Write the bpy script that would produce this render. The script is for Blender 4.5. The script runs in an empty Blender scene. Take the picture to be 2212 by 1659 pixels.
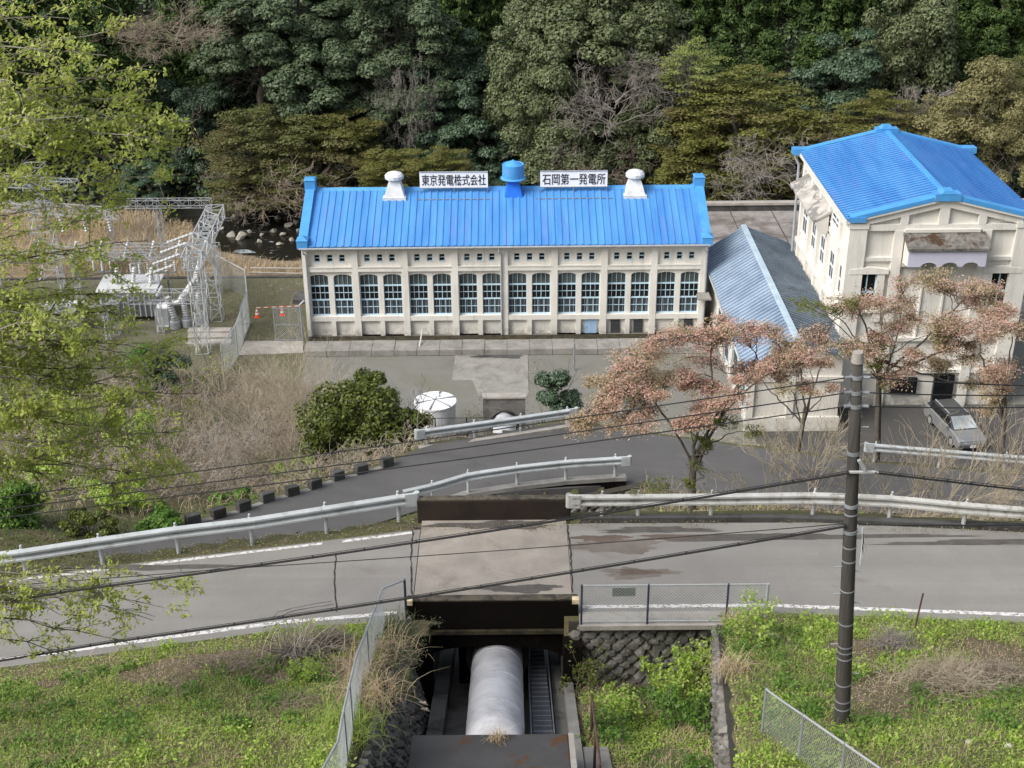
import bpy, math, random
import numpy as np
from mathutils import Vector, Matrix

# ------------------------------------------------------------------ camera, sky, sun, exposure
scene = bpy.context.scene
COL = scene.collection
CAM_Z, PITCH, ROLL, FPX = 37.0, math.radians(26.4), -0.0084, 2869.0
cd = bpy.data.cameras.new("camera"); cam = bpy.data.objects.new("camera", cd); COL.objects.link(cam)
cam.matrix_world = Matrix.Translation((0, 0, CAM_Z)) @ Matrix.Rotation(math.pi / 2 - PITCH, 4, 'X') @ Matrix.Rotation(ROLL, 4, 'Z')
cd.sensor_fit = 'HORIZONTAL'; cd.sensor_width = 36.0; cd.lens = 36.0 * FPX / 2212.0
cd.clip_start = 0.5; cd.clip_end = 1000.0
scene.camera = cam

SUN_EL, SUN_AZ = math.radians(44), math.atan2(-0.80, -0.46)      # azimuth measured from +Y towards +X
world = bpy.data.worlds.new("World"); scene.world = world; world.use_nodes = True
wn = world.node_tree; wn.nodes.clear()
sky = wn.nodes.new('ShaderNodeTexSky'); sky.sky_type = 'NISHITA'; sky.sun_disc = False
sky.sun_elevation = SUN_EL; sky.sun_rotation = SUN_AZ; sky.air_density = 0.9; sky.dust_density = 3.0; sky.ozone_density = 0.7
bg = wn.nodes.new('ShaderNodeBackground'); bg.inputs['Strength'].default_value = 0.135
wo = wn.nodes.new('ShaderNodeOutputWorld')
hs = wn.nodes.new('ShaderNodeHueSaturation'); hs.inputs['Saturation'].default_value = 0.5      # thin cloud over the blue
wn.links.new(sky.outputs[0], hs.inputs['Color']); wn.links.new(hs.outputs[0], bg.inputs[0]); wn.links.new(bg.outputs[0], wo.inputs[0])
sd = bpy.data.lights.new("sun", 'SUN'); sd.energy = 2.2; sd.angle = math.radians(34); sd.color = (1.0, 0.965, 0.91)
so = bpy.data.objects.new("sun", sd); COL.objects.link(so)
sv = Vector((math.sin(SUN_AZ) * math.cos(SUN_EL), math.cos(SUN_AZ) * math.cos(SUN_EL), math.sin(SUN_EL)))
so.rotation_euler = sv.to_track_quat('Z', 'Y').to_euler()
scene.view_settings.view_transform = 'Standard'; scene.view_settings.look = 'None'
scene.view_settings.exposure = 0.66; scene.view_settings.gamma = 1.0
scene.render.engine = 'CYCLES'
scene.cycles.max_bounces = 6; scene.cycles.diffuse_bounces = 3; scene.cycles.glossy_bounces = 2
scene.cycles.transmission_bounces = 2; scene.cycles.transparent_max_bounces = 6

# ------------------------------------------------------------------ reading positions off the picture (2212 px wide)
_c, _s = math.cos(math.pi / 2 - PITCH), math.sin(math.pi / 2 - PITCH)
CM = np.array([[1, 0, 0], [0, _c, -_s], [0, _s, _c]]) @ np.array([[math.cos(ROLL), -math.sin(ROLL), 0], [math.sin(ROLL), math.cos(ROLL), 0], [0, 0, 1]])
def ray(px, py): return CM @ np.array([(px - 1106) / FPX, (829.5 - py) / FPX, -1.0])
def atz(px, py, z): d = ray(px, py); return np.array([0, 0, CAM_Z]) + d * (z - CAM_Z) / d[2]
def aty(px, py, y): d = ray(px, py); return np.array([0, 0, CAM_Z]) + d * y / d[1]

# ------------------------------------------------------------------ mesh builder
class MB:
    def __init__(s): s.V = []; s.F = []; s.M = []; s.n = 0
    def add(s, verts, faces, m=0):
        o = s.n; verts = np.asarray(verts, float).reshape(-1, 3); s.V.append(verts); s.n += len(verts)
        for f in faces: s.F.append(tuple(i + o for i in f)); s.M.append(m)
        return s
    def box(s, x0, x1, y0, y1, z0, z1, m=0):
        v = [(x0, y0, z0), (x1, y0, z0), (x1, y1, z0), (x0, y1, z0), (x0, y0, z1), (x1, y0, z1), (x1, y1, z1), (x0, y1, z1)]
        return s.add(v, [(0, 3, 2, 1), (4, 5, 6, 7), (0, 1, 5, 4), (1, 2, 6, 5), (2, 3, 7, 6), (3, 0, 4, 7)], m)
    def obox(s, c, ux, uy, uz, m=0):
        c, ux, uy, uz = [np.asarray(a, float) for a in (c, ux, uy, uz)]
        v = [c - ux - uy - uz, c + ux - uy - uz, c + ux + uy - uz, c - ux + uy - uz, c - ux - uy + uz, c + ux - uy + uz, c + ux + uy + uz, c - ux + uy + uz]
        return s.add(v, [(0, 3, 2, 1), (4, 5, 6, 7), (0, 1, 5, 4), (1, 2, 6, 5), (2, 3, 7, 6), (3, 0, 4, 7)], m)
    def prism(s, poly, d, m=0):                      # closed polygon (3-D points) swept along vector d
        p = np.asarray(poly, float); d = np.asarray(d, float); n = len(p)
        return s.add(np.vstack([p, p + d]), [tuple(range(n))[::-1], tuple(range(n, 2 * n))] + [(i, (i + 1) % n, n + (i + 1) % n, n + i) for i in range(n)], m)
    def bar(s, a, b, w, h=None, m=0, up=(0, 0, 1)):   # rectangular bar from a to b
        a, b = np.asarray(a, float), np.asarray(b, float); h = w if h is None else h
        t = b - a; L = np.linalg.norm(t); t = t / max(L, 1e-9); u = np.asarray(up, float)
        if abs(t @ u) > 0.98: u = np.array([0, 1.0, 0])
        r = np.cross(t, u); r /= np.linalg.norm(r); u = np.cross(r, t)
        return s.obox((a + b) / 2, t * L / 2, r * w / 2, u * h / 2, m)
    def tube(s, pts, r, n=8, m=0, caps=True):
        p = np.asarray(pts, float); k = len(p); r = np.full(k, r) if np.isscalar(r) else np.asarray(r, float)
        t = np.gradient(p, axis=0); t /= np.linalg.norm(t, axis=1)[:, None] + 1e-12
        up = np.array([0, 0, 1.0]) if abs(t[0][2]) < 0.9 else np.array([0, 1.0, 0])
        a = np.linspace(0, 2 * math.pi, n, endpoint=False); V = []
        for i in range(k):
            e1 = np.cross(t[i], up); e1 /= np.linalg.norm(e1) + 1e-12; e2 = np.cross(e1, t[i])
            V.append(p[i] + r[i] * (np.cos(a)[:, None] * e1 + np.sin(a)[:, None] * e2))
        F = [(i * n + j, i * n + (j + 1) % n, (i + 1) * n + (j + 1) % n, (i + 1) * n + j) for i in range(k - 1) for j in range(n)]
        if caps: F += [tuple(range(n))[::-1], tuple(range((k - 1) * n, k * n))]
        return s.add(np.vstack(V), F, m)
    def lathe(s, prof, c=(0, 0, 0), n=24, m=0, sides=None):   # profile of (radius, z)
        c = np.asarray(c, float); a = np.linspace(0, 2 * math.pi, n, endpoint=False); V = []
        for r, z in prof: V.append(np.stack([c[0] + r * np.cos(a), c[1] + r * np.sin(a), np.full(n, c[2] + z)], 1))
        k = len(prof)
        F = [(i * n + j, i * n + (j + 1) % n, (i + 1) * n + (j + 1) % n, (i + 1) * n + j) for i in range(k - 1) for j in range(n)]
        F += [tuple(range(n))[::-1], tuple(range((k - 1) * n, k * n))]
        return s.add(np.vstack(V), F, m)
    def frustum(s, x0, x1, y0, y1, z0, X0, X1, Y0, Y1, z1, m=0):
        v = [(x0, y0, z0), (x1, y0, z0), (x1, y1, z0), (x0, y1, z0), (X0, Y0, z1), (X1, Y0, z1), (X1, Y1, z1), (X0, Y1, z1)]
        return s.add(v, [(0, 3, 2, 1), (4, 5, 6, 7), (0, 1, 5, 4), (1, 2, 6, 5), (2, 3, 7, 6), (3, 0, 4, 7)], m)
    def build(s, name, mats, parent=None, smooth=False, bevel=0):
        me = bpy.data.meshes.new(name); V = np.vstack(s.V) if s.V else np.zeros((0, 3))
        me.from_pydata(V.tolist(), [], s.F)
        mats = mats if isinstance(mats, (list, tuple)) else [mats]
        for x in mats: me.materials.append(x)
        if len(mats) > 1: me.polygons.foreach_set('material_index', s.M)
        if smooth: me.polygons.foreach_set('use_smooth', [True] * len(me.polygons))
        me.update()
        o = link(name, me, parent)
        if bevel:
            b = o.modifiers.new('bevel', 'BEVEL'); b.width = bevel; b.segments = 2; b.limit_method = 'ANGLE'
        return o
def link(name, data, parent=None):
    o = bpy.data.objects.new(name, data); COL.objects.link(o)
    if parent is not None: o.parent = parent; o.matrix_parent_inverse = parent_inv(parent)
    return o
def parent_inv(p):
    m = Matrix.Translation(p.location) @ p.rotation_euler.to_matrix().to_4x4()
    q = p
    return (m if p.parent is None else p.matrix_world @ Matrix()).inverted()
def tag(o, label, cat, group=None):
    o['label'] = label; o['category'] = cat
    if group: o['group'] = group
    return o
def thing(name, loc, label, cat, group=None):
    o = link(name, None); o.location = tuple(float(v) for v in loc); o.empty_display_size = 0.3
    return tag(o, label, cat, group)
def structure(o): o['kind'] = 'structure'; return o
def stuff(o, label=None, cat=None):
    o['kind'] = 'stuff'
    if label: o['label'] = label; o['category'] = cat
    return o
def quads_mesh(name, V, nquad, mats, parent=None, midx=None, tri=False):   # V: (nquad*4,3), fast path for leaves and blades
    k = 3 if tri else 4
    me = bpy.data.meshes.new(name); me.vertices.add(len(V)); me.vertices.foreach_set('co', np.asarray(V, np.float32).ravel())
    me.loops.add(nquad * k); me.loops.foreach_set('vertex_index', np.arange(nquad * k, dtype=np.int32))
    me.polygons.add(nquad); me.polygons.foreach_set('loop_start', np.arange(0, nquad * k, k, dtype=np.int32))
    me.polygons.foreach_set('loop_total', np.full(nquad, k, dtype=np.int32))
    for x in (mats if isinstance(mats, (list, tuple)) else [mats]): me.materials.append(x)
    if midx is not None: me.polygons.foreach_set('material_index', np.asarray(midx, np.int32))
    me.update(calc_edges=True); me.validate()
    return me

# ------------------------------------------------------------------ materials
class NT:
    def __init__(s, name):
        s.m = bpy.data.materials.new(name); s.m.use_nodes = True; s.t = s.m.node_tree
        s.b = s.t.nodes['Principled BSDF']; s.tc = s.t.nodes.new('ShaderNodeTexCoord')
    def n(s, typ, **kw):
        x = s.t.nodes.new(typ)
        for k, v in kw.items(): setattr(x, k, v)
        return x
    def l(s, a, b): s.t.links.new(a, b)
    def mapping(s, scale, src='Object'):
        mp = s.n('ShaderNodeMapping'); mp.inputs['Scale'].default_value = scale if isinstance(scale, (tuple, list)) else (scale,) * 3
        s.l(s.tc.outputs[src], mp.inputs[0]); return mp.outputs[0]
    def noise(s, scale, detail=4, rough=0.55, dist=0.0, stretch=(1, 1, 1)):
        x = s.n('ShaderNodeTexNoise'); x.inputs['Scale'].default_value = scale; x.inputs['Detail'].default_value = detail
        x.inputs['Roughness'].default_value = rough; x.inputs['Distortion'].default_value = dist
        s.l(s.mapping(stretch), x.inputs[0]); return x.outputs[0]
    def ramp(s, src, stops, interp='LINEAR'):
        r = s.n('ShaderNodeValToRGB'); r.color_ramp.interpolation = interp; e = r.color_ramp.elements
        while len(e) < len(stops): e.new(0.5)
        for i, (p, c) in enumerate(stops): e[i].position = p; e[i].color = (*c, 1) if len(c) == 3 else c
        s.l(src, r.inputs[0]); return r.outputs[0]
    def mix(s, fac, a, b, mode='MIX'):
        x = s.n('ShaderNodeMix', data_type='RGBA', blend_type=mode)
        for i, v in ((0, fac), (6, a), (7, b)):
            if isinstance(v, (int, float)): x.inputs[i].default_value = v
            elif isinstance(v, tuple): x.inputs[i].default_value = (*v, 1)
            else: s.l(v, x.inputs[i])
        return x.outputs[2]
    def bump(s, src, strength, dist=0.05):
        x = s.n('ShaderNodeBump'); x.inputs['Strength'].default_value = strength; x.inputs['Distance'].default_value = dist
        s.l(src, x.inputs['Height']); s.l(x.outputs[0], s.b.inputs['Normal'])
    def done(s, col, rough=0.8, metal=0.0, spec=None):
        if isinstance(col, tuple): s.b.inputs['Base Color'].default_value = (*col, 1)
        else: s.l(col, s.b.inputs['Base Color'])
        s.b.inputs['Roughness'].default_value = rough; s.b.inputs['Metallic'].default_value = metal
        if spec is not None: s.b.inputs['Specular IOR Level'].default_value = spec
        return s.m
G3 = lambda v: (v, v, v)
def mul(c, k): return tuple(x * k for x in c)
def mat_var(name, c, amount=0.25, scale=2.0, rough=0.8, metal=0.0, bump=0.0, stretch=(1, 1, 1), dark=None, dark_scale=0.7, dark_lo=0.55, dark_hi=0.75, spec=None):
    t = NT(name); n1 = t.noise(scale, 5, 0.6, 0, stretch)
    col = t.ramp(n1, [(0.3, mul(c, 1 - amount)), (0.7, mul(c, 1 + amount))])
    if dark is not None:
        n2 = t.noise(dark_scale, 6, 0.65, 0.4, stretch); f = t.ramp(n2, [(dark_lo, G3(0)), (dark_hi, G3(1))]); col = t.mix(f, col, dark)
    if bump: t.bump(t.noise(scale * 6, 4, 0.6), bump, 0.03)
    return t.done(col, rough, metal, spec)
def leaf_mat(name, cols, transl=0.25, rough=0.6, patch=None, pscale=0.5):
    t = NT(name); g = t.n('ShaderNodeNewGeometry'); k = len(cols)
    col = t.ramp(g.outputs['Random Per Island'], [((i + 0.5) / k if k > 1 else 0, c) for i, c in enumerate(cols)])
    if patch is not None:
        f = t.ramp(t.noise(pscale, 3, 0.5), [(0.45, G3(0)), (0.62, G3(1))]); col = t.mix(f, col, t.mix(0.65, col, patch))
    t.done(col, rough, 0, 0.3)
    if transl:
        tr = t.n('ShaderNodeBsdfTranslucent'); mx = t.n('ShaderNodeMixShader'); mx.inputs[0].default_value = transl
        t.l(col, tr.inputs[0]); t.l(t.b.outputs[0], mx.inputs[1]); t.l(tr.outputs[0], mx.inputs[2])
        t.l(mx.outputs[0], t.t.nodes['Material Output'].inputs[0])
    return t.m

def stucco(name, c):
    t = NT(name); base = t.ramp(t.noise(0.6, 6, 0.65), [(0.3, mul(c, 0.88)), (0.7, mul(c, 1.06))])
    streak = t.ramp(t.noise(1.0, 5, 0.7, 0.2, (2.5, 2.5, 0.22)), [(0.53, G3(0)), (0.78, G3(0.6))])
    col = t.mix(streak, base, mul(c, 0.55))
    sep = t.n('ShaderNodeSeparateXYZ'); t.l(t.tc.outputs['Object'], sep.inputs[0])
    mr = t.n('ShaderNodeMapRange'); mr.inputs['From Min'].default_value = 0.0; mr.inputs['From Max'].default_value = 0.7; mr.inputs['To Min'].default_value = 1; mr.inputs['To Max'].default_value = 0
    t.l(sep.outputs[2], mr.inputs[0])
    nz = t.n('ShaderNodeMath', operation='MULTIPLY'); t.l(mr.outputs[0], nz.inputs[0]); t.l(t.ramp(t.noise(2.2, 5, 0.7), [(0.4, G3(0)), (0.65, G3(0.8))]), nz.inputs[1])
    col = t.mix(nz.outputs[0], col, (0.16, 0.15, 0.11))
    t.bump(t.noise(40, 3), 0.15, 0.01)
    return t.done(col, 0.9)

M = {}
M['stucco'] = stucco('cream_stucco', (0.715, 0.69, 0.63))
M['stucco2'] = stucco('grey_cream_stucco', (0.66, 0.63, 0.57))
M['trim'] = mat_var('pale_trim', (0.62, 0.60, 0.55), 0.08, 1.5, 0.85)
def blue_roof(name, c, c2):
    t = NT(name); a = t.ramp(t.noise(0.35, 4, 0.6, 0.3, (3, 0.4, 0.4)), [(0.35, c), (0.65, c2)])
    f = t.ramp(t.noise(0.7, 5, 0.7, 0.5, (4, 0.35, 0.35)), [(0.50, G3(0)), (0.72, G3(0.6))])
    col = t.mix(f, a, (0.15, 0.24, 0.58)); d = t.ramp(t.noise(6, 5, 0.7), [(0.62, G3(0)), (0.8, G3(0.3))])
    col = t.mix(d, col, (0.25, 0.35, 0.5))
    ru = t.ramp(t.noise(1.6, 6, 0.75, 0.3, (5, 0.45, 0.45)), [(0.66, G3(0)), (0.76, G3(0.55))]); col = t.mix(ru, col, (0.19, 0.17, 0.17))
    return t.done(col, 0.45, 0.0, 0.35)
M['blue'] = blue_roof('blue_sheet_metal', (0.05, 0.205, 0.52), (0.085, 0.29, 0.60))
M['blue_plain'] = mat_var('blue_paint', (0.065, 0.29, 0.62), 0.12, 1.0, 0.5, dark=(0.15, 0.27, 0.48), dark_scale=1.2, dark_lo=.55, dark_hi=.75)
M['blue_dark'] = mat_var('blue_vent_paint', (0.02, 0.17, 0.72), 0.12, 1.5, 0.4, dark=(0.13, 0.14, 0.2), dark_scale=2.2, dark_lo=0.64, dark_hi=0.72, stretch=(3, 3, 0.5))
M['blue_right'] = blue_roof('blue_sheet_metal_shade_toned', (0.035, 0.16, 0.46), (0.06, 0.23, 0.54))  # darker copy of the blue sheet; the right slope's shade is in the colour
M['annex_roof'] = None
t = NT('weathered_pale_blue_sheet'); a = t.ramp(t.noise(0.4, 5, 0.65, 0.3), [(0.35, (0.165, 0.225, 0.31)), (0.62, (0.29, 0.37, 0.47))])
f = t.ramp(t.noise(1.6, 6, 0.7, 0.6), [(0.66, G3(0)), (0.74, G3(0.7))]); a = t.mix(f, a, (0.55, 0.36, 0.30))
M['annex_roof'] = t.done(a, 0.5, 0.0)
M['annex_shade'] = mat_var('shade_toned_annex_sheet', (0.115, 0.15, 0.19), 0.4, 0.5, 0.6, dark=(0.06, 0.07, 0.075), dark_scale=0.5)  # shade on the annex's right slope is put into this sheet colour
M['frame_blue'] = mat_var('pale_blue_frame', (0.50, 0.66, 0.76), 0.08, 3, 0.55)
M['white'] = mat_var('white_paint', (0.78, 0.79, 0.80), 0.06, 2, 0.5)
M['rail_white'] = mat_var('galvanised_rail', (0.42, 0.45, 0.46), 0.14, 1.2, 0.5, 0.0, dark=(0.20, 0.19, 0.16), dark_scale=2.5, dark_lo=0.54, dark_hi=0.8)
M['rail_old'] = mat_var('stained_rail', (0.42, 0.42, 0.40), 0.14, 1.2, 0.6, 0.0, dark=(0.18, 0.17, 0.13), dark_scale=1.8, dark_lo=0.50, dark_hi=0.72, stretch=(2, 2, 0.6))
M['vent_white'] = mat_var('weathered_white_vent', (0.66, 0.67, 0.68), 0.12, 1.5, 0.5, dark=(0.33, 0.33, 0.32), dark_scale=1.6, dark_lo=0.55, dark_hi=0.8)
def glass(name, c, r=0.12, sp=0.5): t = NT(name); return t.done(t.ramp(t.noise(0.9, 3), [(0.35, mul(c, 0.6)), (0.65, mul(c, 1.3))]), r, 0, sp)
M['glass_dark'] = glass('dark_glass', (0.012, 0.013, 0.014), 0.08, 0.35)
M['glass_frost'] = glass('frosted_glass', (0.075, 0.09, 0.088), 0.5, 0.3)
M['glass_low'] = glass('curtained_glass', (0.05, 0.06, 0.07), 0.25, 0.3)
M['curtain'] = mat_var('pale_blind', (0.15, 0.18, 0.21), 0.15, 3, 0.8)
M['louvre'] = mat_var('dark_louvre', (0.055, 0.06, 0.06), 0.2, 3, 0.7)
M['door_blue'] = mat_var('pale_blue_door', (0.33, 0.48, 0.66), 0.08, 2, 0.6)
M['gutter'] = mat_var('grey_gutter', (0.33, 0.35, 0.37), 0.15, 2, 0.6)
def concrete(name, c, dark=None, lo=0.5, hi=0.7, sc=0.8, bump=0.25):
    t = NT(name); a = t.ramp(t.noise(1.2, 8, 0.7), [(0.3, mul(c, 0.75)), (0.7, mul(c, 1.18))])
    if dark: a = t.mix(t.ramp(t.noise(sc, 7, 0.7, 0.5), [(lo, G3(0)), (hi, G3(1))]), a, dark)
    a = t.mix(t.ramp(t.noise(14, 4, 0.7), [(0.55, G3(0)), (0.75, G3(0.35))]), a, mul(c, 0.5))
    t.bump(t.noise(18, 5, 0.65), bump, 0.02); return t.done(a, 0.92)
M['conc'] = concrete('concrete', (0.26, 0.25, 0.23), (0.15, 0.145, 0.125))
M['conc_light'] = concrete('pale_concrete', (0.36, 0.335, 0.30), (0.19, 0.175, 0.155), 0.5, 0.75)
M['conc_dark'] = concrete('dark_concrete', (0.075, 0.075, 0.072), (0.03, 0.028, 0.024), 0.45, 0.65)
M['portal'] = concrete('stained_portal_concrete', (0.17, 0.165, 0.155), (0.07, 0.068, 0.062), 0.45, 0.65, 0.9)
M['conc_block'] = concrete('stained_concrete_block', (0.055, 0.055, 0.056), (0.075, 0.035, 0.012), 0.55, 0.60, 1.0)
M['moss_black'] = concrete('black_moss_concrete', (0.006, 0.0045, 0.0035), (0.016, 0.011, 0.004), 0.58, 0.75, 1.5, 0.5); M['moss_black'].node_tree.nodes['Principled BSDF'].inputs['Specular IOR Level'].default_value = 0.1
M['moss_rust'] = concrete('rusty_brown_moss_concrete', (0.022, 0.012, 0.007), (0.010, 0.007, 0.005), 0.45, 0.65, 1.3, 0.5)
M['moss_edge'] = concrete('mossy_ledge', (0.045, 0.036, 0.015), (0.012, 0.009, 0.006), 0.45, 0.6, 2.5, 0.5)
M['chan_wall'] = concrete('lime_streaked_concrete', (0.20, 0.195, 0.18), (0.05, 0.045, 0.035), 0.5, 0.7, 1.0)
M['apron'] = concrete('blotched_apron_concrete', (0.27, 0.25, 0.235), (0.13, 0.11, 0.095), 0.45, 0.60, 0.35)
M['deck'] = concrete('worn_bridge_deck', (0.295, 0.265, 0.228), (0.17, 0.145, 0.12), 0.55, 0.72, 0.5)
M['stone'] = mat_var('grey_stone', (0.17, 0.16, 0.145), 0.4, 1.6, 0.9, bump=0.5, dark=(0.035, 0.035, 0.02), dark_scale=0.9, dark_lo=0.5, dark_hi=0.68)
M['boulder'] = mat_var('river_boulder', (0.33, 0.31, 0.26), 0.3, 0.8, 0.85, bump=0.4, dark=(0.09, 0.09, 0.05), dark_scale=0.7)
M['mortar'] = mat_var('dark_mortar', (0.045, 0.042, 0.032), 0.3, 3, 0.95)
def asphalt(name, c, stain=None, stain2=None):
    t = NT(name); a = t.ramp(t.noise(0.35, 5, 0.6, 0.3), [(0.3, mul(c, 0.82)), (0.7, mul(c, 1.1))])
    a = t.mix(t.ramp(t.noise(60, 3, 0.7), [(0.4, G3(0)), (0.7, G3(0.35))]), a, mul(c, 0.55))
    if stain: a = t.mix(t.ramp(t.noise(0.28, 6, 0.65, 0.8, (1, 2.2, 1)), [(0.56, G3(0)), (0.66, G3(0.75))]), a, stain)
    a = t.mix(t.ramp(t.noise(0.5, 4, 0.6, 0.2, (0.12, 3.2, 1)), [(0.42, G3(0)), (0.7, G3(0.5))]), a, mul(c, 0.72))
    a = t.mix(t.ramp(t.noise(9, 5, 0.75), [(0.55, G3(0)), (0.72, G3(0.35))]), a, mul(c, 1.35))
    if stain2: a = t.mix(t.ramp(t.noise(0.8, 5, 0.6, 0.4), [(0.62, G3(0)), (0.7, G3(0.5))]), a, stain2)
    v = t.n('ShaderNodeTexVoronoi', feature='DISTANCE_TO_EDGE'); v.inputs['Scale'].default_value = 0.35
    w = t.n('ShaderNodeMixRGB'); w.inputs[0].default_value = 0.25; t.l(t.mapping(1.0), w.inputs[1]); t.l(t.noise(1.6, 5, 0.7), w.inputs[2]); t.l(w.outputs[0], v.inputs[0])
    t.bump(t.noise(80, 3, 0.7), 0.25, 0.01); return t.done(a, 0.93)
M['road'] = asphalt('pale_worn_asphalt', (0.24, 0.23, 0.213), (0.19, 0.165, 0.145))
M['road_low'] = asphalt('dark_grey_asphalt', (0.108, 0.105, 0.103), (0.072, 0.07, 0.068))
M['park'] = asphalt('car_park_asphalt', (0.075, 0.072, 0.068), (0.05, 0.048, 0.044))
M['paint'] = None
t = NT('worn_white_line'); f = t.ramp(t.noise(9, 5, 0.75), [(0.50, G3(0)), (0.58, G3(1))]); M['paint'] = t.done(t.mix(f, (0.62, 0.61, 0.59), (0.22, 0.21, 0.20)), 0.85)
M['crack'] = mat_var('tar_crack', (0.03, 0.028, 0.025), 0.3, 3, 0.95)
M['stain'] = mat_var('brown_stain', (0.105, 0.08, 0.064), 0.3, 1.5, 0.9)
M['gravel'] = None
t = NT('grey_yard_gravel'); a = t.ramp(t.noise(0.25, 6, 0.65, 0.3), [(0.3, (0.14, 0.14, 0.115)), (0.5, (0.19, 0.187, 0.17)), (0.7, (0.15, 0.15, 0.10))])
a = t.mix(t.ramp(t.noise(22, 4, 0.75), [(0.35, G3(0)), (0.7, G3(0.55))]), a, (0.13, 0.125, 0.11)); t.bump(t.noise(30, 4, 0.7), 0.5, 0.03); M['gravel'] = t.done(a, 0.95)
def ground(name, stops, sc=0.6, fine=(0.06, 0.05, 0.03), ff=0.6):
    t = NT(name); a = t.ramp(t.noise(sc, 7, 0.68, 0.3), stops)
    a = t.mix(t.ramp(t.noise(9, 5, 0.75), [(0.4, G3(0)), (0.7, G3(ff))]), a, fine); t.bump(t.noise(12, 5, 0.7), 0.8, 0.08); return t.done(a, 0.97)
M['soil'] = ground('leaf_litter_soil', [(0.3, (0.20, 0.145, 0.105)), (0.5, (0.13, 0.125, 0.05)), (0.7, (0.24, 0.18, 0.13))], 0.9)
M['bank'] = ground('brushy_bank_soil', [(0.3, (0.12, 0.10, 0.06)), (0.5, (0.10, 0.105, 0.04)), (0.7, (0.16, 0.13, 0.085))], 0.5)
M['yard_dirt'] = ground('grassy_yard_dirt', [(0.3, (0.14, 0.125, 0.095)), (0.5, (0.105, 0.105, 0.055)), (0.7, (0.155, 0.143, 0.115))], 0.35, (0.11, 0.10, 0.06), 0.5)
M['dry_bank'] = ground('dry_grass_bank', [(0.3, (0.22, 0.17, 0.11)), (0.6, (0.27, 0.21, 0.14)), (0.75, (0.15, 0.13, 0.07))], 0.5, (0.15, 0.11, 0.06))
M['forest_floor'] = ground('dark_forest_floor', [(0.3, (0.008, 0.009, 0.005)), (0.7, (0.015, 0.014, 0.009))], 0.4, (0.005, 0.006, 0.003))  # near-black tone paints the shade in gaps between the trees
M['riverbed'] = ground('dark_wet_riverbed', [(0.3, (0.03, 0.026, 0.02)), (0.7, (0.08, 0.07, 0.055))], 0.8)
M['water'] = None
t = NT('river_water'); f = t.ramp(t.noise(0.5, 6, 0.7, 0.8, (0.7, 1.6, 1)), [(0.60, G3(0)), (0.70, G3(1))]); t.bump(t.noise(2.5, 4, 0.6), 0.4, 0.1)
M['water'] = t.done(t.mix(f, (0.018, 0.017, 0.013), (0.42, 0.47, 0.50)), 0.12)
M['galv'] = mat_var('galvanised_steel', (0.46, 0.48, 0.49), 0.12, 2, 0.45, 0.35)
M['galv_dark'] = mat_var('dull_steel', (0.27, 0.29, 0.31), 0.2, 2, 0.55, 0.3)
M['wire'] = mat_var('fence_wire', (0.42, 0.45, 0.44), 0.2, 3, 0.6, 0.2)
M['navy_post'] = mat_var('navy_blue_post', (0.035, 0.04, 0.065), 0.3, 4, 0.6)
M['black'] = mat_var('black_cable', (0.012, 0.012, 0.013), 0.2, 4, 0.7)
M['rust'] = mat_var('rusty_iron', (0.085, 0.045, 0.035), 0.4, 6, 0.85)
M['porcelain'] = mat_var('white_porcelain', (0.48, 0.49, 0.49), 0.15, 3, 0.4, dark=(.3, .28, .25), dark_scale=2.5, dark_lo=.58, dark_hi=.75)
M['grey_paint'] = mat_var('light_grey_paint', (0.36, 0.38, 0.40), 0.15, 1.5, 0.5)
M['penstock'] = None
t = NT('chalky_white_pipe'); a = t.ramp(t.noise(0.9, 7, 0.7, 0.6), [(0.3, (0.34, 0.34, 0.355)), (0.5, (0.52, 0.52, 0.54)), (0.7, (0.64, 0.64, 0.66))])
a = t.mix(t.ramp(t.noise(3.5, 6, 0.75, 0.5), [(0.52, G3(0)), (0.68, G3(0.45))]), a, (0.34, 0.34, 0.35))
wv = t.n('ShaderNodeTexWave', bands_direction='Y'); wv.inputs['Scale'].default_value = 0.55; wv.inputs['Distortion'].default_value = 3.0; wv.inputs['Detail'].default_value = 3
t.l(t.mapping(1.0), wv.inputs[0]); a = t.mix(t.ramp(wv.outputs[0], [(0.55, G3(0)), (0.9, G3(0.15))]), a, (0.66, 0.66, 0.68)); M['penstock'] = t.done(a, 0.6)
M['pole'] = mat_var('weathered_pole', (0.05, 0.046, 0.041), 0.35, 3, 0.9, bump=0.3, stretch=(6, 6, 0.4), dark=(0.025, 0.023, 0.02), dark_scale=1.2)
M['cone'] = mat_var('orange_cone', (0.80, 0.10, 0.03), 0.1, 3, 0.6)
M['sign_white'] = mat_var('sign_white_enamel', (0.88, 0.88, 0.90), 0.02, 1.2, 0.6, dark=(0.55, 0.54, 0.54), dark_scale=1.4, dark_lo=0.68, dark_hi=0.8, stretch=(3, 1, 0.6))
M['sign_black'] = mat_var('sign_black_lettering', (0.012, 0.012, 0.02), 0.2, 3, 0.6)
M['lilac'] = mat_var('lilac_skylight_fascia', (0.50, 0.50, 0.60), 0.06, 1.5, 0.8)  # lilac is blue skylight on the shaded fascia, put into the colour
M['car_dark'] = mat_var('dark_grey_car_paint', (0.07, 0.075, 0.085), 0.1, 1, 0.25, 0.5)
M['car_silver'] = mat_var('dark_silver_car_paint', (0.27, 0.28, 0.29), 0.1, 1, 0.3, 0.4)
M['windscreen'] = glass('windscreen_glass', (0.34, 0.37, 0.38), 0.15, 0.6)  # pale tone is the sky's reflection, put into the glass colour
M['chrome'] = mat_var('lamp_chrome', (0.7, 0.72, 0.74), 0.1, 2, 0.15, 0.7)
M['tyre'] = mat_var('rubber', (0.02, 0.02, 0.02), 0.2, 4, 0.9)
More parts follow.
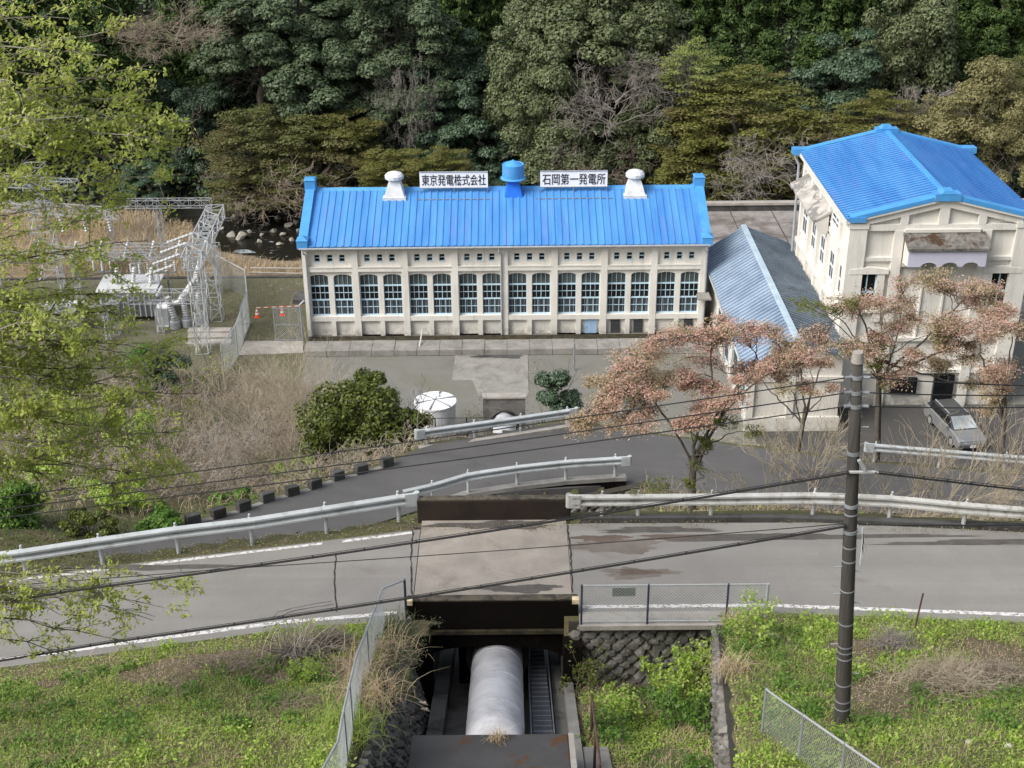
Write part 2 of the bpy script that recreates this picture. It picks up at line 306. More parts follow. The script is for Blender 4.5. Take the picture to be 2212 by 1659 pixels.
M['bark'] = mat_var('grey_brown_bark', (0.10, 0.085, 0.07), 0.35, 4, 0.95, dark=(0.03, 0.028, 0.02), dark_scale=1.5)
M['bark_pale'] = mat_var('pale_grey_bark', (0.27, 0.24, 0.20), 0.3, 4, 0.95)
M['bark_dark'] = mat_var('dark_bark', (0.045, 0.036, 0.03), 0.35, 4, 0.95)
M['twig_tan'] = mat_var('tan_twigs', (0.40, 0.34, 0.25), 0.3, 1.0, 0.95)
M['twig_brown'] = mat_var('brown_twigs', (0.27, 0.22, 0.165), 0.35, 1.0, 0.95)
M['twig_grey'] = mat_var('grey_twigs', (0.30, 0.27, 0.235), 0.35, 0.8, 0.95)

# ------------------------------------------------------------------ terrain
def I(pts): a = np.array(pts, float); return lambda x: np.interp(x, a[:, 0], a[:, 1])
NL = I([(-30, 20.5), (-11.7, 24.36), (-5.6, 25.67), (-2.6, 26.05), (1.6, 26.2), (6.1, 26.2), (12.1, 25.74), (20, 24.6), (30, 22.5)])
FL = I([(-30, 23.5), (-12.1, 27.58), (-5.03, 29.04), (-2.7, 29.55), (2, 29.8), (8, 29.75), (13.3, 29.2), (20, 28), (30, 25.8)])
LF = I([(-60, 34), (-20, 34), (-13, 35.2), (-10.6, 37.2), (-4.7, 43.0), (-3.3, 44.7), (2.2, 47.6), (6, 47.0), (14, 46), (20, 45.7), (40, 46), (60, 47)])
LN = I([(-60, 31), (-20, 31), (-13, 31.6), (-10.6, 33.4), (-6.4, 37.7), (-1.65, 41.4), (4, 43.0), (10, 42.2), (19.4, 42.4), (40, 43), (60, 43)])
ZL = I([(-60, 15.5), (-16, 14.8), (-10.6, 13.4), (-4.7, 12.3), (2, 11.6), (14, 10.5), (40, 8.5), (60, 8)])
YB = I([(-90, 84), (-40, 82), (-25, 79), (-16, 75), (-8, 70.5), (-3, 66), (3, 66), (8, 65), (14, 62), (30, 60), (60, 60)])
RIV0 = I([(-90, 117), (-40, 115), (-28, 110), (-23, 102.5), (-18, 99.5), (12, 99.5), (13, 109), (90, 109)])
WALLX = I([(14, 3.3), (18, 3.85), (25.4, 4.85)])
PIPE_X = -0.42
def pipe_z(y): return 18.3 - 0.362 * (np.asarray(y, float) - 20.7)
def sstep(a, b, x): t = np.clip((x - a) / (b - a), 0, 1); return t * t * (3 - 2 * t)
_rng0 = np.random.default_rng(3)
_ph = _rng0.uniform(0, 6.28, (14, 2)); _fr = _rng0.uniform(-1, 1, (14, 2))
def wob(x, y, s):
    r = 0
    for (a, b), (p, q) in zip(_fr, _ph): r = r + np.sin(a * x * s + p + b * y * s) * np.cos(b * x * s - a * y * s + q)
    return r / 5.0
def near_slope(x, y):
    d = np.maximum(NL(x) - 0.35 - y, 0)
    return 18 + 0.36 * np.minimum(d, 10.5) + 0.85 * np.maximum(d - 10.5, 0) + 0.10 * wob(x, y, 1.3) * np.clip(d, 0, 1)
def H(x, y):
    x, y = np.asarray(x, float), np.asarray(y, float)
    ne, fe, lf, ln, zl, yb = NL(x) - 0.35, FL(x) + 0.15, LF(x), LN(x), ZL(x), YB(x)
    z = near_slope(x, y)
    dep = 16.25 + 0.36 * (25.4 - y) + 0.12 * wob(x, y, 2.0)                       # hollow right of the penstock cut
    hollow = (x > 1.195) & (x < WALLX(y)) & (y < 25.7)
    z = np.where(hollow, np.minimum(z, np.where(y > 15, dep, dep + 0.9 * (15 - y))), z)
    z = np.where((y >= ne) & (y <= fe + 0.7), np.where(y <= fe, 17.9, 17.93 + 0.03 * wob(x, y, 3)), z)
    t = np.clip((y - fe - 0.7) / np.maximum(ln - fe - 0.7, 0.1), 0, 1); t = np.where(x < -2, t ** 0.45, t ** 0.8)
    bank = 17.93 + (zl - 0.08 - 17.93) * t + 0.25 * wob(x, y, 0.9) * np.sin(math.pi * t)
    z = np.where((y > fe + 0.7) & (y < ln), bank, z)
    pit = (x > -2.3) & (x < 4.4) & (y > 30.6) & (y < ln - 0.05)
    z = np.where(pit, np.minimum(z, pipe_z(y) - 1.1 + np.where(x > 1.4, 1.2, 0)), z)
    z = np.where((y >= ln) & (y <= lf + 0.5), zl - 0.08, z)
    t2 = np.clip((y - lf - 0.5) / np.maximum(yb - lf - 0.5, 0.1), 0, 1)
    b2 = (zl - 0.1) * (1 - t2) ** 1.15 + 0.35 * wob(x, y, 0.6) * np.sin(math.pi * t2)
    b2 = np.where(np.abs(x - PIPE_X) < 1.6, np.minimum(b2, pipe_z(y) - 0.35), b2)
    z = np.where((y > lf + 0.5) & (y < yb), b2, z)
    z = np.where(y >= yb, 0.0, z)
    back = np.where(x < 13.2, np.where(y > 92.9, -0.6 - 0.09 * (y - 92.9) + 0.2 * wob(x, y, 0.7), 0), 0)
    back = np.where((x >= 13.2) & (y > 107.3), -2.0 - 0.3 * (y - 107.3), back)
    back = np.where(x < -30, np.where(y > 97, -0.6 - 0.08 * (y - 97) + 0.3 * wob(x, y, 0.5), 0), back)
    rv = RIV0(x)
    back = np.where(y > rv, np.maximum(-4.6, back - 1.6 * (y - rv)), back)
    hill = -3.6 + 0.74 * (y - 119.5) + 0.8 * wob(x, y, 0.15) + 0.4 * wob(x, y, 0.5)
    back = np.where(y > 119, np.maximum(back, hill), back)
    z = np.where(y > yb + 8, np.minimum(z, 0) + back, z)
    side = (x > -2.95) & (x <= -2.02) & (y < 25.75)
    z = np.where(side, z - (0.25 + 3.4 * sstep(-2.82, -2.62, x)) * np.clip((x + 2.95) / .1, 0, 1) * sstep(26.2, 25.6, y) * sstep(12, 15, y), z)
    chan = (x > -2.02) & (x < 1.2) & (y > 15) & (y < 30.7)
    z = np.where(chan, np.where(y > 19.6, pipe_z(y) - 1.15, 17.0), z)
    return z
gx = np.unique(np.round(np.concatenate([np.arange(-100, -16, 1.2), np.arange(-16, 16, 0.2), np.arange(16, 36, 0.6), np.arange(36, 101, 1.6), [-2.03, -2.01, 1.19, 1.21, -2.31, -2.29, 4.39, 4.41]]), 3))
gy = np.unique(np.round(np.concatenate([np.arange(-6, 14, 1), np.arange(14, 32, 0.2), np.arange(32, 52, 0.3), np.arange(52, 124, 0.6), np.arange(124, 215, 2.0), [30.59, 30.61, 92.89, 92.95]]), 3))
X, Y = np.meshgrid(gx, gy); Z = H(X, Y)
nx, ny = len(gx), len(gy)
idx = np.arange(nx * ny).reshape(ny, nx)
V = np.stack([X.ravel(), Y.ravel(), Z.ravel()], 1)
Q = np.stack([idx[:-1, :-1], idx[:-1, 1:], idx[1:, 1:], idx[1:, :-1]], -1).reshape(-1, 4)
me = bpy.data.meshes.new('ground'); me.from_pydata(V.tolist(), [], Q.tolist())
cxm = (X[:-1, :-1] + X[1:, 1:]).ravel() / 2; cym = (Y[:-1, :-1] + Y[1:, 1:]).ravel() / 2
zone = np.zeros(len(Q), int)                                         # 0 soil slope
zone[cym > FL(cxm) + 0.1] = 1                                        # bank
zone[cym > YB(cxm)] = np.where(cxm[cym > YB(cxm)] > -13.5, 2, 3)       # gravel yard, grassy yard
zone[(cym > 83) & (cxm < 13)] = 3
zone[(cym > 93) & (cxm < 13.2)] = 4; zone[(cym > 96) & (cxm < -30)] = 4
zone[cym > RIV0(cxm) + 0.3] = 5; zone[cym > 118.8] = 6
zone[(cxm > 14) & (cym > 60) & (cym < 71)] = 7
for k in ('soil', 'bank', 'gravel', 'yard_dirt', 'dry_bank', 'riverbed', 'forest_floor', 'park'): me.materials.append(M[k])
me.polygons.foreach_set('material_index', zone.astype(np.int32)); me.polygons.foreach_set('use_smooth', [True] * len(Q)); me.update()
structure(link('ground', me))

def strip(name, xs, near, far, z, mat, thick=0.05, kind='structure', zn=None):
    b = MB(); n = len(xs); zz = [z(x) if callable(z) else z for x in xs]
    vs = [(x, near(x), q) for x, q in zip(xs, zz)] + [(x, far(x), q) for x, q in zip(xs, zz)]
    vs += [(v[0], v[1], v[2] - thick) for v in vs]
    F = []
    for i in range(n - 1):
        F += [(i, i + 1, n + i + 1, n + i), (2 * n + i, 2 * n + i + 1, i + 1, i), (n + i, n + i + 1, 3 * n + i + 1, 3 * n + i)]
    F += [(0, n, 3 * n, 2 * n), (n - 1, 3 * n - 1, 4 * n - 1, 2 * n - 1)]
    o = b.add(vs, F).build(name, mat)
    if kind: o['kind'] = kind
    return o
xs_up = list(np.arange(-30, -2.4, 0.5)) + [-2.45]
strip('upper_road', xs_up, lambda x: NL(x) - 0.3, lambda x: FL(x) + 0.12, 18.0, M['road'], 0.15)
xs_ur = [1.42] + list(np.arange(1.5, 30, 0.5))
strip('upper_road', xs_ur, lambda x: NL(x) - 0.3, lambda x: FL(x) + 0.12, 18.0, M['road'], 0.15)
xs_lo = np.arange(-13, 40, 0.5)
strip('lower_road', xs_lo, lambda x: LN(x) + 0.0, lambda x: LF(x) + 0.1, ZL, M['road_low'], 0.3)
# painted edge lines and cracks (sheets 4 mm above the asphalt)
def painted(name, xs, f, w, mat, z=18.004):
    b = MB(); n = len(xs); r = random.Random(len(xs))
    vs = [(x, f(x) - w / 2 + r.uniform(-.012, .012), z) for x in xs] + [(x, f(x) + w / 2 + r.uniform(-.012, .012), z) for x in xs]
    return structure(b.add(vs, [(i, i + 1, n + i + 1, n + i) for i in range(n - 1)]).build(name, mat))
painted('road_line', np.arange(-25, -2.7, 0.12), NL, 0.13, M['paint'])
painted('road_line', np.arange(1.65, 25, 0.12), NL, 0.13, M['paint'])
painted('road_line', np.arange(-25, -4.9, 0.12), FL, 0.10, M['paint'])
painted('road_line', np.arange(-4.45, -2.6, 0.12), lambda x: FL(x) - 0.02, 0.11, M['paint'])
def crack(name, pts, w, mat, seed=1, z=18.006):
    r = random.Random(seed); P = []
    for (x0, y0), (x1, y1) in zip(pts[:-1], pts[1:]):
        k = max(2, int(math.hypot(x1 - x0, y1 - y0) / 0.12))
        P += [(x0 + (x1 - x0) * i / k + r.uniform(-.014, .014), y0 + (y1 - y0) * i / k + r.uniform(-.014, .014)) for i in range(k)]
    P.append(pts[-1]); b = MB(); n = len(P); vs = []
    for s in (-1, 1):
        for i, p in enumerate(P):
            q = P[min(i + 1, n - 1)]; o = P[max(i - 1, 0)]; dx, dy = q[0] - o[0], q[1] - o[1]; L = math.hypot(dx, dy) + 1e-9
            ww = w * r.uniform(0.25, 1.0) / 2; vs.append((p[0] - s * dy / L * ww, p[1] + s * dx / L * ww, z))
    return structure(b.add(vs, [(i, i + 1, n + i + 1, n + i) for i in range(n - 1)]).build(name, mat))
g = lambda px, py: tuple(atz(px, py, 18.0)[:2])
crack('road_crack', [g(727, 1195), g(722, 1240), g(727, 1322)], 0.05, M['crack'], 2)
crack('road_crack', [g(722, 1305), g(640, 1318), g(600, 1333)], 0.025, M['crack'], 3)
crack('road_crack', [g(718, 1298), g(660, 1308), g(600, 1322), g(590, 1335)], 0.02, M['crack'], 4)
crack('road_crack', [g(893, 1130), g(888, 1200), g(890, 1285)], 0.06, M['crack'], 5)
crack('road_crack', [g(1226, 1135), g(1233, 1200), g(1237, 1280)], 0.06, M['crack'], 6)
crack('road_crack', [g(385, 1215), g(392, 1235)], 0.02, M['crack'], 7)
def patch(name, c, rx, ry, mat, z, seed, n=28):
    r = random.Random(seed); b = MB()
    vs = [(c[0], c[1], z)] + [(c[0] + rx * math.cos(a) * k, c[1] + ry * math.sin(a) * k, z) for a, k in [(2 * math.pi * i / n, r.uniform(.85, 1.08) * (1 + .2 * math.sin(6 * math.pi * i / n + seed) + .12 * math.sin(14 * math.pi * i / n + 2 * seed))) for i in range(n)]]
    return structure(b.add(vs, [(0, 1 + i, 1 + (i + 1) % n) for i in range(n)]).build(name, mat))
M['stain_a'] = mat_var('faint_brown_stain', (0.145, 0.125, 0.108), 0.2, 1.5, 0.93); M['damp'] = mat_var('dark_damp_edge', (0.085, 0.078, 0.070), 0.3, 2, 0.9)
patch('road_stain', g(1375, 1238), 0.95, 0.24, M['stain_a'], 18.0035, 1, 60); patch('road_stain', g(1375, 1236), 0.55, 0.13, M['stain'], 18.006, 2, 50)
patch('road_stain', g(1330, 1180), 1.2, 0.34, M['stain_a'], 18.004, 5, 60); patch('road_stain', g(1300, 1163), 0.75, 0.16, M['stain'], 18.0065, 6, 50); patch('road_stain', g(1460, 1160), 0.9, 0.13, M['stain'], 18.0065, 7, 50)
patch('road_stain', g(1700, 1160), 4.2, 0.16, M['damp'], 18.0045, 8, 90); patch('road_stain', g(1420, 1145), 1.5, 0.16, M['damp'], 18.0052, 9, 70); patch('road_stain', g(2130, 1172), 2.6, 0.14, M['damp'], 18.0048, 10, 70)
patch('road_stain', g(1070, 1135), 1.7, 0.20, M['damp'], 18.016, 11, 70); patch('road_stain', g(1120, 1272), 1.1, 0.17, M['damp'], 18.016, 12, 60); patch('road_stain', g(330, 1225), 2.4, 0.12, M['damp'], 18.0045, 13, 80)

# ------------------------------------------------------------------ river, boulders, concrete in the yard
b = MB(); xs = np.arange(-95, 13, 1.0); ysr = np.linspace(0, 1, 10); vs = []
for x in xs:
    for t_ in ysr: vs.append((x, RIV0(x) - 0.5 + t_ * (121.5 - RIV0(x)), -4.15 + 0.04 * math.sin(x * 1.7 + t_ * 9)))
n = len(ysr); structure(b.add(vs, [(i * n + j, (i + 1) * n + j, (i + 1) * n + j + 1, i * n + j + 1) for i in range(len(xs) - 1) for j in range(n - 1)]).build('river', M['water'], smooth=True))

def rock_mesh(name, r, seed, mat, flat=0.7, parent=None, c=(0, 0, 0), k=2):
    import bmesh
    bm = bmesh.new(); bmesh.ops.create_icosphere(bm, subdivisions=k, radius=1); q = np.random.default_rng(seed); d = q.normal(size=(9, 3)); d /= np.linalg.norm(d, axis=1)[:, None]; h = q.uniform(.55, .9, 9)
    sc = q.uniform(.75, 1.25, 3)
    for v in bm.verts:
        p = np.array(v.co)
        for dd, hh in zip(d, h):
            o = p @ dd - hh * .8
            if o > 0: p = p - dd * o
        v.co = Vector((p[0] * sc[0] * r + c[0], p[1] * sc[1] * r + c[1], p[2] * flat * r + c[2]))
    me = bpy.data.meshes.new(name); bm.to_mesh(me); bm.free(); me.materials.append(mat); return link(name, me, parent)
rr = random.Random(11)
bspots = [(500, 505, 1.1), (520, 512, 1.5), (590, 497, 1.0), (612, 505, 0.8), (625, 485, 1.0), (470, 470, 1.3), (505, 467, 0.8), (550, 462, 0.7), (600, 470, 0.9), (640, 478, 0.8),
          (560, 520, 0.7), (480, 492, 0.6), (575, 480, 0.5), (530, 475, 0.5), (630, 515, 0.8), (605, 525, 0.7), (455, 483, 0.7), (540, 498, 0.55), (645, 497, 0.7), (565, 505, 0.5), (490, 458, 0.6), (617, 460, 1.1), (580, 455, 0.9)]
ords = 'first second third fourth fifth sixth seventh eighth ninth tenth eleventh twelfth thirteenth fourteenth fifteenth sixteenth seventeenth eighteenth nineteenth twentieth'.split() + ['twenty-first', 'twenty-second', 'twenty-third']
for rank, (px, py, r) in enumerate(sorted(bspots)):
    p = atz(px, py, -4.0)
    o = rock_mesh('boulder', r * 0.5, rank + 40, M['boulder'], 0.7, None, (p[0], p[1], -4.15 + 0.1 * r))
    tag(o, 'weathered river boulder standing in the dark stream, %s from the left' % ords[rank], 'boulder', 'boulders in the river')

def slab(name, poly, z0, z1, mat): return MB().prism([(x, y, z0) for x, y in poly], (0, 0, z1 - z0)).build(name, mat)
q0 = lambda px, py: tuple(atz(px, py, 0.02)[:2])
structure(slab('concrete_pad', [q0(985, 755), q0(1140, 753), q0(1142, 855), q0(1035, 856), q0(1020, 822), q0(976, 822)], -0.2, 0.03, M['conc']))
structure(slab('concrete_pad', [q0(530, 737), q0(655, 737), q0(655, 762), q0(515, 768)], -0.2, 0.05, M['conc_light']))
patch('dark_patch', q0(1080, 768), 1.6, 0.5, M['conc_dark'], 0.035, 4)
# drain kerb in front of the powerhouse
o = MB(); 
for i in range(18): o.box(-13.6 + i * 1.48, -13.6 + i * 1.48 + 1.46, 78.75 + 0.01 * (i % 3), 80.35, 0.02, 0.42 + 0.012 * (i % 4))
tag(o.build('drain_cover', M['conc'], bevel=0.02), 'long low concrete slab strip over the drain before the powerhouse', 'drain')
structure(MB().box(-13.6, 13.0, 80.4, 82.0, -0.3, 0.012).build('drain_floor', M['moss_edge']))
# retaining wall at the back left and the apron behind the annex
tag(MB().box(-45, -13.7, 92.7, 93.0, -1.2, 0.10).build('retaining_wall', M['conc_dark']), 'low dark retaining wall at the back of the grassy yard', 'wall')
structure(MB().box(13.2, 60, 85, 107.0, -0.4, 0.02).build('concrete_apron', M['apron']))
cr = MB()
for y in (90.5, 95, 100.5): cr.box(13.2, 40, y, y + 0.10, 0.02, 0.026)
for x in (15, 18.5, 22, 26): cr.box(x, x + 0.09, 86.7, 106.9, 0.027, 0.031)
structure(cr.build('apron_joints', M['conc_dark']))
w = thing('parapet_wall', (24, 107.2, 0), 'long low parapet wall closing the concrete apron before the forest', 'wall')
MB().box(13.2, 60, 107.0, 107.5, -3, 0.55).build('wall', M['conc_dark'], w); MB().box(13.1, 60, 106.9, 107.6, 0.552, 0.75).build('coping', M['conc_light'], w)
# pair of pale pipes on the bank
for k, (ya, yb_) in enumerate(((586, 588), (596, 600))):
    a, c = atz(560, ya, -0.2), atz(655, yb_, -0.2); a2 = a + (a - c) * 0.2
    tag(MB().tube([a2 + (0, 0, .25), c + (2.5, 0, .25)], 0.07, 8).build('bank_pipe', M['conc_light']), '%s of two thin pale pipes along the dry grass bank' % ('farther', 'nearer')[k], 'pipe')

# ------------------------------------------------------------------ powerhouse
YF = 82.05
ph = thing('powerhouse', (-0.4, YF, 0), 'long cream powerhouse with blue metal roof and arched windows', 'building')
wl = MB(); X0, P = -13.42, 3.3
wl.box(-13.78, 12.98, YF + 0.40, 92.2, -0.5, 6.55)
wl.prism([(-13.78, YF + 0.40, 6.55), (-13.78, 92.2, 6.55), (-13.78, 87.2, 8.55)], (26.76, 0, 0))
y0, y1, yr = YF, YF + 0.20, YF + 0.40                                 # pilaster face, wall face, window plane
for i in range(9):                                                      # pilasters
    xa = X0 + P * i - 0.44 if i else -13.78; xb = X0 + P * i if i < 8 else 12.98
    wl.box(xa, xb, y0, yr, -0.5, 6.55)
for i in range(8):
    a, bb = X0 + P * i, X0 + P * i + 2.86
    wl.box(a, bb, y0 + 0.01, yr, 6.22, 6.55); wl.box(a, bb, y0 + 0.05, yr, 6.07, 6.22); wl.box(a, bb, y0 + 0.01, yr, 4.64, 4.96)
    # small window panel
    xw = [a + 0.43, a + 1.27, a + 2.08]; edges = [a] + sum([[w_, w_ + 0.37] for w_ in xw], []) + [bb]
    wl.box(a, bb, y1, yr, 4.96, 5.30); wl.box(a, bb, y1, yr, 5.78, 6.07)
    for k in range(0, 8, 2): wl.box(edges[k], edges[k + 1], y1, yr, 5.30, 5.78)
    # arched windows
    for k, wa in enumerate((a + 0.03, a + 1.60)):
        wb = wa + 1.23; xm = (wa + wb) / 2
        arc = [(xm + 0.615 * math.cos(t_), 4.18 + 0.21 * math.sin(t_)) for t_ in np.linspace(0, math.pi, 15)]
        L_, R_ = (a, a + 1.43) if k == 0 else (a + 1.43, bb)
        poly = [(L_, 4.64), (L_, 4.18)] + arc[::-1] + [(R_, 4.18), (R_, 4.64)]
        wl.prism([(x, y1, z) for x, z in poly], (0, yr - y1, 0))
        wl.box(L_, wa, y1, yr, 1.42, 4.18); wl.box(wb, R_, y1, yr, 1.42, 4.18)
        # base: sill band and recessed panel
        wl.box(wa - 0.03 if k else a, wb + 0.03 if k == 0 else bb, y0 + 0.24, yr, -0.5, 1.08)
    wl.box(a, bb, y0 + 0.02, yr, 1.08, 1.42); wl.box(a + 1.27, a + 1.59, y0 + 0.02, yr, -0.5, 1.08)
    wl.box(a, bb, y0 - 0.02, yr, -0.6, -0.02 + 0.02 * (i % 2))
wall_ = wl.build('wall', M['stucco'], ph)
tr = MB()
for i in range(8): a = X0 + P * i; tr.box(a, a + 2.86, y0 - 0.03, y0 + 0.01, 4.92, 4.99)
tr.build('string_course', M['trim'], ph)
for i in range(8):
    a = X0 + P * i
    for w_ in (a + 0.43, a + 1.27, a + 2.08):
        f = MB(); yy = y1 + 0.10
        f.box(w_, w_ + 0.03, yy, yy + 0.05, 5.30, 5.78).box(w_ + 0.34, w_ + 0.37, yy, yy + 0.05, 5.30, 5.78).box(w_, w_ + 0.37, yy, yy + 0.05, 5.51, 5.56).box(w_ - 0.02, w_ + 0.39, y1 - 0.03, yy, 5.27, 5.305)
        fo = f.build('vent_window', M['frame_blue'], ph)
        MB().box(w_, w_ + 0.37, yy + 0.06, yy + 0.08, 5.30, 5.78).build('pane', M['glass_dark'] if (i * 3 + int(w_ * 7)) % 4 else M['glass_low'], fo)
    for wa in (a + 0.03, a + 1.60):
        wb = wa + 1.23; xm = (wa + wb) / 2; f = MB(); yy = y1 + 0.07
        B_ = lambda xa, xb, za, zb, dy=0: f.box(xa, xb, yy - dy, yy + 0.06, za, zb)
        B_(wa, wb, 3.52, 3.61, .02); B_(wa, wb, 2.51, 2.60, .02); B_(wa, wb, 1.42, 1.50, .03)
        B_(wa, wb, 3.045, 3.07); B_(wa, wb, 2.005, 2.035)
        B_(wa, wa + .035, 1.42, 4.18); B_(wb - .035, wb, 1.42, 4.18)
        for k in (1, 2, 3):
            xk = wa + 1.23 * k / 4; tw = 0.038 if k == 2 else 0.02
            B_(xk - tw / 2, xk + tw / 2, 2.61, 3.50); B_(xk - .009, xk + .009, 3.62, 4.18 + 0.17 * (1 if k == 2 else .85))
        for k in (1, 2): xk = wa + 1.23 * k / 3; B_(xk - .018, xk + .018, 1.50, 2.51)
        fo = f.build('arched_window', M['frame_blue'], ph)
        p = MB(); yp = yy + 0.07; rz = random.Random(int(wa * 100))
        arc = [(xm + 0.615 * math.cos(t_), 4.18 + 0.21 * math.sin(t_)) for t_ in np.linspace(0, math.pi, 15)]
        p.prism([(x, yp, z) for x, z in [(wa, 3.56)] + [(wb, 3.56)] + arc], (0, 0.02, 0), 0)
        p.box(wa, wb, yp, yp + .02, 2.55, 3.56, 1); p.box(wa, wb, yp, yp + .02, 1.42, 2.55, 2)
        for k in range(4):
            xk = wa + 0.2 + 0.28 * k + rz.uniform(-.03, .03); p.box(xk, xk + rz.uniform(.03, .06), yp - .012, yp - .002, 1.5, 2.46, 3)
        p.build('pane', [M['glass_frost'], M['glass_dark'], M['glass_low'], M['curtain']], fo)
# doors and louvres in the base
def panel(bay, k, x_off, w_, mat, name):
    a = X0 + P * bay + (0 if k == 0 else 1.59) + x_off
    f = MB().box(a, a + w_, y0 + 0.16, y0 + 0.24, 0.0, 1.02)
    if name == 'louvre':
        for z in np.arange(0.06, 1.0, 0.1): f.box(a + .03, a + w_ - .03, y0 + 0.13, y0 + 0.16, z, z + 0.05)
    else: f.box(a + .05, a + .09, y0 + .12, y0 + .16, .4, .55); f.box(a + w_ / 2 - .01, a + w_ / 2 + .01, y0 + .15, y0 + .16, 0.02, 1.0)
    f.build(name, mat, ph)
panel(5, 1, 0.30, 0.80, M['door_blue'], 'door'); panel(6, 0, 0.32, 0.62, M['louvre'], 'louvre'); panel(6, 1, 0.28, 0.62, M['louvre'], 'louvre'); panel(7, 1, 0.38, 0.60, M['louvre'], 'louvre')
# roof with ribs
def rib_roof(b, x0, x1, ya, za, yb_, zb, pitch, rib=0.05, th=0.06):
    n = int((x1 - x0) / pitch); d = np.array([0, yb_ - ya, zb - za]); L = np.linalg.norm(d); nv = np.array([0, -d[2], d[1]]) / L * (1 if yb_ > ya else -1)
    b.prism([(x0, ya, za), (x1, ya, za), (x1, yb_, zb), (x0, yb_, zb)], nv * th)
    for i in range(n + 1):
        x = x0 + i * (x1 - x0) / n; o = nv * th
        prof = [(-.085, 0), (-.06, rib), (.06, rib), (.085, 0)]
        b.prism([np.array([x + p_, ya, za]) + o + nv * h for p_, h in prof], d)
rf = MB(); rib_roof(rf, -13.3, 12.55, YF - 0.35, 6.50, 87.2, 8.60, 0.46, 0.055); rib_roof(rf, -13.3, 12.55, 92.7, 6.50, 87.2, 8.60, 0.46, 0.055)
roof = rf.build('roof', M['blue'], ph)
MB().prism([(-13.3, 86.95, 8.58), (-13.3, 87.2, 8.80), (-13.3, 87.45, 8.58)], (25.85, 0, 0)).build('ridge_cap', M['blue_plain'], ph)
for xa, xb in ((-13.92, -13.32), (12.56, 13.14)):
    g_ = MB(); xm = (xa + xb) / 2
    g_.prism([(xa, YF - 0.1, 6.45), (xa, YF - 0.1, 6.85), (xa, 87.2, 8.98), (xa, 92.5, 6.85), (xa, 92.5, 6.45), (xa, 87.2, 8.5)], (xb - xa, 0, 0))
    g_.box(xa - .06, xb + .06, 86.8, 87.6, 8.7, 9.42); g_.frustum(xa - .1, xb + .1, 86.75, 87.65, 9.42, xa, xb, 86.9, 87.5, 9.5)
    g_.box(xa - .05, xb + .05, YF - 0.42, YF + 0.35, 6.42, 6.98); g_.frustum(xa - .09, xb + .09, YF - 0.46, YF + 0.4, 6.98, xm - .03, xm + .03, YF - .05, YF + .05, 7.2)
    g_.build('gable_coping', M['blue_plain'], ph)
gt = MB().tube([(-13.85, YF - 0.40, 6.42), (13.05, YF - 0.40, 6.46)], 0.075, 8); gt.box(-13.8, 13.0, YF - 0.3, YF + .02, 6.36, 6.46)
gt.build('gutter', M['gutter'], ph)
for x in (-13.62, -0.78, 12.78):
    MB().tube([(x, YF - 0.38, 6.4), (x, YF - 0.38, 6.1), (x + .12, YF - .08, 5.9), (x + .12, YF - .08, 0.05)], 0.055, 8).build('downpipe', M['gutter'], ph)
MB().box(12.35, 13.25, YF - 0.85, YF + 0.01, 2.75, 2.87).prism([(12.42, YF - .8, 2.87), (12.42, YF + .0, 2.87), (12.42, YF + .0, 3.0)], (.76, 0, 0)).build('canopy', M['conc'], ph)
MB().box(-14.75, -13.79, 82.7, 84.3, 2.1, 2.42).build('side_canopy', M['conc_dark'], ph)
for xc in (-7.85, 8.45):
    v = MB(); zc = 8.15; yv = 86.75
    v.box(xc - .78, xc + .78, yv - .75, yv + .75, 7.75, zc + 0.28); v.frustum(xc - .68, xc + .68, yv - .65, yv + .65, zc + 0.28, xc - .38, xc + .38, yv - .36, yv + .36, zc + 1.25)
    v.lathe([(.37, 1.2), (.37, 1.5)], (xc, yv, zc), 20)
    vo = v.build('roof_vent', M['vent_white'], ph)
    MB().lathe([(.50, 1.38), (.64, 1.42), (.64, 1.62), (.52, 1.76), (.26, 1.86), (.03, 1.90)], (xc, yv, zc), 12).build('vent_cap', M['vent_white'], vo)
v = MB(); xc, yv, zc = 0.2, 86.8, 8.05
v.frustum(xc - .80, xc + .80, yv - .75, yv + .75, zc - .3, xc - .78, xc + .78, yv - .73, yv + .73, zc + .12); v.frustum(xc - .66, xc + .66, yv - .62, yv + .62, zc + .12, xc - .36, xc + .36, yv - .36, yv + .36, zc + 1.25)
v.lathe([(.36, 1.2), (.36, 1.62)], (xc, yv, zc), 20)
vo = v.build('roof_vent', M['blue_dark'], ph); vo['label'] = 'tall blue roof ventilator with drum cowl'
MB().lathe([(.86, 1.42), (.88, 1.46), (.78, 1.52), (.74, 1.54), (.74, 2.42), (.71, 2.44), (.60, 2.40), (.02, 2.72)], (xc, yv, zc), 28).build('vent_cap', M['blue_plain'], vo)

# rooftop signs (painted company and station name)
def kanji(txt, name, x0, x1, z0, z1, y, parent):
    c = bpy.data.curves.new('lettering', 'FONT'); c.body = txt; c.extrude = 0.008; c.offset = 0.006
    o = bpy.data.objects.new('lettering_source', c); COL.objects.link(o)
    me = bpy.data.meshes.new_from_object(o.evaluated_get(bpy.context.evaluated_depsgraph_get()))
    bpy.data.objects.remove(o); bpy.data.curves.remove(c)
    co = np.zeros(len(me.vertices) * 3); me.vertices.foreach_get('co', co); co = co.reshape(-1, 3)
    mn, mx = co.min(0), co.max(0)
    w = np.stack([x0 + (co[:, 0] - mn[0]) / (mx[0] - mn[0]) * (x1 - x0), y - co[:, 2] - 0.012, z0 + (co[:, 1] - mn[1]) / (mx[1] - mn[1]) * (z1 - z0)], 1)
    me.vertices.foreach_set('co', w.ravel()); me.materials.clear(); me.materials.append(M['sign_black']); me.update()
    return link(name, me, parent)
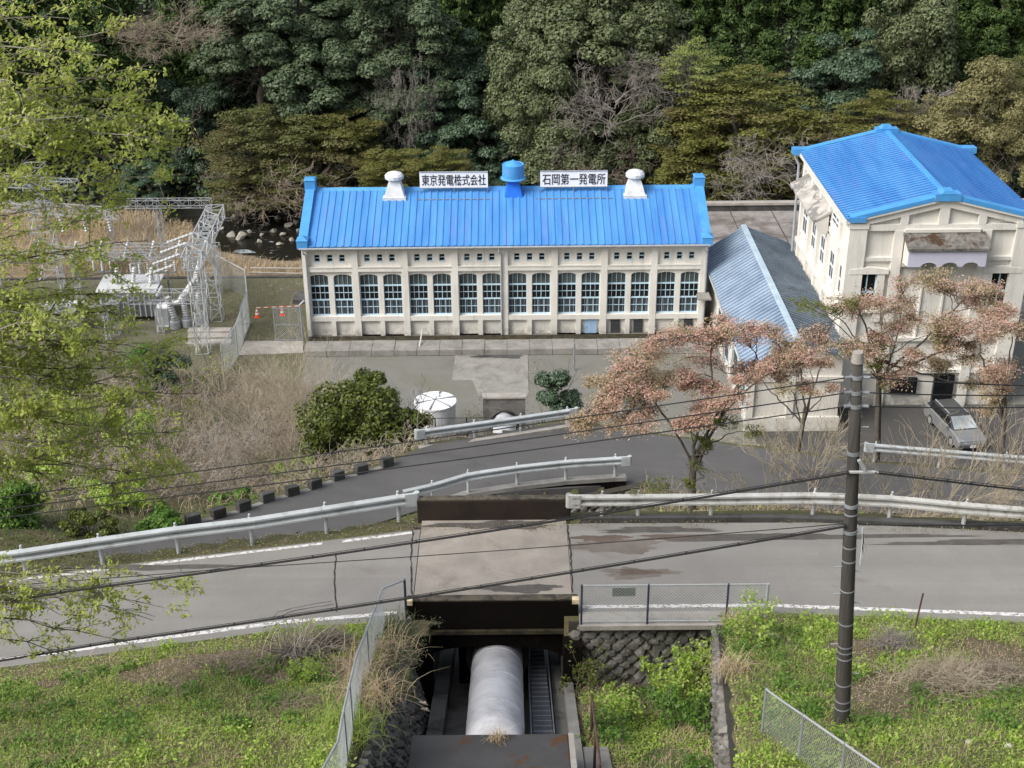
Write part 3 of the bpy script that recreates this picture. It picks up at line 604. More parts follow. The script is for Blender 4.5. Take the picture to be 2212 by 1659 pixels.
for txt, xa, xb, lab in (('東京発電株式会社', -6.14, -1.52, 'white rooftop sign board with eight black characters, left of the blue ventilator'),
                         ('石岡第一発電所', 2.03, 6.58, 'white rooftop sign board with seven black characters, right of the blue ventilator')):
    s = thing('rooftop_sign', ((xa + xb) / 2, 86.75, 8.8), lab, 'sign', 'sign boards on the powerhouse roof')
    MB().box(xa, xb, 86.72, 86.78, 8.86, 9.99).build('panel', M['sign_white'], s)
    f = MB()
    for x in (xa + .05, (xa + xb) / 2, xb - .05): f.bar((x, 86.82, 8.45), (x, 86.82, 9.99), .045); f.bar((x, 86.70, 8.25), (x, 86.70, 8.86), .035); f.bar((x, 86.84, 9.5), (x, 88.2, 8.35), .04)
    f.box(xa - .02, xb + .02, 86.68, 86.71, 8.84, 8.885); f.box(xa - .02, xb + .02, 86.68, 86.71, 9.96, 10.0); f.bar((xa - .3, 86.05, 8.27), (xb + .3, 86.05, 8.27), .05)
    f.build('frame', M['galv_dark'], s)
    kanji(txt, 'lettering', xa + .14, xb - .14, 9.02, 9.80, 86.72, s)

# ------------------------------------------------------------------ annex between the two blue roofs
an = thing('annex', (16, 71, 0), 'low annex with weathered pale blue sheet roof between the blue roofs', 'building')
AX0, AXR, AX1, AY0, AY1, AZ0, AZR, AZ1 = 13.3, 16.02, 18.95, 67.9, 86.5, 4.15, 6.0, 4.75
wl = MB(); wl.prism([(AX0 + .35, AY0 + .3, -.3), (AX1 - .1, AY0 + .3, -.3), (AX1 - .1, AY0 + .3, AZ1 - .1), (AXR, AY0 + .3, AZR - .12), (AX0 + .35, AY0 + .3, AZ0)], (0, 18.0, 0))
wl.box(AX0 + .15, AX1, AY0 + .15, AY0 + .3, -.3, .9); wl.box(AX0 + .2, AX0 + .6, AY0 + .12, AY0 + .3, .9, 4.1); wl.box(AXR - .2, AXR + .2, AY0 + .12, AY0 + .3, .9, 5.6)
wl.box(AX0 + .6, AXR - .2, AY0 + .16, AY0 + .3, 3.2, 3.5); wl.box(AXR + .2, AX1, AY0 + .16, AY0 + .3, 3.2, 3.5)
for y in (68.2, 71.2, 74.4, 77.6): wl.box(AX0 + .25, AX0 + .35, y, y + .4, -.3, 4.1)
wl.build('wall', M['stucco2'], an)
for y in (69.2, 72.2, 75.4, 78.6):
    f = MB().box(AX0 + .28, AX0 + .345, y, y + 1.3, .9, 2.9); fo = f.build('window', M['frame_blue'], an)
    pn = MB()
    for z in (.98, 1.95): pn.box(AX0 + .262, AX0 + .279, y + .07, y + .62, z, z + .85).box(AX0 + .262, AX0 + .279, y + .68, y + 1.23, z, z + .85)
    pn.build('pane', M['glass_low'], fo)
def corr(b, p00, p10, p11, p01, n, amp, m=0):          # sheet with ribs running from p00->p01 (down the slope); p00->p10 along the ridge
    p00, p10, p11, p01 = [np.asarray(p, float) for p in (p00, p10, p11, p01)]
    nv = np.cross(p10 - p00, p01 - p00); nv /= np.linalg.norm(nv)
    if nv[2] < 0: nv = -nv
    V_, F_ = [], []
    for i in range(4 * n + 1):
        u = (i // 4 + (0, .02, .50, .52)[i % 4]) / n; h = amp * (1 if i % 4 in (1, 2) else 0)
        V_ += [p00 + (p10 - p00) * u + nv * h, p01 + (p11 - p01) * u + nv * h]
    for i in range(4 * n): F_.append((2 * i, 2 * i + 2, 2 * i + 3, 2 * i + 1))
    return b.add(V_, F_, m)
corr(MB(), (AXR, AY0 - .3, AZR), (AXR, AY1, AZR), (AX0 - .05, AY1, AZ0), (AX0 - .05, AY0 - .3, AZ0), 44, 0.13).build('roof', M['annex_roof'], an)
ro = corr(MB(), (AXR, AY0 - .3, AZR), (AXR, AY1, AZR), (AX1 + .2, AY1, AZ1), (AX1 + .2, AY0 - .3, AZ1), 44, 0.13).build('roof', M['annex_shade'], an); ro['label'] = 'right slope of the annex roof in a shade darkened colour'
MB().prism([(AXR - .2, AY0 - .35, AZR - .02), (AXR - .16, AY0 - .35, AZR + .12), (AXR + .16, AY0 - .35, AZR + .12), (AXR + .2, AY0 - .35, AZR - .02)], (0, AY1 - AY0 + .4, 0)).build('ridge_cap', mat_var('pale_ridge_cap', (0.36, 0.46, 0.53), 0.15, 1), an)
MB().tube([(AX0 - .12, AY0 - .3, AZ0 - .05), (AX0 - .12, AY1, AZ0 - .05)], .07, 8).build('gutter', M['galv'], an)
for y in (73.7, 77.0): MB().box(AX0 + .22, AX0 + .3, y, y + .1, 0, 4.05).build('downpipe', M['gutter'], an)

# ------------------------------------------------------------------ tall building on the right
rb = thing('switch_house', (24.4, 71, 0), 'tall cream gabled building with blue roof and mossy scalloped awning', 'building')
BX0, BX1, BXC, BY0, BY1, BZ, BZR = 19.17, 29.62, 24.42, 71.0, 84.6, 11.75, 13.05
wl = MB(); wl.prism([(BX0 + .2, BY0 + .3, -.3), (BX1 - .2, BY0 + .3, -.3), (BX1 - .2, BY0 + .3, BZ - .05), (BXC, BY0 + .3, BZR - .15), (BX0 + .2, BY0 + .3, BZ - .05)], (0, BY1 - BY0 - .5, 0))
fy0, fy1 = BY0 + .04, BY0 + .3
wl.box(BX0, BX0 + 1.0, BY0, fy1, -.3, 11.35); wl.box(BX1 - 1.0, BX1, BY0, fy1, -.3, 11.35)        # corner pilasters
wl.box(BX0 - .05, BX0 + 1.05, BY0 - .06, fy1, 11.35, 11.68); wl.box(BX1 - 1.05, BX1 + .05, BY0 - .06, fy1, 11.35, 11.68)
for xa in (21.75, 26.7): wl.box(xa, xa + .55, fy0, fy1, -.3, 11.2)
wl.box(BX0 + 1.0, BX1 - 1.0, fy0 + .02, fy1, 11.2, 11.55)
rk = lambda x: BZ + (BZR - BZ) * (1 - abs(x - BXC) / (BXC - BX0))
for sgn in (-1, 1):                                                                            # raking band and gable posts
    xe = BXC + sgn * (BXC - BX0); wl.prism([(xe, fy0, BZ - .42), (xe, fy0, BZ - .05), (BXC, fy0, BZR - .08), (BXC, fy0, BZR - .45)], (0, fy1 - fy0, 0))
    x = BXC + sgn * 2.2; wl.prism([(x - .22, fy0 + .01, 11.55), (x + .22, fy0 + .01, 11.55), (x + .22, fy0 + .01, rk(x + .22) - .3), (x - .22, fy0 + .01, rk(x - .22) - .3)], (0, .2, 0))
wl.box(BXC - .28, BXC + .28, fy0 + .01, fy1, 11.55, 12.75)
for z in (9.35, 6.3, 4.3, 2.2): wl.box(BX0 + 1.0, 21.75, fy0 + .05, fy1, z, z + .22); wl.box(27.25, BX1 - 1.0, fy0 + .05, fy1, z, z + .22); 
for z in (4.3, 2.2): wl.box(22.3, 26.7, fy0 + .05, fy1, z, z + .22)
wl.box(22.3, 26.7, fy0 + .05, fy1, 9.0, 9.3)
for x in (23.7, 25.0): wl.box(x, x + .09, fy0 + .12, fy1, 4.5, 9.0)
for xa in (20.0, 27.65):                                                                         # window surrounds with hood
    wl.box(xa - .42, xa, fy0 - .02, fy1, 5.6, 8.6); wl.box(xa + 1.06, xa + 1.48, fy0 - .02, fy1, 5.6, 8.6)
    wl.prism([(xa - .6, fy0 - .07, 8.6), (xa + 1.66, fy0 - .07, 8.6), (xa + 1.66, fy0 - .07, 8.88), (xa + .53, fy0 - .07, 9.02), (xa - .6, fy0 - .07, 8.88)], (0, .3, 0)); wl.box(xa - .5, xa + 1.56, fy0 - .1, fy1, 6.2, 6.32)
# left face: pilasters and bands
for ya in (71.0, 73.25, 75.95, 78.45, 80.95, 83.6): wl.box(BX0, BX0 + .2, ya if ya > 71.5 else BY0 + .301, ya + (.45 if ya > 71.5 else 0.9), -.3, 11.3)
wl.box(BX0 + .02, BX0 + .2, BY0 + .9, 83.6, 11.0, 11.35); wl.box(BX0 - .05, BX0 + .2, BY0 + .302, BY1, 5.75, 6.0); wl.box(BX0 + .03, BX0 + .2, BY0 + .9, 83.6, 9.45, 9.75)
wl.build('wall', M['stucco'], rb)
def win_x(y, z0, z1, w_, name='window'):        # windows on the left face
    f = MB(); xx = BX0 + .17
    f.box(xx - .03, xx + .03, y - .1, y + w_ + .1, z0 - .1, z0).box(xx - .03, xx + .03, y - .1, y + w_ + .1, z1, z1 + .08).box(xx - .03, xx + .03, y - .1, y, z0, z1).box(xx - .03, xx + .03, y + w_, y + w_ + .1, z0, z1)
    zm = (z0 + z1) / 2; f.box(xx - .03, xx + .02, y, y + w_, zm - .06, zm + .06).box(xx - .02, xx + .02, y + w_ / 2 - .03, y + w_ / 2 + .03, z0, z1)
    f.box(xx - .12, xx + .02, y - .15, y + w_ + .15, z0 - .17, z0 - .1)
    fo = f.build(name, M['white'], rb); MB().box(xx + .0, xx + .025, y, y + w_, z0, z1).build('pane', M['glass_low'], fo)
for y in (71.95, 74.4, 77.0, 79.6): win_x(y, 6.85, 8.5, .9)
win_x(73.95, 10.2, 10.75, 1.8); win_x(82.2, 6.9, 9.0, 1.1)
for xa in (20.0, 27.65):
    f = MB(); yy = BY0 + .22
    f.box(xa, xa + 1.06, yy, yy + .06, 7.34, 7.46).box(xa + .5, xa + .56, yy, yy + .06, 6.32, 8.6).box(xa, xa + .05, yy, yy + .06, 6.32, 8.6).box(xa + 1.01, xa + 1.06, yy, yy + .06, 6.32, 8.6)
    fo = f.build('window', M['frame_blue'], rb); MB().box(xa, xa + 1.06, yy + .065, yy + .078, 6.32, 8.6).build('pane', M['glass_dark'], fo)
# roof
rl = corr(MB(), (BXC, BY0 - .1, BZR + .1), (BXC, BY1, BZR + .1), (BX0 - .25, BY1, BZ + .1), (BX0 - .25, BY0 - .1, BZ + .1), 36, 0.14).build('roof', M['blue'], rb)
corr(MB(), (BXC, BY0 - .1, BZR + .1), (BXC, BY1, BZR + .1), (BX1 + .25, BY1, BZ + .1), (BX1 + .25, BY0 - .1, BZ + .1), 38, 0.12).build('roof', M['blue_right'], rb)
MB().prism([(BXC - .18, BY0 - .1, BZR + .1), (BXC - .12, BY0 - .1, BZR + .28), (BXC + .12, BY0 - .1, BZR + .28), (BXC + .18, BY0 - .1, BZR + .1)], (0, BY1 - BY0 + .1, 0)).build('ridge_cap', M['blue_plain'], rb)
for ya, yb_ in ((BY0 - .14, BY0 + .5), (BY1 - .45, BY1 + .1)):
    g_ = MB()
    for sgn in (-1, 1):
        xe = BXC + sgn * (BXC - BX0 + .1); g_.prism([(xe, ya, BZ + .08), (xe, ya, BZ + .30), (BXC, ya, BZR + .34), (BXC, ya, BZR + .1)], (0, yb_ - ya, 0))
        g_.box(xe - .62, xe + .62, ya - .05, yb_ + .1, BZ - .02, BZ + .36) if ya > 75 else g_.box(min(xe, xe - sgn * .9), max(xe, xe - sgn * .9), ya - .05, yb_ + .1, BZ + .02, BZ + .33)
    g_.box(BXC - .72, BXC + .72, ya - .06, yb_ + .05, BZR - .05, BZR + .36); g_.frustum(BXC - .45, BXC + .45, ya - .08, yb_ + .08, BZR + .36, BXC - .25, BXC + .25, ya - .02, yb_, BZR + .55)
    g_.build('gable_coping', M['blue_plain'], rb)
ev = MB().box(BX0 - .28, BX0 + .2, BY0 - .05, BY1, BZ - .12, BZ + .09).box(BX1 - .2, BX1 + .28, BY0 - .05, BY1, BZ - .12, BZ + .09)
for sgn in (-1, 1): xe = BXC + sgn * (BXC - BX0 + .1); ev.prism([(xe, BY0 - .12, BZ - .05), (xe, BY0 - .12, BZ + .07), (BXC, BY0 - .12, BZR + .09), (BXC, BY0 - .12, BZR - .03)], (0, .2, 0))
ev.build('eaves', M['trim'], rb)
MB().tube([(BX0 - .35, BY1 - .1, BZ), (BX0 - .45, BY1, BZ - .3), (BX0 - .2, BY1 - .1, BZ - .8), (BX0 - .12, BY1 - .1, 4.5)], .09, 8).build('downpipe', M['gutter'], rb)
# awning over the front
aw = MB(); ax0, ax1, ay = 22.35, 26.75, BY0 - 1.05
sc = []
for k in range(3):
    xm = ax0 + (ax1 - ax0) * (0.25 + 0.27 * k) + .1; sc += [(xm + .45 * math.cos(t_), 9.42 + .26 * math.sin(t_)) for t_ in np.linspace(math.pi, 0, 9)]
aw.prism([(x, ay, z) for x, z in [(ax0, 10.42), (ax0, 9.42)] + sc + [(ax1, 9.42), (ax1, 10.42)]], (0, .1, 0))
awo = aw.build('awning', M['lilac'], rb)
for x in (ax0, ax1 - .1): MB().prism([(x, ay + .1, 9.42), (x, BY0, 9.3), (x, BY0, 10.95), (x, ay + .1, 10.42)], (.1, 0, 0)).build('awning_side', M['stucco2'], awo)
MB().prism([(ax0 - .12, ay - .15, 10.42), (ax0 - .12, ay - .15, 10.56), (ax0 - .12, BY0 + .1, 11.15), (ax0 - .12, BY0 + .1, 10.98)], (ax1 - ax0 + .24, 0, 0)).build('awning_roof', mat_var('mossy_awning_slab', (0.16, 0.15, 0.135), 0.6, 2.2, 0.95, bump=.5, dark=(0.055, 0.03, 0.015), dark_scale=1.1, dark_lo=.52, dark_hi=.6), awo)
MB().box(ax0 - .05, ax1 - .2, BY0 - .08, BY0 + .08, 11.12, 11.3).build('awning_curb', M['trim'], awo)
# canopy on the left face
cn = MB(); cn.prism([(BX0 - .95, 75.9, 10.0), (BX0 - .95, 75.9, 10.14), (BX0 + .2, 75.9, 10.78), (BX0 + .2, 75.9, 10.6)], (0, 7.3, 0))
cno = cn.build('side_canopy', mat_var('flaking_canopy_slab', (0.40, 0.38, 0.35), 0.25, 1.2, .9, dark=(0.2, .19, .18), dark_scale=.9, dark_lo=.5, dark_hi=.55), rb)
for y in (75.95, 79.4, 82.9): MB().prism([(BX0 - .85, y, 9.99), (BX0 + .1, y, 10.5), (BX0 + .1, y, 9.3), (BX0 - .5, y, 9.2)], (0, .12, 0)).build('canopy_bracket', M['stucco2'], cno)
# plinth, garage openings at the base
gz = MB(); gz.box(25.2, 26.4, BY0 - .03, BY0 + .2, 0, 2.1); gz.box(22.6, 24.2, BY0 - .03, BY0 + .2, 0.9, 1.9); gz.build('door', M['glass_dark'], rb)

# ------------------------------------------------------------------ bridge over the penstock
br = thing('road_bridge', (-.5, 28.2, 18), 'small concrete road bridge over the penstock with black mossy parapets', 'bridge')
bx0, bx1 = -2.55, 1.53
MB().box(bx0 + .12, bx1 - .12, 26.14, 30.1, 17.45, 18.012).build('deck', M['deck'], br)
def mossy_parapet(y0_, y1_, ztop, zbot, nm, lab, xa=bx0, xb=bx1):
    o = MB().box(xa, xb, y0_, y1_, zbot, ztop).build('parapet', M['moss_black' if nm == 'near' else 'moss_rust'], br, bevel=0.03); o['label'] = lab
    MB().box(xa + .02, xb - .02, y0_ + .02, y1_ - .02, ztop + .001, ztop + .03).build('coping', mat_cope, o)
mat_cope = concrete('lichen_coping', (0.10, 0.085, 0.06), (0.03, 0.025, 0.02), 0.45, 0.6, 2.5)
mossy_parapet(25.86, 26.12, 18.42, 17.62, 'near', 'near parapet, black with moss')
mossy_parapet(30.12, 30.38, 18.60, 17.5, 'far', 'far parapet, black with moss')
lich = mat_var('yellow_lichen', (0.62, 0.52, 0.33), 0.3, 8, .95)
for xa in (bx0, bx1 - .14): MB().box(xa - .01, xa + .15, 25.85, 26.0, 18.33, 18.455).build('corner_lichen', lich, br)
# edge beam with a flat arch under it
xm, hw = (bx0 + bx1) / 2, 1.72
arc = [(xm + hw * math.cos(t_), 16.62 + 0.42 * math.sin(t_)) for t_ in np.linspace(0, math.pi, 17)]
poly = [(bx1, 17.62), (bx1, 16.4), (xm + hw, 16.4)] + arc + [(xm - hw, 16.4), (bx0, 16.4), (bx0, 17.62)]
MB().prism([(x, 25.98, z) for x, z in poly], (0, 4.2, 0)).build('arch_beam', M['moss_black'], br)
MB().box(bx0 - .02, bx1 + .02, 25.80, 26.0, 17.50, 17.60).build('ledge', M['moss_edge'], br)
MB().box(bx0, -2.0, 25.98, 30.3, 12.8, 16.4).build('abutment', M['chan_wall'], br)
MB().box(1.18, bx1, 25.98, 30.3, 12.8, 16.4).build('abutment', M['chan_wall'], br)
MB().box(bx0 - .25, -1.97, 25.45, 25.97, 12.8, 17.49).build('wing_wall', M['moss_black'], br); MB().box(1.17, bx1 + .08, 25.3, 25.97, 12.8, 17.49).build('wing_wall', M['moss_black'], br)

# ------------------------------------------------------------------ penstock cut: walls, floor, saddle, pipe, stair
def sloped_wall(name, x0, x1, ya, yb, top, bot, mat, lab, cat='wall'):
    b = MB(); ys = np.linspace(ya, yb, 14); vs = []
    for y in ys: vs += [(x0, y, bot(y)), (x1, y, bot(y)), (x1, y, top(y)), (x0, y, top(y))]
    F = []
    for i in range(len(ys) - 1):
        for k in range(4): F.append((4 * i + k, 4 * i + (k + 1) % 4, 4 * i + 4 + (k + 1) % 4, 4 * i + 4 + k))
    F += [(3, 2, 1, 0), tuple(4 * (len(ys) - 1) + k for k in range(4))]
    return tag(b.add(vs, F).build(name, mat), lab, cat)
sloped_wall('channel_curb', -1.98, -1.62, 20.6, 31, lambda y: pipe_z(y) - .62, lambda y: pipe_z(y) - 1.6, M['chan_wall'], 'pale lime streaked concrete curb left of the white penstock', 'curb')
sloped_wall('channel_curb', 0.92, 1.17, 20.6, 31, lambda y: pipe_z(y) - .55, lambda y: pipe_z(y) - 1.6, M['chan_wall'], 'pale concrete curb beside the metal stair, right of the penstock', 'curb')
sloped_wall('channel_wall', 1.17, 1.40, 18.0, 25.9, lambda y: 16.35 + .36 * (25.6 - y), lambda y: pipe_z(y) - 1.7, M['conc'], 'low concrete wall between the penstock cut and the green hollow', 'wall')
structure(MB().add([(-1.65, 20.6, float(pipe_z(20.6)) - 1.08), (.95, 20.6, float(pipe_z(20.6)) - 1.08), (.95, 31, float(pipe_z(31)) - 1.08), (-1.65, 31, float(pipe_z(31)) - 1.08)], [(0, 1, 2, 3)]).build('channel_floor', M['chan_wall']))
PR = 0.625
pk = thing('penstock_pipe', (PIPE_X, 20.7, 18.3), 'chalky white steel penstock pipe running down under the road bridge', 'pipe')
ysp = np.linspace(20.5, 65.6, 40)
MB().tube([(PIPE_X, y, float(pipe_z(y))) for y in ysp], PR, 40).build('pipe', M['penstock'], pk, smooth=True)
for y in (22.3, 24.0, 25.6, 27.4, 33, 39, 52, 58, 62):
    d = np.array([0, 1, -.388]); d /= np.linalg.norm(d); c = np.array([PIPE_X, y, float(pipe_z(y))])
    MB().tube([c - d * .035, c + d * .035], PR + .007, 40).build('seam_ring', M['penstock'], pk, smooth=False)
rn = MB(); yy = 26.9; d = np.array([0, 1, -.388]); d /= np.linalg.norm(d); c = np.array([PIPE_X, yy, float(pipe_z(yy))])
tag(MB().tube([c - d * .1, c + d * .12], PR + .17, 32).build('pipe_collar', M['conc_dark']), 'dark ring collar round the penstock under the bridge', 'collar')
cb = thing('anchor_block', (PIPE_X, 28.4, 15), 'dark concrete anchor block round the penstock under the bridge', 'block')
zc = float(pipe_z(27.6))
for xa, xb in ((PIPE_X - 1.0, PIPE_X - PR - .02), (PIPE_X + PR + .02, PIPE_X + .80)): MB().box(xa, xb, 27.3, 29.2, zc - 1.4, zc + 1.0).build('cheek', M['moss_black'], cb)
MB().box(PIPE_X - 1.0, PIPE_X + 1.0, 27.32, 29.2, zc + 1.002, zc + 1.2).build('lintel', M['moss_black'], cb)
zs = float(pipe_z(21.7))
sa = thing('pipe_saddle', (PIPE_X, 21.8, zs - 1), 'brown stained concrete saddle carrying the penstock', 'support')
for sx in (-1, 1): MB().prism([(PIPE_X + sx * .48, 21.5, zs - 1.2), (PIPE_X + sx * .98, 21.5, zs - 1.2), (PIPE_X + sx * .98, 21.5, zs - .30), (PIPE_X + sx * .8, 21.5, zs - .08), (PIPE_X + sx * .55, 21.5, zs - .08)], (0, .55, -.2)).build('cheek', M['moss_edge'], sa)
sb = thing('foundation_block', (-.5, 19.5, 19), 'broad dark concrete block with rust stains in front of the penstock', 'block')
MB().add([(-2.05, 17.0, 17.2), (1.1, 17.0, 17.2), (1.06, 20.55, 17.0), (-2.05, 20.55, 17.0), (-2.05, 17.0, 19.75), (1.1, 17.0, 19.75), (1.06, 20.55, 19.04), (-2.05, 20.55, 19.04)],
         [(0, 3, 2, 1), (4, 5, 6, 7), (0, 1, 5, 4), (1, 2, 6, 5), (2, 3, 7, 6), (3, 0, 4, 7)]).build('block', M['conc_block'], sb, bevel=0.04)
MB().prism([(1.06, 17.0, 19.70), (1.20, 17.0, 19.70), (1.16, 20.55, 19.0), (1.06, 20.55, 19.0)], (0, 0, .05)).build('edge_strip', M['conc_light'], sb)
st = thing('metal_stair', (.62, 21, 16.5), 'narrow grey metal stair descending beside the penstock', 'stair')
y = 21.15
tr_ = MB()
for k in range(24):
    z = float(pipe_z(y)) - .30 - .02 * k ** .5; tr_.box(.40, .84 - .003 * k, y, y + .19, z - .03, z); y += .30
y = 21.15
for k in range(24):
    z = float(pipe_z(y)) - .30 - .02 * k ** .5; tr_.box(.40, .84 - .003 * k, y + .165, y + .20, z + .001, z + .012, 1); y += .30
tr_.build('treads', [mat_var('slate_grey_tread', (.055, .06, .07), .25, 3, .7), mat_var('dull_nosing', (.13, .14, .15), .2, 3, .7)], st)
for x in (.36, .86): MB().bar((x, 21.1, float(pipe_z(21.1)) - .38), (x, 28.6, float(pipe_z(28.6)) - .50), .03, .14).build('stringer', M['galv_dark'], st)
MB().box(.44, .90, 20.75, 21.12, float(pipe_z(21)) - .45, float(pipe_z(21)) - .12).build('landing_box', mat_var('pale_metal_box', (.36, .36, .34), .1), st)

# ------------------------------------------------------------------ stone retaining walls
def stone_wall(name, o, ux, uz, nrm, nx_, nz_, lab, seed, size=0.34):
    t_ = thing(name, np.array(o) + np.array(ux) / 2, lab, 'wall'); o, ux, uz, nrm = [np.asarray(a, float) for a in (o, ux, uz, nrm)]
    lx, lz = np.linalg.norm(ux), np.linalg.norm(uz); ex, ez = ux / lx, uz / lz
    MB().prism([o, o + ux, o + ux + uz, o + uz], -nrm * .3).build('backing', M['mortar'], t_)
    b = MB(); r = random.Random(seed); s = size
    for j in range(int(lz / (s * .5)) + 2):
        for i in range(int(lx / s) + 2):
            cx_ = (i + (.5 if j % 2 else 0)) * s + r.uniform(-.04, .04); cz_ = j * s * .5 + r.uniform(-.03, .03)
            if cx_ < .1 or cx_ > lx - .1 or cz_ < .1 or cz_ > lz - .08: continue
            k = r.randint(5, 6); a0 = r.uniform(0, 1); h = s * r.uniform(.44, .54)
            rim = [(cx_ + h * math.cos(a0 + 2 * math.pi * q / k) * r.uniform(.85, 1.1), cz_ + h * .86 * math.sin(a0 + 2 * math.pi * q / k) * r.uniform(.8, 1.1)) for q in range(k)]
            d1, d2 = r.uniform(.03, .06), r.uniform(.07, .15); tx, tz = r.uniform(-.05, .05), r.uniform(-.05, .05)
            vs = [o + ex * p + ez * q for p, q in rim] + [o + ex * (cx_ + (p - cx_) * .9) + ez * (cz_ + (q - cz_) * .9) + nrm * d1 for p, q in rim] + [o + ex * (cx_ + (p - cx_) * .45 + tx) + ez * (cz_ + (q - cz_) * .45 + tz) + nrm * d2 for p, q in rim]
            F = [(q, (q + 1) % k, k + (q + 1) % k, k + q) for q in range(k)] + [(k + q, k + (q + 1) % k, 2 * k + (q + 1) % k, 2 * k + q) for q in range(k)] + [tuple(range(2 * k, 3 * k))]
            b.add(vs, F)
    b.build('stones', M['stone'], t_)
    return t_
sw = stone_wall('stone_wall', (1.3, 25.6, 15.7), (3.9, 0, 0), (0, .12, 2.2), (0, -1, 0), 0, 0, 'rough stone wall under the mesh fence right of the bridge', 5)
MB().box(1.55, 5.4, 25.4, 25.97, 17.9, 18.02).build('coping', M['conc_light'], sw)
stone_wall('stone_wall', (WALLX(25.2) - .1, 25.4, 16.0), (WALLX(17) - WALLX(25.2), -8.4, 2.95), (.05, 0, 2.05), (-1, 0.1, 0.1), 0, 0, 'dark stone wall along the right side of the green hollow', 9)
stone_wall('stone_wall', (1.5, 41.5, 9.4), (3.6, 1.35, 0), (0, .1, 2.0), (.2, -1, 0), 0, 0, 'black stone wall below the lower road, seen over the far parapet', 12, .4)
# left wall of the cut, overgrown
stone_wall('stone_wall', (-2.05, 26.0, 14.9), (-.12, -8.2, 2.95), (-.62, 0, 2.75), (1, 0, .2), 0, 0, 'overgrown brown stone wall on the left side of the penstock cut', 21)
pth = slab('concrete_path', [(1.42, 17.0), (2.0, 17.0), (1.95, 21.6), (1.42, 21.6)], 17.6, 17.75, M['conc']); 
pth.data.transform(Matrix.Shear('XY', 4, (0, 0)) if False else Matrix.Identity(4))
for v in pth.data.vertices: v.co.z += 0.36 * (21.6 - v.co.y)
structure(pth)
hr = thing('handrail', (1.75, 20, 18), 'rusty brown pipe handrail beside the concrete path', 'handrail')
P0, P1 = atz(1278, 1500, 18.55), atz(1296, 1650, 19.85)
MB().tube([P0, P1], .028, 8).build('rail', M['rust'], hr)
for f in (.05, .5, .98):
    p = P0 + (P1 - P0) * f; MB().tube([p, p - np.array([0, 0, 1.15])], .03, 8).build('post', M['rust'], hr)

# ------------------------------------------------------------------ guardrails
def guardrail(name, pts, lab, mat, group, posts=None, h=0.78, every=2.0, caps=(True, True), side=-1, knob=True):
    t_ = thing(name, pts[len(pts) // 2], lab, 'guardrail', group)
    p = np.array(pts, float); seg = np.linalg.norm(np.diff(p, axis=0), axis=1); L = np.concatenate([[0], np.cumsum(seg)])
    at = lambda s_: np.array([np.interp(s_, L, p[:, i]) for i in range(3)])
    prof = [(-.035, -.175), (.0, -.155), (.06, -.125), (.06, -.075), (-.045, -.03), (-.045, .03), (.06, .075), (.06, .125), (.0, .155), (-.035, .175)]
    prof = prof + [(a - .012, z) for a, z in prof[::-1]]
    k = max(2, int(L[-1] / .5)); ss = np.linspace(0, L[-1], k + 1); b = MB(); V_ = []; n = len(prof)
    for s_ in ss:
        q = at(s_); tg = at(min(s_ + .1, L[-1])) - at(max(s_ - .1, 0)); tg /= np.linalg.norm(tg); nr = np.array([-tg[1], tg[0], 0]); nr /= np.linalg.norm(nr); nr = nr * (1 if nr[1] * side > 0 else -1)
        for a, z in prof: V_.append(q + nr * (.10 + a) + np.array([0, 0, h - .175 + z]))
    F = [(i * n + j, i * n + (j + 1) % n, (i + 1) * n + (j + 1) % n, (i + 1) * n + j) for i in range(k) for j in range(n)] + [tuple(range(n)), tuple(range(k * n, k * n + n))]
    b.add(V_, F).build('rail', mat, t_)
    for e, on in zip((0, L[-1]), caps):
        if not on: continue
        q = at(e); d = at(L[-1] * .02 if e == 0 else L[-1]) - at(0 if e == 0 else L[-1] * .98); d /= np.linalg.norm(d); d = -d if e == 0 else d
        nr = np.array([-d[1], d[0], 0]); nr = nr * (1 if nr[1] * side > 0 else -1)
        c = q + nr * .11 + np.array([0, 0, h - .175])
        m_ = MB(); ang = np.linspace(-math.pi / 2, math.pi / 2, 7)
        ring = [c + d * (-.22) + nr * .05] + [c + d * (.10 + .08 * math.cos(a)) + nr * (-.04 + -.09 * math.sin(a)) * 1 for a in ang] + [c + d * (-.02) - nr * .02]
        pl = [r_ - np.array([0, 0, .19]) for r_ in ring]; m_.prism(pl, (0, 0, .38)); m_.build('end_cap', mat, t_)
    ps = posts if posts is not None else np.arange(.3, L[-1], every)
    for s_ in ps:
        q = at(s_); m_ = MB(); m_.lathe([(.058, -.3), (.058, h - .06), (.05, h - .02), (.03, h)], q, 12)
        if knob: m_.lathe([(.03, h), (.036, h + .02), (.036, h + .07), (.02, h + .085)], q, 8)
        po = m_.build('post', mat, t_, smooth=False)
    return t_
gp = lambda px, py, z=18.0: atz(px, py, z)
pl = [gp(-130, 1262), gp(57, 1240), gp(222, 1214), gp(386, 1190), gp(545, 1171), gp(706, 1145), gp(862, 1120), gp(893, 1116)]
Lp = np.cumsum([0] + [float(np.linalg.norm(b_ - a_)) for a_, b_ in zip(pl[:-1], pl[1:])])
guardrail('guardrail', pl, 'white guardrail along the upper road left of the bridge', M['rail_white'], 'roadside guardrails', posts=Lp[1:-1], caps=(False, True))
pr = [gp(1236, 1120), gp(1300, 1120), gp(1378, 1119), gp(1535, 1118), gp(1755, 1115), gp(1920, 1122), gp(2080, 1138), gp(2260, 1152)]
pr = [np.array([q[0], min(q[1], FL(q[0]) + .55), 18.0]) for q in pr]
Lp = np.cumsum([0] + [float(np.linalg.norm(b_ - a_)) for a_, b_ in zip(pr[:-1], pr[1:])])
guardrail('guardrail', pr, 'stained guardrail along the upper road right of the bridge', M['rail_old'], 'roadside guardrails', posts=Lp[1:-1], caps=(True, False))
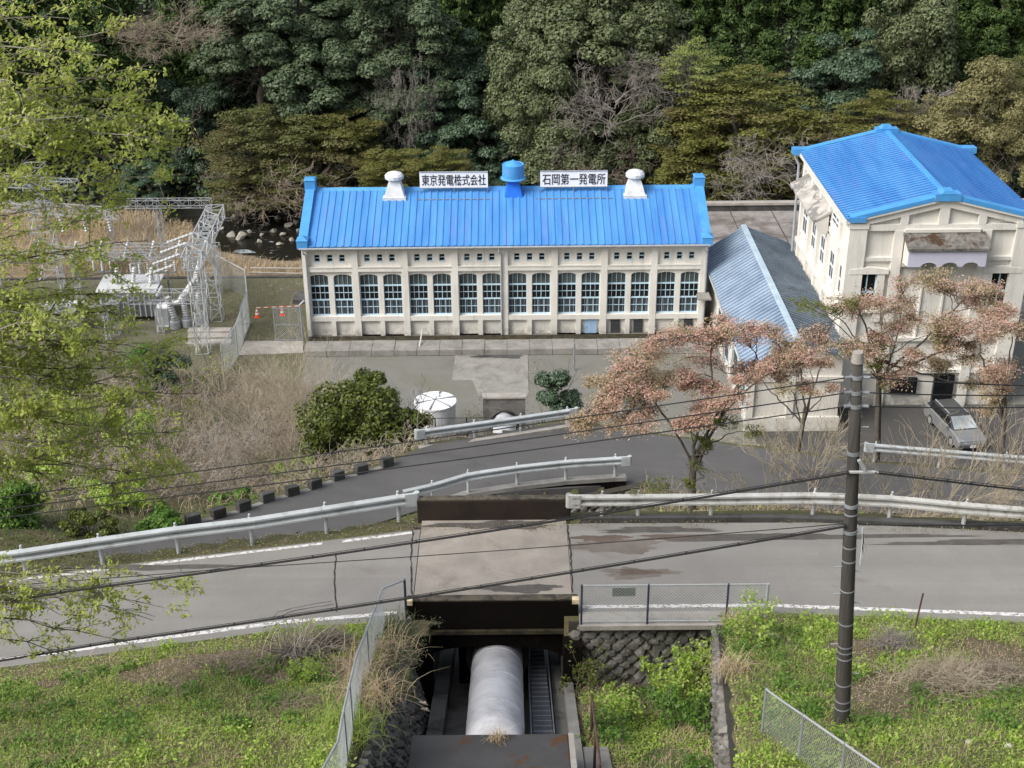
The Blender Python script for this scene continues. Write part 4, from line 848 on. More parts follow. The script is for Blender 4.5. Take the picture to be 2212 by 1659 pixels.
def onroad(x, off): z = float(ZL(x)); return np.array([x, float(LN(x)) + off, z])
pn = [atz(px, py, z) for px, py, z in ((870, 1105, 12.2), (935, 1090, 12.1), (1012, 1066, 12.0), (1117, 1050, 11.9), (1222, 1038, 11.8), (1328, 1031, 11.7), (1352, 1030, 11.7))]
Lq = np.cumsum([0] + [float(np.linalg.norm(b_ - a_)) for a_, b_ in zip(pn[:-1], pn[1:])])
lw = thing('retaining_wall', pn[3], 'dark concrete retaining wall under the curving lower road guardrail', 'wall')
wl = MB(); cp = MB()
for a_, c_ in zip(pn[1:-1], pn[2:]):
    d_ = c_ - a_; d_ /= np.linalg.norm(d_); n_ = np.array([-d_[1], d_[0], 0]); n_ /= np.linalg.norm(n_)
    wl.prism([a_ - n_ * .12 - (0, 0, 2.6), c_ - n_ * .12 - (0, 0, 2.6), c_ + n_ * .2 - (0, 0, 2.6), a_ + n_ * .2 - (0, 0, 2.6)], (0, 0, 2.5)); cp.prism([a_ - n_ * .15 - (0, 0, .098), c_ - n_ * .15 - (0, 0, .098), c_ + n_ * .15 - (0, 0, .098), a_ + n_ * .15 - (0, 0, .098)], (0, 0, .16))
wl.build('wall', M['moss_black'], lw); cp.build('coping', M['conc'], lw)
guardrail('guardrail', pn, 'curving white guardrail on the near edge of the lower road', M['rail_white'], 'roadside guardrails', posts=Lq[1:6], caps=(False, True), h=.92)
pf = [gp(905, 966, 12.0), gp(1020, 950, 11.85), gp(1125, 935, 11.7), gp(1225, 920, 11.6), gp(1238, 918, 11.6)]
Lp = np.cumsum([0] + [float(np.linalg.norm(b_ - a_)) for a_, b_ in zip(pf[:-1], pf[1:])])
guardrail('guardrail', pf, 'short white guardrail on the far edge of the lower road before the tank', M['rail_white'], 'roadside guardrails', posts=[.35, Lp[1] + .1, Lp[2], Lp[3]], h=.8)
pg = [np.array([x, float(LF(x)) + .35, float(ZL(x))]) for x in (14.2, 17, 20, 23, 26)]
guardrail('guardrail', pg, 'pale guardrail behind the bare shrubs near the parked car', M['rail_white'], 'roadside guardrails', every=2.6, caps=(True, False))
# kerbs
tag(MB().prism([(bx1 + .25, 30.02, 17.9), (7, 29.98, 17.9), (13.4, 29.4, 17.9), (16, 28.95, 17.9), (16, 29.15, 17.9), (13.4, 29.6, 17.9), (7, 30.18, 17.9), (bx1 + .25, 30.2, 17.9)], (0, 0, .2)).build('kerb', M['conc_dark']), 'dark kerb under the stained guardrail right of the bridge', 'kerb')
fk = [atz(905, 972, 12.0), atz(1020, 957, 11.85), atz(1130, 940, 11.7), atz(1245, 922, 11.6)]
kb = MB()
for a, c in zip(fk[:-1], fk[1:]): kb.bar(a, c, .22, .25)
tag(kb.build('kerb', M['conc_light']), 'pale kerb under the short guardrail before the tank', 'kerb')
xk0, xk1 = -10.9, -4.3
blocks = [(418, 1131), (473, 1117), (527, 1102), (578, 1083), (632, 1069), (681, 1054), (730, 1036), (781, 1022), (836, 1007)]
kb = MB(); pk_ = [atz(px, py + 2, float(ZL(-10.6 + 5.9 * i / 8)) - .05) for i, (px, py) in enumerate(blocks)]
for a, c in zip(pk_[:-1], pk_[1:]): kb.bar(a, c, .2, .14)
tag(kb.build('kerb', M['conc']), 'low kerb joining the row of mossy kerb blocks', 'kerb')
for i, p in enumerate(pk_):
    q = pk_[min(i + 1, 8)] - pk_[max(i - 1, 0)]; q /= np.linalg.norm(q); n_ = np.array([-q[1], q[0], 0]); n_ /= np.linalg.norm(n_)
    o = MB().obox(p + np.array([0, 0, .17]), q * .25, n_ * .13, (0, 0, .24)).build('kerb_block', M['conc_dark'], bevel=.03)
    tag(o, 'mossy dark kerb block on the lower road edge, %s from the left' % ords[i], 'kerb block', 'kerb blocks along the lower road')

# ------------------------------------------------------------------ chain link fences
def net(path, h0, h1, step, r, drape=None):     # crossing wires between a lower and an upper line
    p = np.asarray(path, float); seg = np.linalg.norm(np.diff(p, axis=0), axis=1); L = np.concatenate([[0], np.cumsum(seg)])
    at = lambda s_: np.stack([np.interp(s_, L, p[:, i]) for i in range(3)], -1)
    hh = h1 - h0; P0_, P1_ = [], []
    for sgn in (1, -1):
        for s0 in np.arange(-hh, L[-1] + hh, step):
            a, c = (s0, s0 + hh) if sgn > 0 else (s0 + hh, s0)
            lo, hi = 0.0, 1.0
            if c != a:
                t0, t1 = sorted(((0 - a) / (c - a), (L[-1] - a) / (c - a))); lo, hi = max(0, t0), min(1, t1)
            if hi - lo < .02: continue
            k = 6; f = np.linspace(lo, hi, k); q = at(a + (c - a) * f); q[:, 2] += h0 + hh * f
            for i in range(k - 1): P0_.append(q[i]); P1_.append(q[i + 1])
    return np.array(P0_), np.array(P1_), r
def segs_mesh(name, P0_, P1_, R0, R1, mat, n=3):
    P0_, P1_ = np.asarray(P0_, float), np.asarray(P1_, float); m = len(P0_); R0 = np.broadcast_to(R0, (m,)); R1 = np.broadcast_to(R1, (m,))
    t_ = P1_ - P0_; t_ /= np.linalg.norm(t_, axis=1)[:, None] + 1e-9
    up = np.where(np.abs(t_[:, 2:3]) > .9, np.array([[0, 1.0, 0]]), np.array([[0, 0, 1.0]])); e1 = np.cross(t_, up); e1 /= np.linalg.norm(e1, axis=1)[:, None] + 1e-9; e2 = np.cross(e1, t_)
    ang = 2 * math.pi * np.arange(n) / n; ring = np.cos(ang)[None, :, None] * e1[:, None] + np.sin(ang)[None, :, None] * e2[:, None]
    A = P0_[:, None] + ring * R0[:, None, None]; B = P1_[:, None] + ring * R1[:, None, None]
    V_ = np.concatenate([A, B], 1).reshape(-1, 3)
    base = (np.arange(m) * 2 * n)[:, None]; j = np.arange(n); f = np.stack([j, (j + 1) % n, n + (j + 1) % n, n + j], -1)
    F_ = (base[:, :, None] + f[None]).reshape(-1, 4)
    me = bpy.data.meshes.new(name); me.vertices.add(len(V_)); me.vertices.foreach_set('co', V_.astype(np.float32).ravel())
    me.loops.add(len(F_) * 4); me.loops.foreach_set('vertex_index', F_.astype(np.int32).ravel()); me.polygons.add(len(F_))
    me.polygons.foreach_set('loop_start', np.arange(0, len(F_) * 4, 4, dtype=np.int32)); me.polygons.foreach_set('loop_total', np.full(len(F_), 4, np.int32))
    me.polygons.foreach_set('use_smooth', np.ones(len(F_), bool)); me.materials.append(mat); me.update(calc_edges=True); return me
def fence(path, h, lab, mesh_step=.06, r=.0032, post_r=.025, post_mat='galv', rail_mat='galv', posts=None, cat='fence', group=None, h0=.04, bottom_rail=False, name='mesh_fence', rail_r=.02, net_mat='wire'):
    t_ = thing(name, path[0], lab, cat, group); p = np.asarray(path, float)
    a, c, rr_ = net(path, h0, h, mesh_step * 1.414, r); link('netting', segs_mesh('netting', a, c, rr_, rr_, M[net_mat]), t_)
    MB().tube([q + np.array([0, 0, h]) for q in p], rail_r, 8).build('top_rail', M[rail_mat], t_)
    if bottom_rail: MB().tube([q + np.array([0, 0, h0]) for q in p], rail_r * .8, 8).build('bottom_rail', M[rail_mat], t_)
    seg = np.linalg.norm(np.diff(p, axis=0), axis=1); L = np.concatenate([[0], np.cumsum(seg)])
    for s_ in (posts if posts is not None else np.arange(0, L[-1] + .01, 1.8)):
        q = np.array([np.interp(s_, L, p[:, i]) for i in range(3)])
        MB().tube([q - np.array([0, 0, .3]), q + np.array([0, 0, h + .02])], post_r, 8).build('post', M[post_mat], t_)
    return t_
yr_ = 25.48
f1 = fence([(1.58, yr_, 18.0), (5.88, yr_, 18.0)], 1.12, 'mesh fence panel with navy posts on the stone wall right of the bridge', posts=[0, 1.55, 3.4], post_mat='navy_post', h0=.1, bottom_rail=True)
MB().tube([(5.9, yr_, 16.6), (5.9, yr_, 19.13)], .035, 10).build('post', M['galv'], f1)
pq = aty(1348, 1280, yr_); o = MB().box(pq[0] - .27, pq[0] + .27, yr_ + .02, yr_ + .03, pq[2] - .12, pq[2] + .11).build('plate', mat_var('dull_green_plate', (.15, .18, .15), .1, 2), f1); o['label'] = 'blank grey green plate hung on the netting'
# fence along the left edge of the cut
fl = [atz(862, 1338, 18.02), atz(822, 1345, 18.05)]
def under(px, py, h):
    for y in np.arange(26, 12, -.02):
        q = aty(px, py, y)
        if q[2] - h > float(near_slope(q[0], y)): break
    return np.array([q[0], y, q[2] - h])
pts = [np.array([-2.55, 25.75, 18.0])] + [under(px, py, 1.12) for px, py in ((827, 1271), (792, 1360), (770, 1416), (755, 1479), (742, 1535), (730, 1601), (695, 1665), (650, 1750))]
f2 = fence(pts[1:], 1.12, 'sagging mesh fence along the left edge of the penstock cut', posts=[], h0=.02, rail_r=.022)
MB().tube([pts[0] + (0, 0, -.2), pts[0] + (0, 0, 1.15)], .03, 8).build('post', M['navy_post'], f2); MB().tube([pts[0] + (0, 0, 1.13), pts[1] + (0, 0, 1.12)], .022, 8).build('top_rail', M['galv'], f2)
for k in (2, 4, 5): MB().tube([pts[k] + (0, 0, -.2), pts[k] + (0, 0, 1.1)], .022, 8).build('post', M['galv_dark'], f2)
# low fence on the right bank
pts = [under(px, py, 1.0) for px, py in ((1655, 1489), (1695, 1518), (1735, 1545), (1800, 1590), (1900, 1659), (2010, 1740), (2100, 1810))]
f3 = fence(pts, 1.0, 'leaning mesh fence on the weedy bank at the lower right', posts=[0, 1.5, 2.8], h0=.02, post_mat='galv_dark')
# thin black wire fence before the tank and portal
bp = [atz(px, 868 - 0.004 * (px - 865) + 62, 1.2) for px in (868, 945, 1011, 1067, 1125, 1170)]
bp = [np.array([q[0], 64.6, 1.15]) for q in bp]
t_ = thing('wire_fence', bp[2], 'thin black wire fence in front of the white tank and portal', 'fence')
for k in range(len(bp)): MB().tube([bp[k] - (0, 0, .5), bp[k] + (0, 0, 1.75)], .035, 8).build('post', M['black'], t_)
for z in (1.72,): MB().tube([q + np.array([0, 0, z]) for q in bp], .018, 6).build('top_wire', M['black'], t_)

# ------------------------------------------------------------------ tank and portal
tk = thing('water_tank', (-4.4, 67.6, 0), 'round white water tank with flat ribbed lid', 'tank')
MB().lathe([(1.16, -.3), (1.16, 2.0), (1.2, 2.03), (1.2, 2.12)], (-4.4, 67.6, .3), 40).build('body', M['vent_white'], tk)
lid = MB().lathe([(1.21, 2.12), (.6, 2.17), (.03, 2.20)], (-4.4, 67.6, .3), 40).build('lid', M['white'], tk)
rbm = MB()
for a in (.35, 1.35, 2.4): rbm.bar((-4.4 - 1.18 * math.cos(a), 67.6 - 1.18 * math.sin(a), 2.46), (-4.4 + 1.18 * math.cos(a), 67.6 + 1.18 * math.sin(a), 2.46), .05, .12)
rbm.build('lid_ribs', M['galv_dark'], tk); MB().box(-4.6, -4.2, 67.9, 68.2, 2.45, 2.58).build('hatch', M['white'], tk)
ld = MB()
for dx in (-.16, .16): ld.tube([(-5.65 + dx, 67.5, .2), (-5.65 + dx, 67.5, 2.9), (-5.5 + dx, 67.6, 3.15), (-5.3 + dx, 67.6, 2.5)], .025, 6)
for z in np.arange(.5, 2.8, .3): ld.tube([(-5.81, 67.5, z), (-5.49, 67.5, z)], .018, 6)
ld.build('ladder', M['galv_dark'], tk)
po = thing('tunnel_portal', (PIPE_X, 66.2, 0), 'concrete portal block with arched opening swallowing the penstock', 'portal')
zc = float(pipe_z(66)); pm = MB(); px0, px1, pt = PIPE_X - 1.2, PIPE_X + 1.15, 3.6
arc = [(PIPE_X + .8 * math.cos(t_), zc + .1 + .8 * math.sin(t_)) for t_ in np.linspace(0, math.pi, 15)]
pm.prism([(x, 65.5, z) for x, z in [(px1, pt), (px1, -.3), (PIPE_X + .8, -.3)] + arc + [(PIPE_X - .8, -.3), (px0, -.3), (px0, pt)]], (0, .42, 0)); pm.build('wall', M['portal'], po)
MB().box(px0 + .05, px1 - .05, 65.93, 67.4, -.3, 2.95).build('tunnel_back', M['moss_black'], po); MB().box(px0 - .04, px1 + .04, 65.42, 66.0, pt + .001, pt + .1).build('coping', M['conc_light'], po)
zr = MB().tube([(PIPE_X + .84 * math.cos(t_), 65.47, zc + .1 + .84 * math.sin(t_)) for t_ in np.linspace(0, math.pi, 15)], .05, 6).build('arch_ring', M['conc_dark'], po)
for (px, py, h_, lab) in ((1240, 800, 1.9, 'thin grey pipe post standing on the yard gravel right of the concrete pad'),):
    q = atz(px, py, 0); tag(MB().tube([q, q + (0, 0, h_)], .05, 8).build('yard_post', M['galv_dark']), lab, 'post')
q = atz(905, 752, .4); tag(MB().tube([q + (.15, 1.6, .6), q + (0.05, .4, .1), q + (0, 0, -.2)], .05, 8).build('drain_pipe', M['porcelain']), 'short white pipe crossing the drain cover', 'pipe')

# ------------------------------------------------------------------ substation
def lattice(b, a, c, w, h, k, r=.03, up=(0, 0, 1)):
    a, c, up = np.asarray(a, float), np.asarray(c, float), np.asarray(up, float); t_ = c - a; L = np.linalg.norm(t_); t_ /= L; s_ = np.cross(t_, up); s_ /= np.linalg.norm(s_); u = np.cross(s_, t_)
    cs = [s_ * sx * w / 2 + u * sz * h / 2 for sx, sz in ((-1, -1), (1, -1), (1, 1), (-1, 1))]
    for q in cs: b.bar(a + q, c + q, r * 2)
    for i in range(k + 1):
        p = a + t_ * L * i / k
        for j in range(4): b.bar(p + cs[j], p + cs[(j + 1) % 4], r * 1.4)
        if i < k:
            n_ = a + t_ * L * (i + 1) / k
            for j in range(4): b.bar(p + cs[j], n_ + cs[(j + 1) % 4], r * 1.2) if (i + j) % 2 else b.bar(p + cs[(j + 1) % 4], n_ + cs[j], r * 1.2)
    return b
def insul(b, a, c, r=.11, k=8):
    a, c = np.asarray(a, float), np.asarray(c, float); n = 2 * k + 1
    b.tube([a + (c - a) * i / (n - 1) for i in range(n)], [r if i % 2 else r * .55 for i in range(n)], 10)
S = lambda px, py, z: atz(px, py, z)
far_b = S(470, 690, 0); near_b = S(440, 762, 0)
ga = thing('gantry', far_b, 'tall white lattice gantry with a long beam across the substation', 'gantry')
tf = np.array([far_b[0] - .3, far_b[1], 6.4]); tn = np.array([near_b[0] - .2, near_b[1] + 1.2, 6.2]); xb_ = np.array([far_b[0], 98, 6.4])
far2 = np.array([far_b[0] + .2, 92.0, 0.0])
for a, tp in ((far_b, tf), (near_b, tn)): lattice(MB(), (a[0], a[1], 0), tp, .8, .8, 7, .03, up=(0, 1, 0)).build('tower', M['galv'], ga)
lattice(MB(), tn + (0, -1.0, 0), tf + (0, 4.5, 0), 1.15, .9, 9, .035).build('beam', M['galv'], ga)
for k, y in enumerate((79.5, 81.5, 83.6, 85.5)): q = MB(); insul(q, (tf[0] - .8, y, 6.2), (tf[0] - 2.6, y - .2, 5.6), .12, 7); q.build('insulator', M['porcelain'], ga)
for nm, ya, yb_, z, x0, x1, lab, dz in (('a', 0, 0, 3.3, -33, -21.0, 'lattice beam with hanging insulators across the back of the substation', 90.0), ('b', 0, 0, 2.7, -27.2, -20.6, 'low lattice frame over the arresters at the front of the substation', 82.8)):
    y = dz; t_ = thing('steel_truss', (x0, y, 0), lab, 'truss')
    lattice(MB(), (x0, y, z), (x1, y, z), .7, .85 if nm == 'a' else .8, 9, .022).build('beam', M['galv'], t_)
    for x in (x0 + .3, (x0 + x1) / 2 if nm == 'b' else x0 + 6, x1 - .3): lattice(MB(), (x, y, 0), (x, y, z - .4), .4, .4, 4, .02, up=(0, 1, 0)).build('leg', M['galv'], t_)
    for x in np.linspace(x0 + 1.5, x1 - 1.2, 6 if nm == 'a' else 3):
        q = MB(); insul(q, (x + .35, y, z + .75), (x - .1, y - .1, z - .5 if nm == 'a' else z + .05), .13, 6); q.build('insulator', M['porcelain'], t_)
tfm = thing('transformer', S(290, 690, 0), 'white box transformer half hidden by the lattice frames', 'transformer')
q = S(290, 692, 0); MB().box(q[0] - 2.2, q[0] + 1.6, q[1], q[1] + 2.2, .3, 2.1).build('tank', M['grey_paint'], tfm); MB().prism([(q[0] - 2.4, q[1] - .2, 2.1), (q[0] + 1.8, q[1] - .2, 2.1), (q[0] + 1.8, q[1] + 2.5, 2.35), (q[0] - 2.4, q[1] + 2.5, 2.35)], (0, 0, .1)).build('lid', M['porcelain'], tfm)
fin = MB()
for i in range(10): fin.box(q[0] - 2.0 + i * .37, q[0] - 1.94 + i * .37, q[1] - .35, q[1] - .01, .4, 1.9)
fin.build('cooling_fins', M['grey_paint'], tfm)
for dx in (-1.2, 0, 1.2): m_ = MB(); insul(m_, (q[0] + dx, q[1] + 1, 2.4), (q[0] + dx + .25, q[1] + .9, 3.6), .16, 6); m_.build('bushing', M['porcelain'], tfm)
pipe_ = MB().tube([(q[0] + 1.9, q[1] + .6, 1.0), (q[0] + 3.2, q[1] + .2, 1.2), (q[0] + 4.3, q[1] + 1.2, 2.6), (q[0] + 4.8, q[1] + 1.8, 4.0)], .22, 10).build('conservator_pipe', M['porcelain'], tfm)
ck = S(354, 706, 0); cbn = thing('control_cabinet', ck, 'small white upright cabinet before the arresters', 'cabinet')
MB().box(ck[0] - .35, ck[0] + .35, ck[1], ck[1] + .7, 0, 1.35).build('body', M['white'], cbn); MB().prism([(ck[0] - .4, ck[1] - .06, 1.351), (ck[0] + .4, ck[1] - .06, 1.351), (ck[0] + .4, ck[1] + .76, 1.42), (ck[0] - .4, ck[1] + .76, 1.42)], (0, 0, .06)).build('roof', M['white'], cbn)
MB().box(ck[0] - .3, ck[0] + .3, ck[1] - .02, ck[1] - .002, .15, 1.25).build('door', M['grey_paint'], cbn)
for k, (px, py, lean, lab) in enumerate(((380, 708, -.35, 'first and most tilted of three white surge arresters'), (405, 704, -.1, 'middle of three white surge arresters, by the cabinet'), (432, 698, .1, 'rightmost white surge arrester next to the lattice leg'))):
    a = S(px, py, 0); t_ = thing('surge_arrester', a, lab, 'arrester', 'arresters in the substation')
    MB().lathe([(.36, 0), (.36, .5), (.27, .56), (.27, .75)], a, 14).build('base', M['grey_paint'], t_); m_ = MB(); insul(m_, a + (0, 0, .75), a + (lean, .1, 2.3), .24, 9); m_.build('bushing', M['porcelain'], t_)
# more frames, switches and cabinets between the trusses
for x0, x1, y, z, w_, lab in ((-36, -24.5, 86.2, 4.4, .55, 'slender lattice beam across the middle of the substation'), (-30.5, -22.5, 95.5, 5.0, .6, 'rear lattice beam nearest the dry reeds'), (-35, -27, 81.8, 2.3, .5, 'front left lattice beam under the foreground leaves')):
    t_ = thing('steel_truss', (x0, y, 0), lab, 'truss'); lattice(MB(), (x0, y, z), (x1, y, z), w_, w_, 10, .018).build('beam', M['galv'], t_)
    for x in (x0 + .2, (x0 + x1) / 2, x1 - .2): lattice(MB(), (x, y, 0), (x, y, z - w_ / 2), .35, .35, 6, .016, up=(0, 1, 0)).build('leg', M['galv'], t_)
for k, (x, y, lab) in enumerate(((-22.6, 88.5, 'pole mounted switch nearest the back fence'), (-24.4, 88.0, 'pole mounted switch left of the nearest fence one'), (-26.2, 87.6, 'pole mounted switch before the transformer lid'), (-21.8, 86.0, 'pole mounted switch right beside the tall gantry'), (-29.0, 88.2, 'leftmost pole mounted switch behind the transformer'))):
    t_ = thing('disconnect_switch', (x, y, 0), lab, 'switch', 'switches in the substation'); MB().bar((x, y, 0), (x, y, 2.4), .12).bar((x - .7, y, 2.4), (x + .7, y, 2.4), .09).build('stand', M['galv_dark'], t_)
    for dx in (-.6, 0, .6): m_ = MB(); insul(m_, (x + dx, y, 2.45), (x + dx, y, 3.2), .10, 5); m_.build('insulator', M['porcelain'], t_)
    MB().bar((x - .65, y, 3.23), (x + .65, y, 3.3), .05).build('blade', M['galv'], t_)
for k, (x, y, h_, lab) in enumerate(((-29.8, 83.6, 1.7, 'grey upright cabinet left of the transformer'), (-31.6, 84.5, 1.4, 'low grey cabinet at the far left of the substation'))):
    t_ = thing('switch_cabinet', (x, y, 0), lab, 'cabinet'); MB().box(x - .5, x + .5, y, y + .8, 0, h_).build('body', M['grey_paint'], t_); MB().box(x - .56, x + .56, y - .06, y + .86, h_ + .001, h_ + .07).build('roof', M['porcelain'], t_); MB().box(x - .44, x + .44, y - .025, y - .002, .12, h_ - .12).build('door', M['galv'], t_)
for k, (ya, za, yb2, zb) in enumerate(((79.6, 5.5, 90, 3.9), (81.6, 5.5, 90, 3.9), (83.7, 5.5, 95.5, 5.3))):
    x = tf[0] - 2.6; tag(MB().tube([np.array([x, ya, za]) + (np.array([x - 3.5, yb2, zb]) - np.array([x, ya, za])) * f - np.array([0, 0, .5 * f * (1 - f)]) for f in np.linspace(0, 1, 8)], .02, 5).build('bus_wire', M['galv_dark']), ('nearest', 'middle', 'farthest')[k] + ' sagging bus wire from the gantry insulators', 'wire', 'bus wires in the substation')
for y in (80.6, 81.6, 82.5):
    p = S(455, 742 - (y - 80.6) * 12, 0); structure(MB().box(p[0] - 1.5, p[0] + 1.4, p[1] - .35, p[1] + .35, -.2, .12 + .06 * (y - 80)).build('concrete_step', M['conc_light']))
sx, sy = -34.5, 93
bt = thing('lattice_tower', (sx, sy, 0), 'white lattice tower behind the green leaves at the far left', 'tower')
lattice(MB(), (sx, sy, 0), (sx, sy, 8.8), 1.4, 1.4, 9, .035, up=(0, 1, 0)).build('tower', M['galv'], bt); lattice(MB(), (sx - 2.5, sy, 7.6), (sx + 3.0, sy, 7.3), .8, .6, 7, .03).build('arm', M['galv'], bt)
lattice(MB(), (sx - 2.5, sy, 5.8), (sx + 6.0, sy - 1, 5.4), .8, .6, 8, .03).build('arm', M['galv'], bt)
for x in (1.5, 3.2, 5.0): m_ = MB(); insul(m_, (sx + x, sy - .5, 5.3), (sx + x + .2, sy - .7, 3.9), .14, 7); m_.build('insulator', M['porcelain'], bt)
# substation fence, gate, cones
fa = [S(475, 612, 0), S(535, 645, 0), S(540, 700, 0), S(515, 770, 0), S(485, 815, 0)]
fa = [np.array([q[0], q[1], 0.0]) for q in fa]
L_ = np.cumsum([0] + [float(np.linalg.norm(b_ - a_)) for a_, b_ in zip(fa[:-1], fa[1:])])
fence(fa, 2.2, 'grey mesh fence along the right side of the substation', mesh_step=.11, r=.008, post_r=.045, post_mat='galv', posts=L_, rail_r=.045)
def gate(px0, py0, px1, py1, h, lab):
    a, c = S(px0, py0, 0), S(px1, py1, 0); a[2] = c[2] = .1; t_ = thing('mesh_gate', a, lab, 'gate', 'gate leaves by the powerhouse')
    f = MB(); up = np.array([0, 0, h])
    for z in (0, h * .48, h): f.bar(a + (0, 0, z), c + (0, 0, z), .055)
    f.bar(a, a + up, .06).bar(c, c + up, .06).bar(a + (0, 0, 0), c + (0, 0, h * .48), .035); f.build('gate_frame', M['galv_dark'], t_)
    p0_, p1_, r_ = net([a, c], .05, h, .16, .007); link('netting', segs_mesh('netting', p0_, p1_, r_, r_, M['wire']), t_)
gate(596, 737, 650, 737, 2.3, 'closed mesh gate leaf next to the powerhouse corner')
gate(540, 700, 526, 737, 2.3, 'mesh gate leaf swung open along the substation fence')
gpst = S(655, 738, 0); tag(MB().tube([(gpst[0], gpst[1], 0), (gpst[0], gpst[1], 2.7), (gpst[0] + .3, gpst[1] + .1, 2.95)], .08, 10).build('gate_post', M['galv_dark']), 'steel gate post at the powerhouse corner', 'post')
for px, py, lab in ((556, 685, 'orange traffic cone with white bands left end of the barrier bar'), (610, 681, 'orange traffic cone under the barrier bar behind the gate')):
    q = S(px, py, 0); t_ = thing('traffic_cone', q, lab, 'cone', 'traffic cones behind the gate')
    MB().box(q[0] - .19, q[0] + .19, q[1] - .19, q[1] + .19, 0, .04).build('base', M['cone'], t_); MB().lathe([(.14, .04), (.03, .72)], q, 16).build('body', M['cone'], t_)
    MB().lathe([(.121, .21), (.098, .35)], q, 16).lathe([(.081, .45), (.061, .57)], q, 16).build('bands', M['white'], t_)
a, c = S(556, 685, 0) + (0, 0, .72), S(655, 682, 0) + (0, 0, .75); bb_ = MB()
for i in range(12): bb_.bar(a + (c - a) * i / 12, a + (c - a) * (i + 1) / 12, .04, .04, i % 2)
tag(bb_.build('cone_bar', [M['white'], M['cone']]), 'striped barrier bar resting on the two cones', 'barrier')

# ------------------------------------------------------------------ utility pole and cables
def ground_hit(px, py):
    for y in np.arange(30, 14, -.02):
        p = aty(px, py, y)
        if p[2] >= float(H(p[0], y)): pass
        else: continue
        return p
yb = 20.2
for y in np.arange(24, 16, -.02):
    p = aty(1818, 1561, y)
    if p[2] > float(near_slope(p[0], y)): yb = y
    else: break
for y in np.arange(16, 25, .02):
    p = aty(1818, 1561, y)
    if p[2] < float(near_slope(p[0], y)): yb = y; break
base = aty(1818, 1561, yb); top = aty(1853, 768, yb + .0)
up_ = thing('utility_pole', base, 'weathered grey utility pole with metal bands and climbing pegs', 'utility pole')
lerp = lambda f: base + (top - base) * f
HP = float(np.linalg.norm(top - base)); pr_ = lambda f: .147 - .060 * f
MB().tube([lerp(f) for f in (-.06, 0, .25, .5, .75, 1.0)], [pr_(f) for f in (-.06, 0, .25, .5, .75, 1.0)], 20).build('shaft', M['pole'], up_, smooth=True)
MB().tube([lerp(.985), lerp(1.008)], [.105, .085], 16).build('cap', M['conc_light'], up_)
for py in (807, 836, 862, 955, 1062, 1080, 1117, 1320, 1372, 1385, 1400, 1462, 1502, 1520, 1150, 1245, 1180):
    f = (py - 1561) / (768 - 1561); big = py in (807, 836, 862, 955, 1062, 1117)
    MB().tube([lerp(f - .0022 * (2 if big else .8)), lerp(f + .0022 * (2 if big else .8))], pr_(f) + (.012 if big else .006), 18).build('band', M['galv_dark'], up_)
for k, py in enumerate((905, 1040, 1120, 1195, 1205, 1255, 1275, 1370, 1440)):
    f = (py - 1561) / (768 - 1561); q = lerp(f); sgn = -1 if k % 2 else 1
    MB().tube([q, q + np.array([sgn * (pr_(f) + .13), -.02, .01])], .011, 6).build('climbing_peg', M['galv'], up_)
for py in (807, 836, 862):
    f = (py - 1561) / (768 - 1561); q = lerp(f); m_ = MB()
    for sgn in (-1, 1): m_.tube([q + (sgn * .09, -.03, 0), q + (sgn * .2, -.05, 0)], .03, 8)
    m_.build('wire_clamp', M['galv_dark'], up_)
f = (988 - 1561) / (768 - 1561); q = lerp(f); MB().bar(q + (-.1, -.12, 0), q + (.4, -.12, 0), .035).build('cross_bracket', M['porcelain'], up_)
f = (970 - 1561) / (768 - 1561); q = lerp(f); MB().bar(q + (.05, -.16, .08), q + (.16, -.16, -.1), .06).build('clamp', M['galv'], up_)
f = (1145 - 1561) / (768 - 1561); q = lerp(f); m_ = MB()
for k in range(3): m_.tube([q + (.16 + .02 * k, -.1, .38 - .1 * k), q + (.2, -.1, .1 - .12 * k), q + (.26 - .03 * k, -.1, -.1 - .14 * k)], .018, 6)
m_.build('cable_loops', M['porcelain'], up_)
def cable(name, pts, r, lab, n=60, cat='cable', twist=False):
    P = [np.asarray(p, float) for p in pts]; out = []
    for a, c, sag in zip(P[:-1], P[1:], [.0] * 9):
        for i in range(n): out.append(a + (c - a) * i / n)
    out.append(P[-1]); return tag(MB().tube(out, r, 6, caps=True).build(name, M['black']), lab, cat, 'cables on the utility pole')
def span(p0, px, py, y, sag, far=1.7):        # from the pole attachment through the point seen at the frame edge and on to the next pole
    q = aty(px, py, y); L = q - p0; e = p0 + L * far; n = 50; out = []
    k = sag
    for i in range(n + 1):
        s_ = i / n; p = p0 + (e - p0) * s_; p[2] -= 4 * k * s_ * (1 - s_) - 4 * k * (1 / far) * (1 - 1 / far) * s_ * far * 1.0 * (1 if s_ <= 1 / far else (1 - s_) / (1 - 1 / far) / (s_ * far))
        out.append(p)
    return out
fp = lambda py: lerp((py - 1561) / (768 - 1561))
names = ('top', 'second', 'third')
for k, (py, pl_, pr2) in enumerate(((807, 1075, 833), (836, 1101, 854), (862, 1119, 880))):
    a = fp(py)
    tag(MB().tube(span(a + (-.18, -.05, 0), 0, pl_, yb + .6, .12), .0105, 6).build('overhead_wire', M['black']), '%s overhead wire running left from the pole' % names[k], 'wire', 'overhead wires')
    tag(MB().tube(span(a + (.18, -.05, 0), 2212, pr2, yb + .3, .05), .0105, 6).build('overhead_wire', M['black']), '%s overhead wire running right from the pole' % names[k], 'wire', 'overhead wires')
